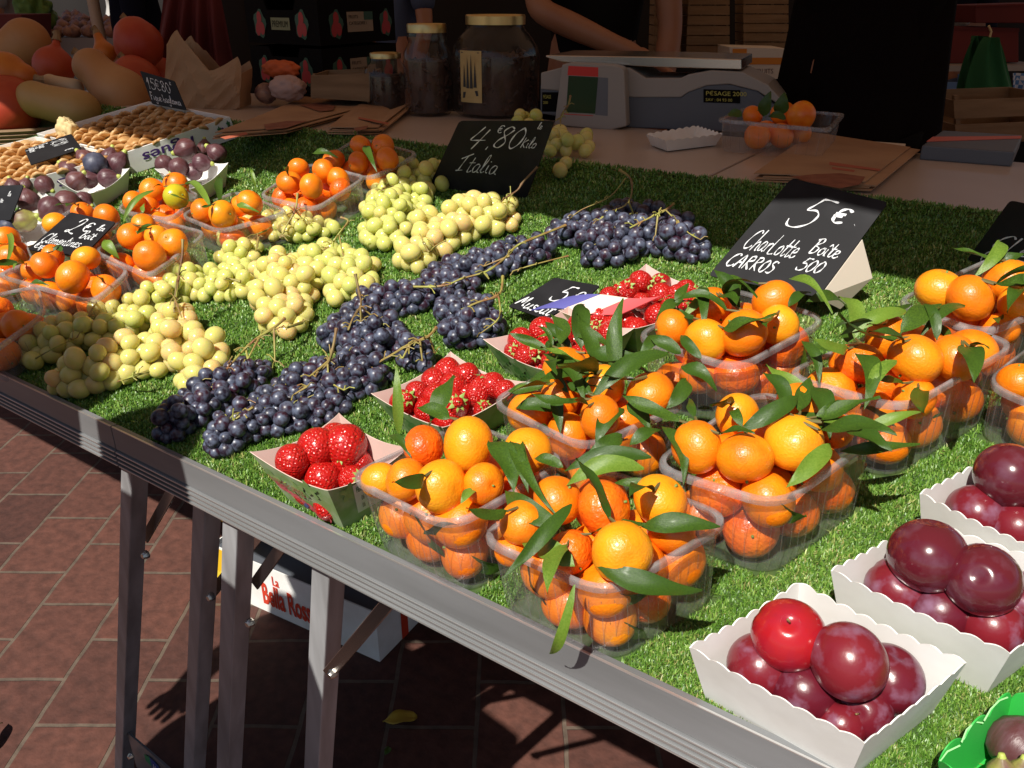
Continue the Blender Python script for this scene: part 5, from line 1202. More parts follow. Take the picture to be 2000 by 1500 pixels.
# its folded prop behind
a_, b_ = s7[2], s7[3]; bk = np.array([.045, .085, 0])
foot = np.array([a_[0] + .02, a_[1] + .055, 0]); foot[2] = zs(foot[1]) + .012
mb = MB(); q = [a_ + (b_ - a_) * .0 - s7[5] * .004, a_ + (b_ - a_) * .62 - s7[5] * .004, foot + np.array([.03, .03, .045]), foot]
mb.add([p - s7[6] for p in q], [(0, 1, 2, 3)]); mb.build('prop', M['flag_white'], s7[0], solid=.002)
def w6(mb, f, a):
    hand(mb, '5', f, .42, .42, .42, .035, slant=.1, fit=.26); hand(mb, 'E', f, .76, .50, .28, .03, fit=.16); hand(mb, 'Muscat', f, .04, .08, .30, .035, slant=.1, fit=.7)
sign([(992, 598, .03), (1090, 632, .03), (1172, 558, .06), (1084, 542, .06)], 'small chalk sign reading 5 euro Muscat lying before the flag flap', w6)
def w3(mb, f, a):
    hand(mb, '2', f, .28, .50, .40, .030, slant=.2, fit=.22); hand(mb, 'E', f, .54, .62, .24, .028, fit=.15); hand(mb, 'la', f, .80, .70, .16, .022, fit=.14); hand(mb, 'Boît', f, .64, .44, .20, .024, fit=.26)
    hand(mb, 'Clémentines', f, .06, .20, .24, .024, slant=.1, fit=.74); hand(mb, 'Espagne', f, .05, .06, .14, .022, slant=.1, fit=.45)
sign([(54, 487, .075), (160, 502, .075), (226, 434, .105), (138, 414, .105)], 'chalk sign reading 2 euro la Boîte Clémentines Espagne resting on oranges', w3)
def w4(mb, f, a):
    hand(mb, 'E', f, .50, .66, .17, .022, a * 1.2); hand(mb, 'la', f, .78, .68, .13, .018, a); hand(mb, 'Boîte', f, .60, .50, .13, .018, a * .8)
sign([(-70, 428, .065), (20, 430, .065), (46, 361, .12), (-60, 364, .12)], 'small chalk sign reading la Boîte at the left edge over the figs', w4)
def w2(mb, f, a):
    g_ = lambda s, t: f(t, 1 - s)
    hand(mb, '12,90', g_, .10, .55, .28, .030, .45, .2); hand(mb, 'E', g_, .80, .70, .16, .03, .5)
    hand(mb, 'Figue', g_, .05, .28, .18, .028, .5); hand(mb, 'baglama', g_, .05, .08, .18, .026, .42)
sign([(60, 322, .078), (160, 290, .078), (139, 261, .10), (48, 292, .10)], 'chalk sign reading 12,90 lying on the left crate of dried figs', w2)
def w1(mb, f, a):
    hand(mb, '15E80', f, .10, .50, .34, .028, slant=.05, fit=.68); hand(mb, 'K', f, .82, .80, .12, .02, a); hand(mb, 'Figue baglama', f, .05, .14, .24, .026, slant=.05, fit=.88)
sign([(297, 203, .068), (364, 216, .068), (340, 158, .13), (273, 138, .135)], 'chalk sign reading 15,80 standing in the right crate of dried figs', w1)
def w8(mb, f, a):
    hand(mb, '5', f, .60, .58, .30, .02, a * 1.3); hand(mb, 'CLé', f, .12, .26, .26, .022, a * 1.1, .15); hand(mb, 'Espagne', f, .10, .04, .18, .02, a * .8)
sign([(1888, 508, .05), (2090, 560, .05), (2200, 440, .14), (1972, 392, .15)], 'chalk sign cut off by the right photo edge above the clementines', w8)

# ------------------------------------------------------------------ things on the board and beyond
def vpl(P0, P1):
    "vertical plane through two points: px -> world"
    P0, P1 = np.array(P0, float), np.array(P1, float); n = np.array([-(P1 - P0)[1], (P1 - P0)[0], 0]); n /= np.linalg.norm(n)
    if n[1] < 0: n = -n
    def f(px, py): r = ray(px, py); return C0 + r * ((P0 - C0) @ n) / (r @ n)
    return f, n
def slab(mb, pts, dvec):
    n = len(pts); d = np.array(dvec); v = [np.array(p) for p in pts] + [np.array(p) + d for p in pts]
    mb.add(v, [tuple(range(n)), tuple(range(n, 2 * n))[::-1]] + [(i, (i + 1) % n, n + (i + 1) % n, n + i) for i in range(n)])
def loc_mb(mb, c): mb.v = [tuple(np.array(p) - c) for p in mb.v]; return mb
# weighing scale
f_, n_ = vpl(F(1240, 250, BZ), F(1480, 262, BZ)); c = F(1300, 255, BZ); T = empty('weighing_scale', Matrix.Translation(Vector(c)), 'grey and white shop weighing scale with tilted green display', 'scale')
mb = MB(); slab(mb, [f_(x, y) for x, y in ((1055, 222), (1055, 165), (1240, 172), (1330, 190), (1345, 178), (1380, 166), (1425, 164), (1480, 178), (1522, 212), (1530, 262), (1235, 250))], n_ * .22); LBY = loc_mb(mb, c).build('lower_body', M['scale_grey'], T, bevel=.004)
mb = MB(); slab(mb, [f_(x, y) for x, y in ((1057, 174), (1057, 142), (1110, 128), (1230, 132), (1262, 152), (1330, 152), (1345, 145), (1390, 137), (1450, 140), (1500, 165), (1528, 196), (1515, 200), (1480, 178), (1425, 164), (1380, 167), (1345, 180), (1330, 190), (1240, 190))], n_ * .212); mb.v = [tuple(np.array(p) - n_ * .004) for p in mb.v]; loc_mb(mb, c).build('upper_body', M['scale_white'], T, bevel=.003)
mb = MB(); slab(mb, [f_(x, y) for x, y in ((1066, 112), (1066, 108), (1270, 111), (1448, 116), (1448, 136), (1275, 131), (1100, 122))], n_ * .27); loc_mb(mb, c).build('weighing_pan', M['steel'], T, bevel=.002)
mb = MB(); slab(mb, [f_(x, y) - n_ * .05 for x, y in ((1093, 240), (1108, 124), (1122, 120), (1205, 124), (1222, 128), (1228, 135), (1232, 242), (1200, 250))], n_ * .045); DH = loc_mb(mb, c).build('display_head', M['scale_white'], T, bevel=.004)
fd = lambda x, y, o=0: f_(x, y) - n_ * (.0505 + o)
mb = MB(); mb.cur = 0; mb.add([fd(x, y) - c for x, y in ((1116, 215), (1121, 145), (1178, 148), (1172, 218))], [(0, 1, 2, 3)])
mb.cur = 1; mb.add([fd(x, y) - c for x, y in ((1172, 220), (1178, 148), (1197, 149), (1196, 222))], [(0, 1, 2, 3)])
mb.cur = 2; mb.add([fd(x, y) - c for x, y in ((1119, 144), (1121, 126), (1178, 129), (1178, 147))], [(0, 1, 2, 3)])
mb.add([fd(x, y) - c for x, y in ((1112, 219), (1112, 217.5), (1168, 221), (1168, 222.5))], [(0, 1, 2, 3)])
mb.build('screen', [M['screen'], M['key_grey'], M['red']], DH)
fs = lambda s, t: f_(1374 + 72 * s, 200 - 26 * t + 2 * s) - n_ * .0012 - c
mb = MB(); mb.cur = 0; mb.add([fs(0, 0), fs(1, 0), fs(1, 1), fs(0, 1)], [(0, 1, 2, 3)]); mb.cur = 1
fs2 = lambda s, t: np.array(fs(s, t)) - n_ * .0008
font_on(mb, 'P€SAGE 2000', fs2, .06, .55, .32, .42); font_on(mb, 'SAV : 04 93 00', fs2, .06, .12, .22, .38)
fs = lambda s, t: f_(1059 + 34 * s, 218 - 38 * t) - n_ * .0012 - c; fs3 = lambda s, t: np.array(fs(s, t)) - n_ * .0008
mb.cur = 0; mb.add([fs(0, 0), fs(1, 0), fs(1, 1), fs(0, 1)], [(0, 1, 2, 3)]); mb.cur = 1; font_on(mb, 'P€SAGE', fs3, .06, .68, .18, .5); font_on(mb, '2000', fs3, .06, .4, .14, .7)
mb.build('sticker', [M['black'], mat('sticker_yellow', (.50, .45, .08), .5)], LBY)
# jars
def jar(xl, xr, yb, yt, lidw, label, fill_, lab=False):
    PL_, PR_ = F(xl, yb, BZ), F(xr, yb, BZ); ctr = (PL_ + PR_) / 2; Wd = np.linalg.norm(PR_ - PL_); 
    vw = ctr[:2] / np.linalg.norm(ctr[:2]); ctr = np.array([ctr[0] + vw[0] * Wd * .35, ctr[1] + vw[1] * Wd * .35, BZ])
    top = atY((xl + xr) / 2, yt, ctr[1])[2]; H = top - BZ; R_ = Wd / 2; lr = R_ * lidw
    T = empty('glass_jar', Matrix.Translation(Vector(ctr)), label, 'jar', 'lidded glass jars')
    sq = lambda p, a: (p.x * (1 + .06 * abs(math.sin(2 * a)) * (1 if abs(math.hypot(p.x, p.y)) > lr * 1.02 else 0)), p.y * (1 + .06 * abs(math.sin(2 * a)) * (1 if math.hypot(p.x, p.y) > lr * 1.02 else 0)), p.z)
    mb = MB(); mb.lathe([(.001, .004), (R_ * .85, .002), (R_ * .97, .015), (R_, H * .1), (R_ * 1.0, H * .60), (R_ * .96, H * .70), (R_ * .80, H * .80), (lr * 1.02, H * .85), (lr * .98, H * .90), (lr * .98, H * .93)], 40, fn=sq); mb.build('glass', M['glass'], T, smooth=True)
    mb = MB(); mb.lathe([(lr * .97, H * .905), (lr * 1.05, H * .905), (lr * 1.05, H * .985), (lr * 1.02, H), (lr * .93, H), (lr * .90, H * .992), (.001, H * .992)], 40); mb.build('lid', M['brass'], T, smooth=True, ang=30)
    mb = MB()
    for _ in range(fill_):
        a = rng.uniform(0, 6.28); r_ = R_ * .93 * math.sqrt(rng.uniform(.45, 1)); z = rng.uniform(.015, H * .64); L_ = rng.uniform(.02, .05)
        p = np.array([r_ * math.cos(a), r_ * math.sin(a), z]); d = rng.normal(size=3); d /= np.linalg.norm(d); q = p + d * L_ * .6
        l_ = math.hypot(q[0], q[1]); 
        if l_ > R_ * .93: q[:2] *= R_ * .93 / l_
        q[2] = max(q[2], .012); mb.tube([p, (p + q) / 2 + rng.normal(size=3) * .003, q], [.004, .006, .003], 5)
    mb.lathe([(.001, .01), (R_ * .82, .01), (R_ * .84, H * .6), (.001, H * .64)], 20)
    mb.build('dried_filling', M['dried_bits'], T, smooth=True)
    return T, ctr, R_, H
jar(718, 800, 218, 103, .70, 'small glass jar with brass lid, leftmost of three', 60)
jar(795, 885, 228, 46, .80, 'tall glass jar of dark dried pods between the other two', 140)
T, ctr, R_, H = jar(888, 1050, 232, 28, .68, 'largest glass jar with gold label showing a spired church', 260)
a0 = math.atan2(-(ctr[1]), -(ctr[0])) - .62
cyl = lambda s, t, o=.002: ((R_ * 1.03 + o) * math.cos(a0 + s), (R_ * 1.03 + o) * math.sin(a0 + s), H * (.17 + .50 * t))
mb = MB(); mb.cur = 0; mb.quadgrid(lambda u, v: cyl(-.30 + .6 * u, v), 8, 1); mb.cur = 1
for (x0, x1, h0_, h1_) in ((-.2, -.12, .3, .75), (-.10, -.02, .28, .9), (.0, .08, .28, .95), (.10, .18, .3, .8)):
    mb.add([cyl(x0, h0_, .0035), cyl(x1, h0_, .0035), cyl((x0 + x1) / 2, h1_, .0035)], [(0, 1, 2)])
mb.add([cyl(-.22, .08, .0035), cyl(.22, .14, .0035), cyl(.2, .24, .0035), cyl(-.2, .2, .0035)], [(0, 1, 2, 3)])
mb.add([cyl(-.25, .97, .0035), cyl(.25, .97, .0035), cyl(.25, .955, .0035), cyl(-.25, .955, .0035)], [(0, 1, 2, 3)])
mb.build('label', [M['gold_label'], M['dark_ink']], T)
# flat paper bags
def flatbag(px, th, label, prints, seed, curl=.01, z=BZ):
    W = [F(x, y, z + .001) for x, y in px]; c = np.mean(W, axis=0); T = empty('paper_bag', Matrix.Translation(Vector(c)), label, 'paper bag', 'flat stacks of brown paper bags')
    mb = MB()
    for k in range(4):
        o = np.array([.004 * k * (-1) ** k, .003 * k, th * k / 4 + .0006 * k]); q = [(p - c) * (1 - .01 * k) + o for p in W]
        q = [p + np.array([0, 0, curl * (i % 2)]) for i, p in enumerate(q)]
        slab(mb, q, (0, 0, th / 4 - .0008))
    mb.build('bags', M['kraft'], T)
    mb = MB()
    for (mi_, pts) in prints:
        mb.cur = mi_; mb.add([F(x, y, z + th + .004 + curl * .6) - c for x, y in pts], [tuple(range(len(pts)))])
    mb.build('print', [M['kraft_print'], M['kraft_red']], T)
flatbag([(415, 272), (505, 240), (610, 190), (728, 190), (700, 222), (560, 264)], .012, 'longest stack of flat brown paper bags beside the dried fig crate', [(0, [(585, 205), (625, 200), (655, 207), (650, 215), (625, 218)]), (0, [(515, 243), (560, 236), (600, 236), (560, 250), (520, 254)]), (1, [(430, 268), (480, 258), (485, 262), (440, 272)])], 1, .004)
flatbag([(640, 262), (722, 203), (765, 226), (806, 214), (742, 262), (700, 268)], .014, 'small curled stack of brown paper bags in front of the jars', [(1, [(700, 228), (760, 240), (758, 243), (700, 232)]), (0, [(690, 250), (720, 245), (715, 252), (695, 256)])], 2, .006)
flatbag([(1475, 355), (1592, 272), (1790, 300), (1700, 378), (1640, 372), (1545, 362)], .012, 'stack of brown paper bags behind the Charlotte sign', [(0, [(1545, 345), (1590, 340), (1640, 338), (1690, 345), (1680, 360), (1640, 368), (1580, 356)]), (1, [(1620, 316), (1720, 330), (1718, 334), (1620, 322)]), (1, [(1625, 326), (1670, 332), (1668, 336), (1625, 330)])], 3, .004)
# standing crumpled bag
P0, P1 = F(318, 212, BZ), F(470, 214, BZ); f_, n_ = vpl(P0, P1); c = (P0 + P1) / 2
T = empty('paper_bag', Matrix.Translation(Vector(c)), 'open crumpled brown paper bag standing behind the dried figs', 'paper bag')
outl_t = [(322, 88), (333, 70), (345, 57), (357, 76), (375, 95), (395, 118), (413, 140), (440, 126), (464, 110), (470, 130)]; outl_b = [(318, 214), (335, 216), (352, 218), (370, 220), (385, 220), (400, 219), (418, 218), (435, 216), (455, 214), (470, 210)]
mb = MB(); n1 = len(outl_t); nv = 10
def bagP(u, v, back):
    x = u * (n1 - 1); i = min(int(x), n1 - 2); t = x - i
    a = np.array(outl_t[i]) * (1 - t) + np.array(outl_t[i + 1]) * t; b = np.array(outl_b[i]) * (1 - t) + np.array(outl_b[i + 1]) * t
    if back: a = a + np.array([0, 8 + 6 * math.sin(i)])
    q = b * (1 - v) + a * v; P = f_(*q); dpt = .11 * back * (1 - .15 * v) * (1 if 0 < u < 1 else 0)
    return P - c + n_ * (dpt + .010 * math.sin(5 * u + 2 * v) + .010 * (abs(math.sin(7.3 * u + 4.1 * v + 1)) - .5) * (1 - v * .5) + .007 * (abs(math.sin(13 * u - 9 * v)) - .5) * (1 - v))
mb.quadgrid(lambda u, v: bagP(u, v, 0), 26, 12); mb.quadgrid(lambda u, v: bagP(u, v, 1), 26, 12); mb.build('paper', M['kraft'], T, solid=.0012)
# paper tray by the scale
pt = tray([(1262, 262), (1300, 275), (1412, 262), (1360, 246)], .028, 'small white scalloped tray lying before the scale', 'fruit_tray', 'tray', None, taper=.85, scallop=.004, waves=7, flat=BZ)
# shallow tray with red paper at the right
W = [F(x, y, BZ) for x, y in ((1795, 312), (1975, 326), (1990, 290), (1835, 280))]; c = np.mean(W, axis=0)
T = empty('dark_tray', Matrix.Translation(Vector(c)), 'dark shallow box with a strip of red paper on the board at right', 'box'); mb = MB(); slab(mb, [p - c for p in W], (0, 0, .03)); mb.build('box', M['scale_grey'], T, bevel=.003)
mb = MB(); q = [W[0] * .8 + W[3] * .2, W[1] * .25 + W[2] * .75, W[1] * .1 + W[2] * .9, W[0] * .5 + W[3] * .5]; slab(mb, [p - c + np.array([0, 0, .0305]) for p in q], (0, 0, .0012)); mb.build('red_paper', mat('red_paper', (.62, .14, .10), .6), T)
W = [F(x, y, BZ) for x, y in ((1640, 290), (1765, 300), (1768, 286), (1650, 277))]; c = np.mean(W, axis=0); mb = MB(); slab(mb, [p - c for p in W], (0, 0, .006)); tag(mb.build('paper_pad', M['flag_white'], None, Matrix.Translation(Vector(c))), 'pale pad with a dark border lying behind the brown bags', 'pad')
# pumpkins and squashes
def squash(x0, y0, r0, x1, y1, r1, Z, key, label, stem=True, ribs=0, flat_=1.0):
    Z *= 1.12
    A = D(x0, y0, Z); B_ = D(x1, y1, Z); R0, R1 = r0 * Z / FPX, r1 * Z / FPX; ax = B_ - A; L_ = np.linalg.norm(ax) + 1e-6
    n = 26; prof = [(.001, -R0 * flat_)]
    tot0, tot1 = -R0 * flat_, L_ + R1
    for i in range(1, n):
        z = tot0 + (tot1 - tot0) * (1 - math.cos(math.pi * i / n)) / 2
        ra = math.sqrt(max(0, 1 - (z / (R0 * (flat_ if z < 0 else 1))) ** 2)) * R0 if abs(z) < R0 * (flat_ if z < 0 else 1) else 0
        rb = math.sqrt(max(0, R1 ** 2 - (z - L_) ** 2)) if abs(z - L_) < R1 else 0
        t = min(1, max(0, z / L_)); t = t * t * (3 - 2 * t); mid = (R0 * (1 - t) + R1 * t) * (.93 if 0 < z < L_ else 0)
        prof.append((max(ra, rb, mid, .001), z))
    rs = [p[0] for p in prof]; rs = [rs[0]] + [(rs[i - 1] + 2 * rs[i] + rs[i + 1]) / 4 for i in range(1, len(rs) - 1)] + [rs[-1]]
    prof = [(r_, p[1]) for r_, p in zip(rs, prof)] + [(.001, tot1)]
    q = Vector(ax).to_track_quat('Z', 'Y').to_matrix().to_4x4(); T = Matrix.Translation(Vector(A)) @ q
    mb = MB(); mb.lathe(prof, 32, fn=lambda p, a: (p.x * (1 + ribs * math.cos(10 * a)), p.y * (1 + ribs * math.cos(10 * a)), p.z))
    o = link('squash', mb.mesh('squash', M[key], True), None, T); tag(o, label, 'squash', 'pumpkins and squashes')
    if stem:
        mb = MB(); mb.tube([(0, 0, tot1 - .008), (0, 0, tot1 + .012), (.006, 0, tot1 + .022)], [.016, .011, .013], 8); mb.build('stalk', M['stalk'], o, smooth=True)
for a in [(155, 216, 40, 68, 194, 35, 2.30, 'squash_olive', 'olive tan butternut squash lying in front, stalk to the left'), (238, 188, 54, 180, 132, 36, 2.42, 'squash_tan', 'largest tan butternut leaning behind the olive one'),
          (105, 130, 38, 110, 82, 7, 2.55, 'pumpkin_red', 'small red onion shaped pumpkin with thin pointed top'), (271, 86, 46, 265, 75, 40, 2.75, 'pumpkin_red', 'round orange red pumpkin on top of the heap', True, .018),
          (268, 160, 46, 262, 150, 40, 2.68, 'pumpkin_red', 'red pumpkin half hidden by the price sign'), (145, 172, 18, 98, 160, 15, 2.45, 'squash_pale', 'pale cream squash wedged between red and tan ones', False),
          (12, 145, 42, 45, 150, 26, 2.35, 'pumpkin_orange', 'mottled orange pumpkin at the left photo edge'), (52, 82, 44, -5, 125, 46, 2.7, 'squash_tan', 'big brown squash at the upper left of the heap', False),
          (12, 212, 62, 20, 205, 55, 2.32, 'pumpkin_red', 'dark red pumpkin at the lower left of the heap', False), (205, 104, 22, 192, 72, 9, 2.8, 'pumpkin_orange', 'little orange pumpkin with tall brown stalk at the back'),
          (232, 125, 28, 228, 118, 24, 2.85, 'squash_tan', 'tan squash between the orange and the round red one', False), (318, 150, 30, 318, 140, 26, 2.9, 'pumpkin_red', 'red pumpkin behind the standing brown paper bag', False)]:
    squash(*a)
# basket under the pumpkins
A_, B_, C_, D_ = D(-120, 262, 2.5), D(120, 250, 2.6), D(330, 205, 3.1), D(-150, 180, 3.3)
zb_ = A_[2]; cc = np.mean([A_, B_, C_, D_], axis=0); T = empty('wicker_basket', Matrix.Translation((cc[0], cc[1], zb_ - .06)), 'shallow wicker basket holding the pumpkin heap', 'basket')
qq = [np.array([p[0] - cc[0], p[1] - cc[1]]) for p in (A_, B_, C_, D_)]
mb = MB(); ring = poly_round(qq, .2, 6)
for k in range(5): mb.tube([(*(p * (1 + .01 * k)), .012 + .012 * k) for p in ring + [ring[0]]], .007, 6, False)
mb.build('weave', M['wood'], T, smooth=True); mb = MB(); mb.prism([tuple(p * .99) for p in ring], 0, .012); mb.build('base', M['wood'], T)
for (a, b) in (((60, 250), (84, 252)), ((96, 228), (125, 250)), ((58, 243), (83, 249))):
    pass
# black crates with printed berries
E1, E2, E3 = D(500, 190, 2.95), D(637, 205, 2.72), D(778, 170, 3.1)
for p in (E1, E3): p[2] = E2[2]
u1, u2 = E1 - E2, E3 - E2; zc = E2[2]; hc = .145
names = ['lowest black fruit crate, behind the orange bundle', 'second black fruit crate from the bottom of the stack', 'third black fruit crate from the bottom of the stack', 'top black fruit crate cut by the upper photo edge']
for k in range(4):
    z0 = zc + (k - .75) * hc; c = np.array([E2[0], E2[1], z0]); T = empty('fruit_crate', Matrix.Translation(Vector(c)), names[k], 'crate', 'stacked black fruit crates')
    a_, b_ = np.array([u1[0], u1[1], 0]), np.array([u2[0], u2[1], 0]); up = np.array([0, 0, 1.])
    mb = MB()
    o0 = np.zeros(3); t_ = .012
    nb = a_ / np.linalg.norm(a_); na = b_ / np.linalg.norm(b_)
    slab(mb, [o0, a_, a_ + up * hc * .93, a_ * .72 + up * hc * .93, a_ * .68 + up * hc * .72, a_ * .32 + up * hc * .72, a_ * .28 + up * hc * .93, up * hc * .93], na * t_)
    slab(mb, [na * t_, b_, b_ + up * hc * .93, na * t_ + up * hc * .93], nb * t_)
    slab(mb, [a_ + na * t_, a_ + b_, a_ + b_ + up * hc * .93, a_ + na * t_ + up * hc * .93], -nb * t_)
    slab(mb, [b_ + nb * t_, b_ + a_ - nb * t_, b_ + a_ - nb * t_ + up * hc * .93, b_ + nb * t_ + up * hc * .93], -na * t_)
    slab(mb, [nb * .012 + na * .013, a_ - nb * .012 + na * .012, a_ + b_ - nb * .012 - na * .012, b_ + nb * .012 - na * .012], up * .01)
    CB = mb.build('crate_body', M['black'], T)
    fa = lambda s, t, o=.0015: a_ * (1 - s) - na * o + up * hc * t; fb = lambda s, t, o=.0015: b_ * s - nb * o + up * hc * t
    mb = MB()
    for (f3, sc) in ((fa, .2), (fa, .78), (fb, .2), (fb, .86)):
        mb.cur = 2; blob(mb, lambda s, t: f3(s, t, .0018), sc, .42, .085, .30, 20, .12, 1)
        mb.cur = 0
        for (dx, dy) in ((-.03, .30), (.03, .32), (0, .55), (-.01, .38)): blob(mb, lambda s, t: f3(s, t, .0024 + .001 * abs(dx) + .001 * dy), sc + dx, dy, .034, .14)
    mb.cur = 1; mb.add([fa(s, t) for s, t in ((.36, .30), (.62, .30), (.62, .56), (.36, .56))], [(0, 1, 2, 3)])
    mb.cur = 3; mb.add([fb(s, t) for s, t in ((.34, .25), (.68, .25), (.68, .68), (.34, .68))], [(0, 1, 2, 3)])
    mb.cur = 2; mb.add([fb(s, t, .0022) for s, t in ((.56, .50), (.68, .50), (.68, .68), (.56, .68))], [(0, 1, 2, 3)])
    mb.cur = 4; font_on(mb, 'PREMIUM', lambda s, t: fa(s, t, .0023), .375, .36, .14, .27); font_on(mb, 'FRUITS', lambda s, t: fb(s, t, .0023), .36, .54, .07, .4); font_on(mb, 'CATEGORIE I', lambda s, t: fb(s, t, .0023), .36, .40, .07, .4)
    mb.build('print', [mat('berry_red', (.42, .03, .03), .5), mat('label_olive', (.24, .25, .13), .6), mat('leaf_dark', (.03, .09, .05), .5), mat('label_pale', (.34, .26, .18), .6), M['black']], CB)
mb = MB(); c = np.array([E2[0], E2[1], 0]) + (u1 + u2) * np.array([.5, .5, 0]); mb.box((0, 0, (zc - .75 * hc) / 2), (.5, .45, zc - .75 * hc - .002)); tag(mb.build('plinth', M['black'], None, Matrix.Translation((c[0], c[1], 0))), 'dark block under the stack of black fruit crates', 'plinth')
# orange bundle
P = D(548, 135, 2.6); crumple('orange_net', P, .06, mat('orange_net', (.55, .10, .02), .7), 'twisted orange net lying over a pink cloth bundle', 'net', 5, (1.3, .5, .45), .28)
P = D(562, 172, 2.55); crumple('cloth_bundle', P, .065, mat('pink_cloth', (.45, .30, .26), .8), 'crumpled pinkish cloth bundle under the orange net', 'bundle', 6, (1.0, .7, .6), .22)
P = D(520, 182, 2.6); crumple('onion', P, .035, 'onion', 'brown onion beside the pinkish cloth bundle', 'onion', 8, (1, 1, .9), .06)
# wooden box behind the jars
def boxat(pxs, Z, dep, key, name, label, cat, group=None, kind=None, rim=None, post=None):
    W = [D(x, y, Z) for x, y in pxs]; W = [np.array([p[0], p[1], p[2]]) for p in W]; P0, P1 = W[0], W[1]
    f3, n3 = vpl(P0, P1); W = [f3(x, y) for x, y in pxs]; c = np.mean(W, axis=0); T = empty(name, Matrix.Translation(Vector(c)), label, cat, group)
    return T, W, c, n3, f3
def slatbox(pxs, Z, dep, key, label, nsl=3, gap=.25, nv=0, group=None, name='wooden_crate', bottom=True):
    T, W, c, n3, f3 = boxat(pxs, Z, dep, key, name, label, 'crate', group); A_, B_, C_, D_ = [p - c for p in W]
    fn = lambda s, t: A_ * (1 - s) * (1 - t) + B_ * s * (1 - t) + C_ * s * t + D_ * (1 - s) * t
    mb = MB()
    for i in range(nsl):
        t0 = i / nsl + gap / nsl / 2; t1 = (i + 1) / nsl - gap / nsl / 2
        slab(mb, [fn(.0, t0), fn(1, t0), fn(1, t1), fn(.0, t1)], n3 * .006); slab(mb, [fn(.0, t0) + n3 * dep, fn(1, t0) + n3 * dep, fn(1, t1) + n3 * dep, fn(0, t1) + n3 * dep], n3 * .006)
        for s in (0, 1): 
            e = fn(s, t0); e2 = fn(s, t1); w_ = (B_ - A_) / np.linalg.norm(B_ - A_) * (.006 if s == 0 else -.006)
            slab(mb, [e + n3 * .0065, e + n3 * (dep - .001), e2 + n3 * (dep - .001), e2 + n3 * .0065], w_)
    mb.build('slats', M[key], T); mb = MB()
    for s in ([.04, .96] + [j / (nv + 1) for j in range(1, nv + 1)]):
        slab(mb, [fn(s - .02, -.02) + n3 * .0065, fn(s + .02, -.02) + n3 * .0065, fn(s + .02, 1.03) + n3 * .0065, fn(s - .02, 1.03) + n3 * .0065], n3 * .014)
    mb.build('posts', M[key], T)
    if bottom: mb = MB(); slab(mb, [A_ + n3 * .02, B_ + n3 * .02, B_ + n3 * (dep - .01), A_ + n3 * (dep - .01)], (0, 0, .006)); mb.build('bottom', M[key], T)
    return T, fn, n3
slatbox([(607, 192), (722, 200), (722, 142), (607, 146)], 2.5, .2, 'wood', 'plain wooden box between the black crates and the jars', 1, .05)
slatbox([(1868, 285), (2080, 275), (2080, 182), (1862, 190)], 2.45, .28, 'wood', 'slatted wooden crate at the right edge behind the board', 2, .25)
slatbox([(1815, 275), (1866, 270), (1866, 215), (1815, 215)], 2.75, .2, 'wood', 'small wooden crate end left of the slatted crate', 1, .1)
for (a, lab) in ((((1276, 108), (1330, 108), (1330, -10), (1280, -10)), 'narrow upright slatted crate behind the scale pan'), (((1340, 108), (1425, 108), (1425, -10), (1345, -10)), 'middle upright slatted crate behind the scale'), (((1452, 100), (1540, 100), (1540, -10), (1452, -10)), 'widest upright slatted crate next to the black apron')):
    slatbox(list(a), 3.1, .12, 'wood', lab, 6, .12, 2, group='upright slatted crates behind the scale')
T, W, c, n3, f3 = boxat([(1425, 150), (1536, 155), (1536, 95), (1425, 92)], 2.9, .2, None, 'printed_box', 'white and orange printed fruit box behind the scale', 'box')
mb = MB(); slab(mb, [p - c for p in W], n3 * .2); mb.build('box', M['flag_white'], T)
mb = MB(); g_ = lambda s, t: f3(1425 + 111 * s, 152 - 58 * t) - c - n3 * .002
mb.cur = 0; mb.add([g_(.05, .45), g_(.98, .45), g_(.98, .68), g_(.30, .68), g_(.30, .98), g_(.05, .98)], [tuple(range(6))]); mb.cur = 1; blob(mb, lambda s, t: g_(s, t) - n3 * .001, .2, .25, .09, .16, 16, .3); font_on(mb, 'FRUITS', lambda s, t: g_(s, t), .45, .15, .16, .45); mb.build('print', [M['orange_print'], mat('brown_ink', (.12, .05, .04), .6)], T)
# right far side: red crates, shelf, blue crate, cloth
for (pxs, Z, key, lab) in ((((1812, 125), (1990, 122), (1990, 55), (1812, 50)), 3.6, 'dark_red', 'long dark red crate under the far counter'), (((1905, 45), (2060, 45), (2060, 5), (1905, 10)), 3.5, 'dark_red', 'dark red crate stacked above the green cloth')):
    T, W, c, n3, f3 = boxat(list(pxs), Z, .3, key, 'plastic_crate', lab, 'crate', 'dark red crates'); mb = MB(); slab(mb, [p - c for p in W], n3 * .3); mb.build('tub', M[key], T, bevel=.004)
    mb = MB(); g_ = lambda s, t: (W[0] * (1 - s) + W[1] * s) * (1 - t) + (W[3] * (1 - s) + W[2] * s) * t - c - n3 * .004; slab(mb, [g_(0, .9), g_(1, .9), g_(1, 1), g_(0, 1)], n3 * .003); mb.build('lip', M[key], T)
T, W, c, n3, f3 = boxat([(1812, 140), (2060, 138), (2060, 128), (1812, 128)], 3.5, .4, None, 'shelf', 'grey plank shelf under the dark red crates', 'shelf'); mb = MB(); slab(mb, [p - c for p in W], n3 * .4); mb.build('plank', M['scale_white'], T)
T, W, c, n3, f3 = boxat([(1812, 200), (1878, 200), (1878, 145), (1812, 145)], 3.3, .3, None, 'blue_crate', 'blue plastic crate below the grey shelf', 'crate'); mb = MB()
g_ = lambda s, t: (W[0] * (1 - s) + W[1] * s) * (1 - t) + (W[3] * (1 - s) + W[2] * s) * t - c
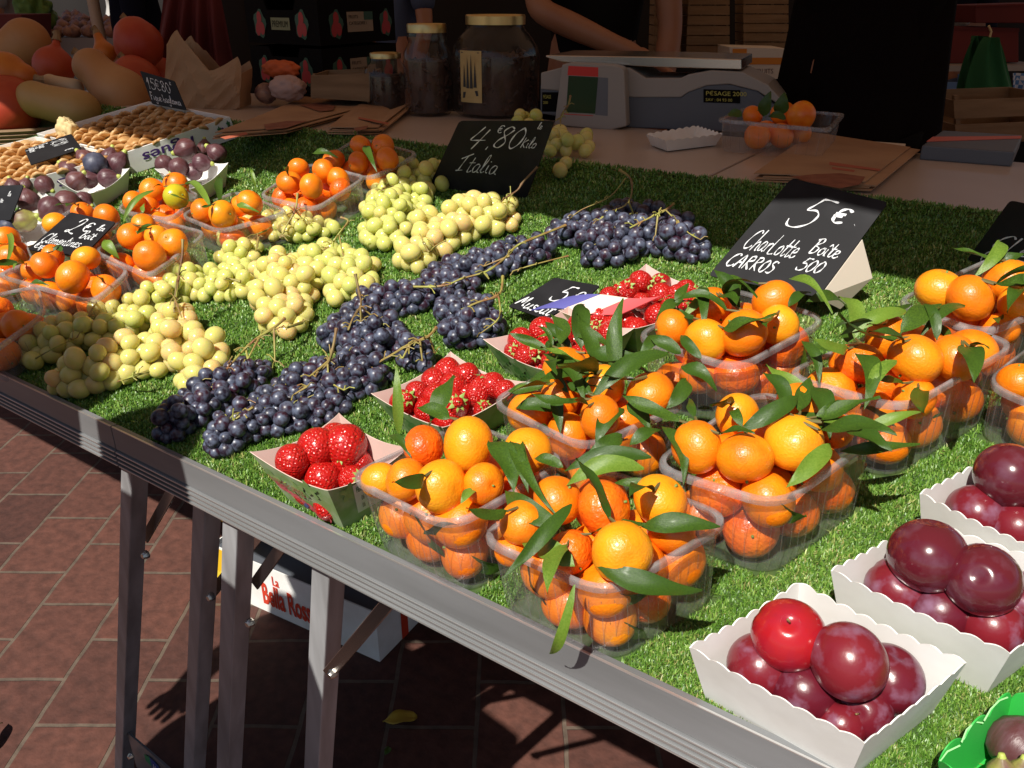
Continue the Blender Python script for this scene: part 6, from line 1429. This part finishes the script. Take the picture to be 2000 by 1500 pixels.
for (s0, s1, t0, t1) in ((0, 1, .0, .2), (0, 1, .45, .72), (0, .08, .2, 1), (.92, 1, .2, 1), (.45, .52, .2, .45)): slab(mb, [g_(s0, t0), g_(s1, t0), g_(s1, t1), g_(s0, t1)], n3 * .01)
slab(mb, [g_(0, 0) + n3 * .3, g_(1, 0) + n3 * .3, g_(1, 1) + n3 * .3, g_(0, 1) + n3 * .3], n3 * .01); mb.build('frame', M['blue_plastic'], T)
T, W, c, n3, f3 = boxat([(1979, 188), (2060, 188), (2060, 143), (1979, 143)], 3.2, .05, None, 'gingham_cloth', 'blue and white gingham cloth hanging at the right edge', 'cloth')
gm = mat('gingham', (.5, .6, .75), .8); t_ = gm.node_tree; ck = t_.nodes.new('ShaderNodeTexChecker'); ck.inputs['Scale'].default_value = 60; ck.inputs[1].default_value = (.55, .62, .75, 1); ck.inputs[2].default_value = (.08, .22, .50, 1); tcn = t_.nodes.new('ShaderNodeTexCoord'); t_.links.new(tcn.outputs['Object'], ck.inputs[0]); t_.links.new(ck.outputs[0], prin(gm).inputs['Base Color'])
mb = MB(); g_ = lambda s, t: (W[0] * (1 - s) + W[1] * s) * (1 - t) + (W[3] * (1 - s) + W[2] * s) * t - c; mb.quadgrid(lambda u, v: g_(u, v) + n3 * .01 * math.sin(18 * u), 24, 2); mb.build('cloth', gm, T, smooth=True, solid=.002)
# hanging green cloth bag
T, W, c, n3, f3 = boxat([(1880, 190), (1985, 190), (1985, 60), (1880, 60)], 3.0, .05, None, 'green_cloth_bag', 'dark green cloth bag hanging by a cord at the right', 'bag')
mb = MB(); n = 28
prof = [(0.0, 1, 30, 0), ]
def gb(u, v):
    wl = 52 * (.22 + .78 * (1 - v) ** .75); x = 1933 + (u - .5) * 2 * wl; y = 190 - 118 * v
    return f3(x, y) - c + n3 * (-.05 * math.cos(math.pi * (u - .5)) + .012 * math.sin(14 * u + 3 * v))
mb.quadgrid(gb, 28, 12); mb.quadgrid(lambda u, v: gb(u, v) * 1 + n3 * (.06 + .10 * math.cos(math.pi * (u - .5))), 28, 12); mb.build('cloth', M['green_cloth'], T, smooth=True)
mb = MB(); mb.tube([f3(1933, 74) - c, f3(1936, 62) - c, f3(1931, 50) - c], .004, 6); mb.build('cord', M['straw'], T)
# far left: table of onions, pole, tarp, red cloth
T, W, c, n3, f3 = boxat([(70, 108), (260, 108), (260, 74), (70, 74)], 5.2, .8, None, 'far_table', 'grey fronted stall table covered in onions at upper left', 'table'); mb = MB(); slab(mb, [p - c for p in W], n3 * .8); mb.build('table_box', mat('far_table', (.30, .29, .31), .7), T)
ON = sphere_mesh('onion', M['onion'], fn=lambda x, y, z: (x, y, z * .85 + (.12 * math.exp(-(math.hypot(x, y) / .1) ** 2) if z > 0 else 0)), seg=14, rings=9)
base = W[3]; ex = (W[2] - W[3])
for k in range(44):
    r_ = k // 14; x = (k % 14 + .5 + .3 * rng.normal()) / 14; P = base + ex * x + n3 * (.05 + .13 * r_ + .02 * rng.normal()) + np.array([0, 0, .035 + .028 * r_])
    o = link('onion', ON, None, Matrix.Translation(Vector(P)) @ Matrix.Scale(.085 * random.uniform(.8, 1.1), 4)); tag(o, 'dull onion among many on the far grey fronted table', 'onion', 'onions on the far table')
mb = MB(); P = D(196, 75, 4.4); mb.tube([(P[0], P[1], 0), (P[0], P[1], 2.6)], .03, 16); tag(mb.build('awning_pole', M['pole'], smooth=True), 'beige round pole standing behind the pumpkins', 'pole')
T, W, c, n3, f3 = boxat([(206, 150), (262, 150), (262, -20), (206, -20)], 6.2, .05, None, 'grey_tarp', 'pale grey creased tarpaulin hanging behind the beige pole', 'tarpaulin'); mb = MB(); g_ = lambda s, t: (W[0] * (1 - s) + W[1] * s) * (1 - t) + (W[3] * (1 - s) + W[2] * s) * t - c
mb.quadgrid(lambda u, v: g_(u, v) + n3 * (.03 * math.sin(9 * u + 4 * v) + .02 * math.sin(17 * v)), 16, 16); mb.build('sheet', M['grey_tarp'], T, smooth=True, solid=.003)
T, W, c, n3, f3 = boxat([(285, 215), (470, 215), (425, -30), (322, -30)], 3.4, .05, None, 'red_curtain', 'dark red cloth hanging in folds behind the paper bag', 'cloth'); mb = MB(); g_ = lambda s, t: (W[0] * (1 - s) + W[1] * s) * (1 - t) + (W[3] * (1 - s) + W[2] * s) * t - c
mb.quadgrid(lambda u, v: g_(u, v) + n3 * (.035 * math.sin(26 * u + 1.5 * math.sin(3 * v)) * (1.2 - v)), 60, 12); mb.build('cloth', M['dark_red'], T, smooth=True, solid=.003)
T, W, c, n3, f3 = boxat([(-60, 85), (42, 85), (42, 28), (-60, 28)], 4.2, .3, None, 'plastic_crate', 'dark red crate at the upper left photo corner', 'crate', None); mb = MB(); slab(mb, [p - c for p in W], n3 * .3); mb.build('tub', M['dark_red'], T, bevel=.005)
P = D(70, 25, 4.6); crumple('lettuce', P, .09, mat('lettuce', (.05, .13, .02), .7, var=(.12, .22, .04), vscale=4), 'dark green leafy vegetable behind the brown squash', 'lettuce', 9, (1, 1, 1.2), .6)
P = D(1850, 42, 3.9); crumple('plastic_bag', P, .07, mat('bag_white', (.5, .5, .52), .4), 'pale crumpled plastic bag on the far counter', 'bag', 11, (1.2, .8, .7), .5)
T, W, c, n3, f3 = boxat([(1812, 60), (1925, 60), (1925, 42), (1812, 38)], 4.0, .5, None, 'far_counter', 'pale far counter top behind the black apron', 'counter'); mb = MB(); slab(mb, [p - c for p in W], n3 * .5); mb.build('top', mat('counter', (.25, .16, .14), .7), T)

# ------------------------------------------------------------------ people
def skin_mesh(name, chains, mt, parent, sub=2):
    v = []; e = []; r = []; key = {}
    for ch in chains:
        pr = None
        for (p, rr_) in ch:
            k = tuple(round(q, 4) for q in p)
            if k not in key: key[k] = len(v); v.append(p); r.append(rr_)
            if pr is not None and pr != key[k]: e.append((pr, key[k]))
            pr = key[k]
    me = bpy.data.meshes.new(name); me.from_pydata([tuple(p) for p in v], e, []); me.materials.append(M[mt] if isinstance(mt, str) else mt)
    o = link(name, me, parent); sk = o.modifiers.new('skin', 'SKIN'); sk.use_smooth_shade = True
    if not me.skin_vertices: 
        bpy.context.view_layer.objects.active = o
    for i, sv in enumerate(me.skin_vertices[0].data):
        sv.radius = (r[i], r[i]) if not hasattr(r[i], '__len__') else r[i]; sv.use_root = (i == 0)
    if sub: 
        s_ = o.modifiers.new('sub', 'SUBSURF'); s_.levels = sub; s_.render_levels = sub
    return o
def person(loc, face, H, label, top='black', legs='jeans', la=None, ra=None, apron=None, hair=(.03, .02, .015), group=None, bare=True):
    k = H / 1.75; Mx = Matrix.Translation(Vector(loc)) @ Matrix.Rotation(face, 4, 'Z') @ Matrix.Scale(k, 4)
    T = empty('person', Mx, label, 'person', group)
    hp = (0, 0, .95); 
    la = la or [(-.20, 0, 1.42), (-.25, .02, 1.14), (-.24, .10, .90)]; ra = ra or [(.20, 0, 1.42), (.25, .02, 1.14), (.24, .10, .90)]
    ch = [[(hp, .13), ((0, 0, 1.15), .13), ((0, 0, 1.38), .12), ((0, .005, 1.48), .055), ((0, .015, 1.55), .055), ((0, .02, 1.62), .082), ((0, .015, 1.70), .078), ((0, .01, 1.745), .04)],
          [((0, .02, 1.62), .082), ((0, .112, 1.615), .016)]]
    for s, arm in ((-1, la), (1, ra)):
        sh, el, wr = [Vector(q) for q in arm]; d = (wr - el).normalized()
        ch.append([((0, 0, 1.38), .12), (tuple(sh), .06), (tuple(sh.lerp(el, .5)), .05), (tuple(el), .042), (tuple(el.lerp(wr, .4)), .042), (tuple(wr), .028), (tuple(wr + d * .05), .034)])
        sdv = d.cross(Vector((0, 0, 1))); sdv = sdv.normalized() if sdv.length > .1 else Vector((1, 0, 0))
        for j, (o_, l_) in enumerate(((-.03, .055), (-.01, .075), (.01, .08), (.03, .065))):
            ch.append([(tuple(wr + d * .05), .034), (tuple(wr + d * .085 + sdv * o_), .010), (tuple(wr + d * (.085 + l_ * .6) + sdv * o_ * 1.1 + Vector((0, 0, -.006))), .009), (tuple(wr + d * (.085 + l_) + sdv * o_ * 1.1 + Vector((0, 0, -.02))), .008)])
        ch.append([(tuple(wr), .028), (tuple(wr + d * .045 + sdv * -.04 * s), .012), (tuple(wr + d * .08 + sdv * -.055 * s), .010)])
        ch.append([(hp, .13), ((s * .09, 0, .88), .085), ((s * .10, .01, .50), .058), ((s * .10, -.01, .28), .05), ((s * .10, -.02, .09), .036), ((s * .10, .06, .04), .04), ((s * .11, .16, .03), .03)])
    skin_mesh('body', ch, 'skin', T)
    tr_ = [[((0, 0, 1.0), .15), ((s * .09, 0, .86), .105), ((s * .10, .01, .50), .08), ((s * .10, -.01, .12), .07)] for s in (-1, 1)]
    skin_mesh('trousers', tr_, legs, T)
    ts = [[((0, 0, .96), .155), ((0, 0, 1.15), .15), ((0, 0, 1.37), .145), ((0, 0, 1.45), .08)]]
    for arm in (la, ra):
        sh, el, wr = [Vector(q) for q in arm]; ts.append([((0, 0, 1.37), .145), (tuple(sh), .08), (tuple(sh.lerp(el, .75)), .066)] + ([] if bare else [(tuple(el), .06), (tuple(wr), .045)]))
    skin_mesh('shirt', ts, top, T)
    hm = sphere_mesh('hair', mat('hair', hair, .7), .5, .5, 24, 16, lambda x, y, z: (x * .205, y * .23 - .012, max(z, -.12 + .0 * y) * .26 if y > .1 else z * .26))
    link('hair', hm, T, Matrix.Translation((0, -.01, 1.675)))
    for s in (-1, 1):
        em = sphere_mesh('eye', M['black'], .012, .012, 8, 6); link('eye', em, T, Matrix.Translation((s * .033, .093, 1.645)))
        em = sphere_mesh('ear', M['skin'], .5, .5, 10, 8, lambda x, y, z: (x * .02, y * .035, z * .06)); link('ear', em, T, Matrix.Translation((s * .09, .01, 1.63)))
    em = sphere_mesh('mouth', mat('lip', (.30, .08, .06), .5), .5, .5, 10, 6, lambda x, y, z: (x * .05, y * .015, z * .012)); link('mouth', em, T, Matrix.Translation((0, .092, 1.572)))
    if apron:
        mb = MB(); mb.quadgrid(lambda u, v: Vector(((u - .5) * (.42 - .10 * v), .175 - .8 * ((u - .5) ** 2) * .9 + .006 * math.sin(20 * u), .42 + .95 * v)), 20, 10); mb.build('apron', M[apron], T, smooth=True, solid=.004)
    return T
VA = atY(1160, 90, 2.62); VA[2] = 0
hand_t = D(1235, 104, 2.55); elb = D(1050, 20, 2.55)
fa_ = math.pi + .35
Mi = (Matrix.Translation(Vector((VA[0], VA[1], TZ))) @ Matrix.Rotation(fa_, 4, 'Z') @ Matrix.Scale(1.78 / 1.75, 4)).inverted()
ha, ea = Mi @ Vector(hand_t), Mi @ Vector(elb)
person((VA[0], VA[1], TZ), fa_, 1.78, 'vendor in a black short sleeved shirt with forearm resting by the scale', 'black', 'black', ra=[(.20, 0, 1.42), tuple(ea), tuple(ha)], apron=None)
VB = atY(1672, 200, 2.42)
vb = person((VB[0], VB[1], TZ), math.pi + .3, 1.80, 'vendor in long black apron standing behind the board at right', 'apron_black', 'black', apron='apron_black', bare=False, la=[(-.20, 0, 1.45), (-.30, .10, 1.50), (-.20, .30, 1.66)], ra=[(.20, 0, 1.45), (.27, .12, 1.46), (.20, .30, 1.66)])
mb = MB(); mb.lathe([(.25, .10), (.235, .5), (.215, .9), (.195, 1.12), (.18, 1.30)], 40, fn=lambda p, a: (p.x * (.98 + .03 * math.sin(7 * a)), p.y * .55, p.z)); mb.build('skirt_apron', M['apron_black'], vb, smooth=True)
P = D(268, 40, 4.5); person((P[0], P[1], TZ), 2.6, 1.75, 'person in navy clothes standing beyond the pumpkins', 'dark_navy', 'dark_navy', bare=False)
P = D(15, -10, 4.9); person((P[0], P[1], TZ), 2.4, 1.7, 'person in grey shirt at the upper left photo corner', 'shirt_grey', 'jeans')
P = D(1870, -40, 4.7); person((P[0], P[1], TZ), 2.9, 1.6, 'person in dark blue behind the far counter at right', 'dark_navy', 'jeans', bare=False)
P = D(780, 0, 4.2); person((P[0], P[1], TZ), 2.9, 1.7, 'person in blue jeans seen between crates and jars', 'jeans', 'jeans')
# unseen customers, added just outside the frame to cast the shadows on the left
cu = person((-1.27, -.02, 0), .10, 1.86, 'unseen customer in jeans and straw hat, added left of the camera for shadow', 'shirt_grey', 'jeans', group='unseen customers at the rail')
mb = MB(); mb.lathe([(.001, .0), (.17, -.01), (.185, -.02), (.185, -.016), (.10, .0), (.095, .09), (.06, .11), (.001, .112)], 32); mb.build('hat', M['straw'], cu, Matrix.Translation((0, .0, 1.70)), smooth=True)
person((-.93, -.04, 0), 0, 1.82, 'unseen customer in a dark jacket, added for shadow beside the straw hat one', 'dark_navy', 'jeans', group='unseen customers at the rail', bare=False)

# ------------------------------------------------------------------ awning over the back, dark canvas behind in place of deep shade
AE_Y, AE_Z = .42, 2.50
T = empty('awning', Matrix.Translation((0, AE_Y, AE_Z)), 'orange red market awning stretched over the back of the stall', 'awning')
mb = MB(); mb.quadgrid(lambda u, v: (-6 + 11 * u, 6.2 * v + .02 * math.sin(30 * u) * (1 - v), .5 * v - .02 * math.sin(math.pi * v)), 60, 12); mb.build('fabric', M['awning'], T, smooth=True)
mb = MB(); mb.quadgrid(lambda u, v: (-6 + 11 * u, -.002, -.10 * v * (.75 + .25 * abs(math.sin(40 * math.pi * u)))), 400, 1); mb.build('valance', M['awning'], T)
mb = MB(); mb.tube([(-6, .0, .005), (5, .0, .005)], .015, 8); mb.build('front_bar', M['steel'], T)
cm_ = mat('shade_backdrop', (.012, .009, .008), .95)  # near-black colour stands in for the deep shade at the back
def backdrop(xa, xb, Z, lab, y0=-60, y1=700):
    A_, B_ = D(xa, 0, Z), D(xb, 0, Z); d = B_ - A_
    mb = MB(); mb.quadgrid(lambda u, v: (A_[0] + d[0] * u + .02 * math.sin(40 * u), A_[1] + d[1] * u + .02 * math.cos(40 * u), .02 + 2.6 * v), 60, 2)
    tag(mb.build('shade_backdrop', cm_, smooth=True, solid=.006), lab, 'backdrop', 'dark canvas sheets for shade at the back')
backdrop(420, 1290, 5.4, 'black canvas standing for deep shade behind the jars and crates')
backdrop(1280, 2300, 5.6, 'black canvas standing for deep shade behind the upright crates and apron')
backdrop(-500, 440, 8.0, 'dark canvas standing for shade far behind the pumpkins')

# ------------------------------------------------------------------ turf
mb = MB(); ys = [RY + .008] + list(np.linspace(RY + .05, YH - .002, 30))
xs = np.linspace(-3.6, 1.2, 40)
v = [(x, y, zs(y) + .0) for x in xs for y in ys]; n = len(ys)
mb.add(v, [(i * n + j, (i + 1) * n + j, (i + 1) * n + j + 1, i * n + j + 1) for i in range(len(xs) - 1) for j in range(n - 1)])
tag(mb.build('turf_mat', mat('turf_base', (.035, .075, .015), .9, var=(.06, .10, .02), vscale=60), smooth=True, solid=.004), 'artificial turf mat covering the sloping display', 'turf mat')
def blades(n_try, seed=3):
    rg = np.random.default_rng(seed); x = rg.uniform(-2.7, .75, n_try); y = rg.uniform(RY + .012, YH + .004, n_try)
    z = TA * y + TB + np.where(y > YS, CS * (np.minimum(y, YH) - YS) ** 2, 0)
    P = np.stack([x, y, z - CAMZ], 1); c = P @ RM; u = 1000 + FPX * c[:, 0] / c[:, 2]; w_ = 750 + FPX * c[:, 1] / c[:, 2]; Z = c[:, 2]
    ok = (u > -40) & (u < 2040) & (w_ > -40) & (w_ < 1560) & (Z > .2) & (rg.random(n_try) < np.clip((.62 / Z) ** 1.5, 0, 1))
    for q in FOOT: ok &= ~quad_in(q, x, y)
    x, y, z, Z = x[ok], y[ok], z[ok], Z[ok]; N_ = len(x)
    a = rg.uniform(0, 2 * np.pi, N_); L_ = rg.uniform(.005, .0100, N_) * (1 + .22 * np.sin(x * 61 + 3 * np.sin(y * 47)) * np.sin(y * 73 + 2 * np.sin(x * 39))); ln_ = rg.uniform(.15, 1.25, N_); wd = rg.uniform(.00045, .0008, N_) * np.clip(Z / .8, .8, 2.2)
    dx, dy = np.cos(a), np.sin(a); px_, py_ = -dy, dx
    tip = a + rg.normal(size=N_) * .7
    V = np.zeros((N_, 5, 3))
    for k, (f1, fz, ww) in enumerate(((0, 0, 1), (0, 0, -1), (.45, .62, .9), (.45, .62, -.9))):
        V[:, k, 0] = x + dx * L_ * ln_ * f1 * .8 + px_ * wd * ww; V[:, k, 1] = y + dy * L_ * ln_ * f1 * .8 + py_ * wd * ww; V[:, k, 2] = z + L_ * fz * (1.25 - .5 * ln_) + (V[:, k, 1] - y) * TA
    tx = dx * .45 * .8 + np.cos(tip) * .5; ty = dy * .45 * .8 + np.sin(tip) * .5
    V[:, 4, 0] = x + tx * L_ * ln_; V[:, 4, 1] = y + ty * L_ * ln_; V[:, 4, 2] = z + L_ * (1.25 - .75 * ln_) + ty * L_ * ln_ * TA
    V = V.reshape(-1, 3); b = np.arange(N_) * 5
    quads = np.stack([b, b + 1, b + 3, b + 2], 1); tris = np.stack([b + 2, b + 3, b + 4], 1)
    me = bpy.data.meshes.new('artificial_grass'); me.vertices.add(len(V)); me.vertices.foreach_set('co', V.ravel())
    li = np.concatenate([quads.ravel(), tris.ravel()]); me.loops.add(len(li)); me.loops.foreach_set('vertex_index', li.astype(np.int32))
    me.polygons.add(2 * N_); st = np.concatenate([np.arange(N_) * 4, 4 * N_ + np.arange(N_) * 3]); me.polygons.foreach_set('loop_start', st.astype(np.int32))
    me.update(calc_edges=True); me.validate()
    cl_ = np.sin(x * 61 + 3 * np.sin(y * 47)) * np.sin(y * 73 + 2 * np.sin(x * 39)) + .7 * np.sin(x * 17 + 2 * np.sin(y * 21)) * np.sin(y * 23 + 1); cr_ = np.clip(rg.random(N_) * .86 + .12 * cl_ + .07, 0, 1); at = me.attributes.new('tone', 'FLOAT', 'POINT'); at.data.foreach_set('value', np.repeat(cr_, 5).astype(np.float32))
    return me, N_
gm_ = mat('grass_blade', (.10, .24, .02), .45); t_ = gm_.node_tree; at_ = t_.nodes.new('ShaderNodeAttribute'); at_.attribute_name = 'tone'; rp = t_.nodes.new('ShaderNodeValToRGB')
rp.color_ramp.elements[0].color = (.05, .14, .012, 1); rp.color_ramp.elements[1].color = (.42, .51, .16, 1); e_ = rp.color_ramp.elements.new(.55); e_.color = (.11, .24, .025, 1); e_ = rp.color_ramp.elements.new(.85); e_.color = (.22, .37, .06, 1)
e_ = rp.color_ramp.elements.new(.97); e_.color = (.36, .30, .12, 1)
t_.links.new(at_.outputs['Fac'], rp.inputs[0]); t_.links.new(rp.outputs[0], prin(gm_).inputs['Base Color']); prin(gm_).inputs['Specular IOR Level'].default_value = .7
me, NB = blades(3300000); me.materials.append(gm_)
tag(link('artificial_grass', me), kind='stuff', label='short curly green artificial grass blades on the display', cat='grass')
print('blades', NB, 'objects', len(bpy.data.objects))
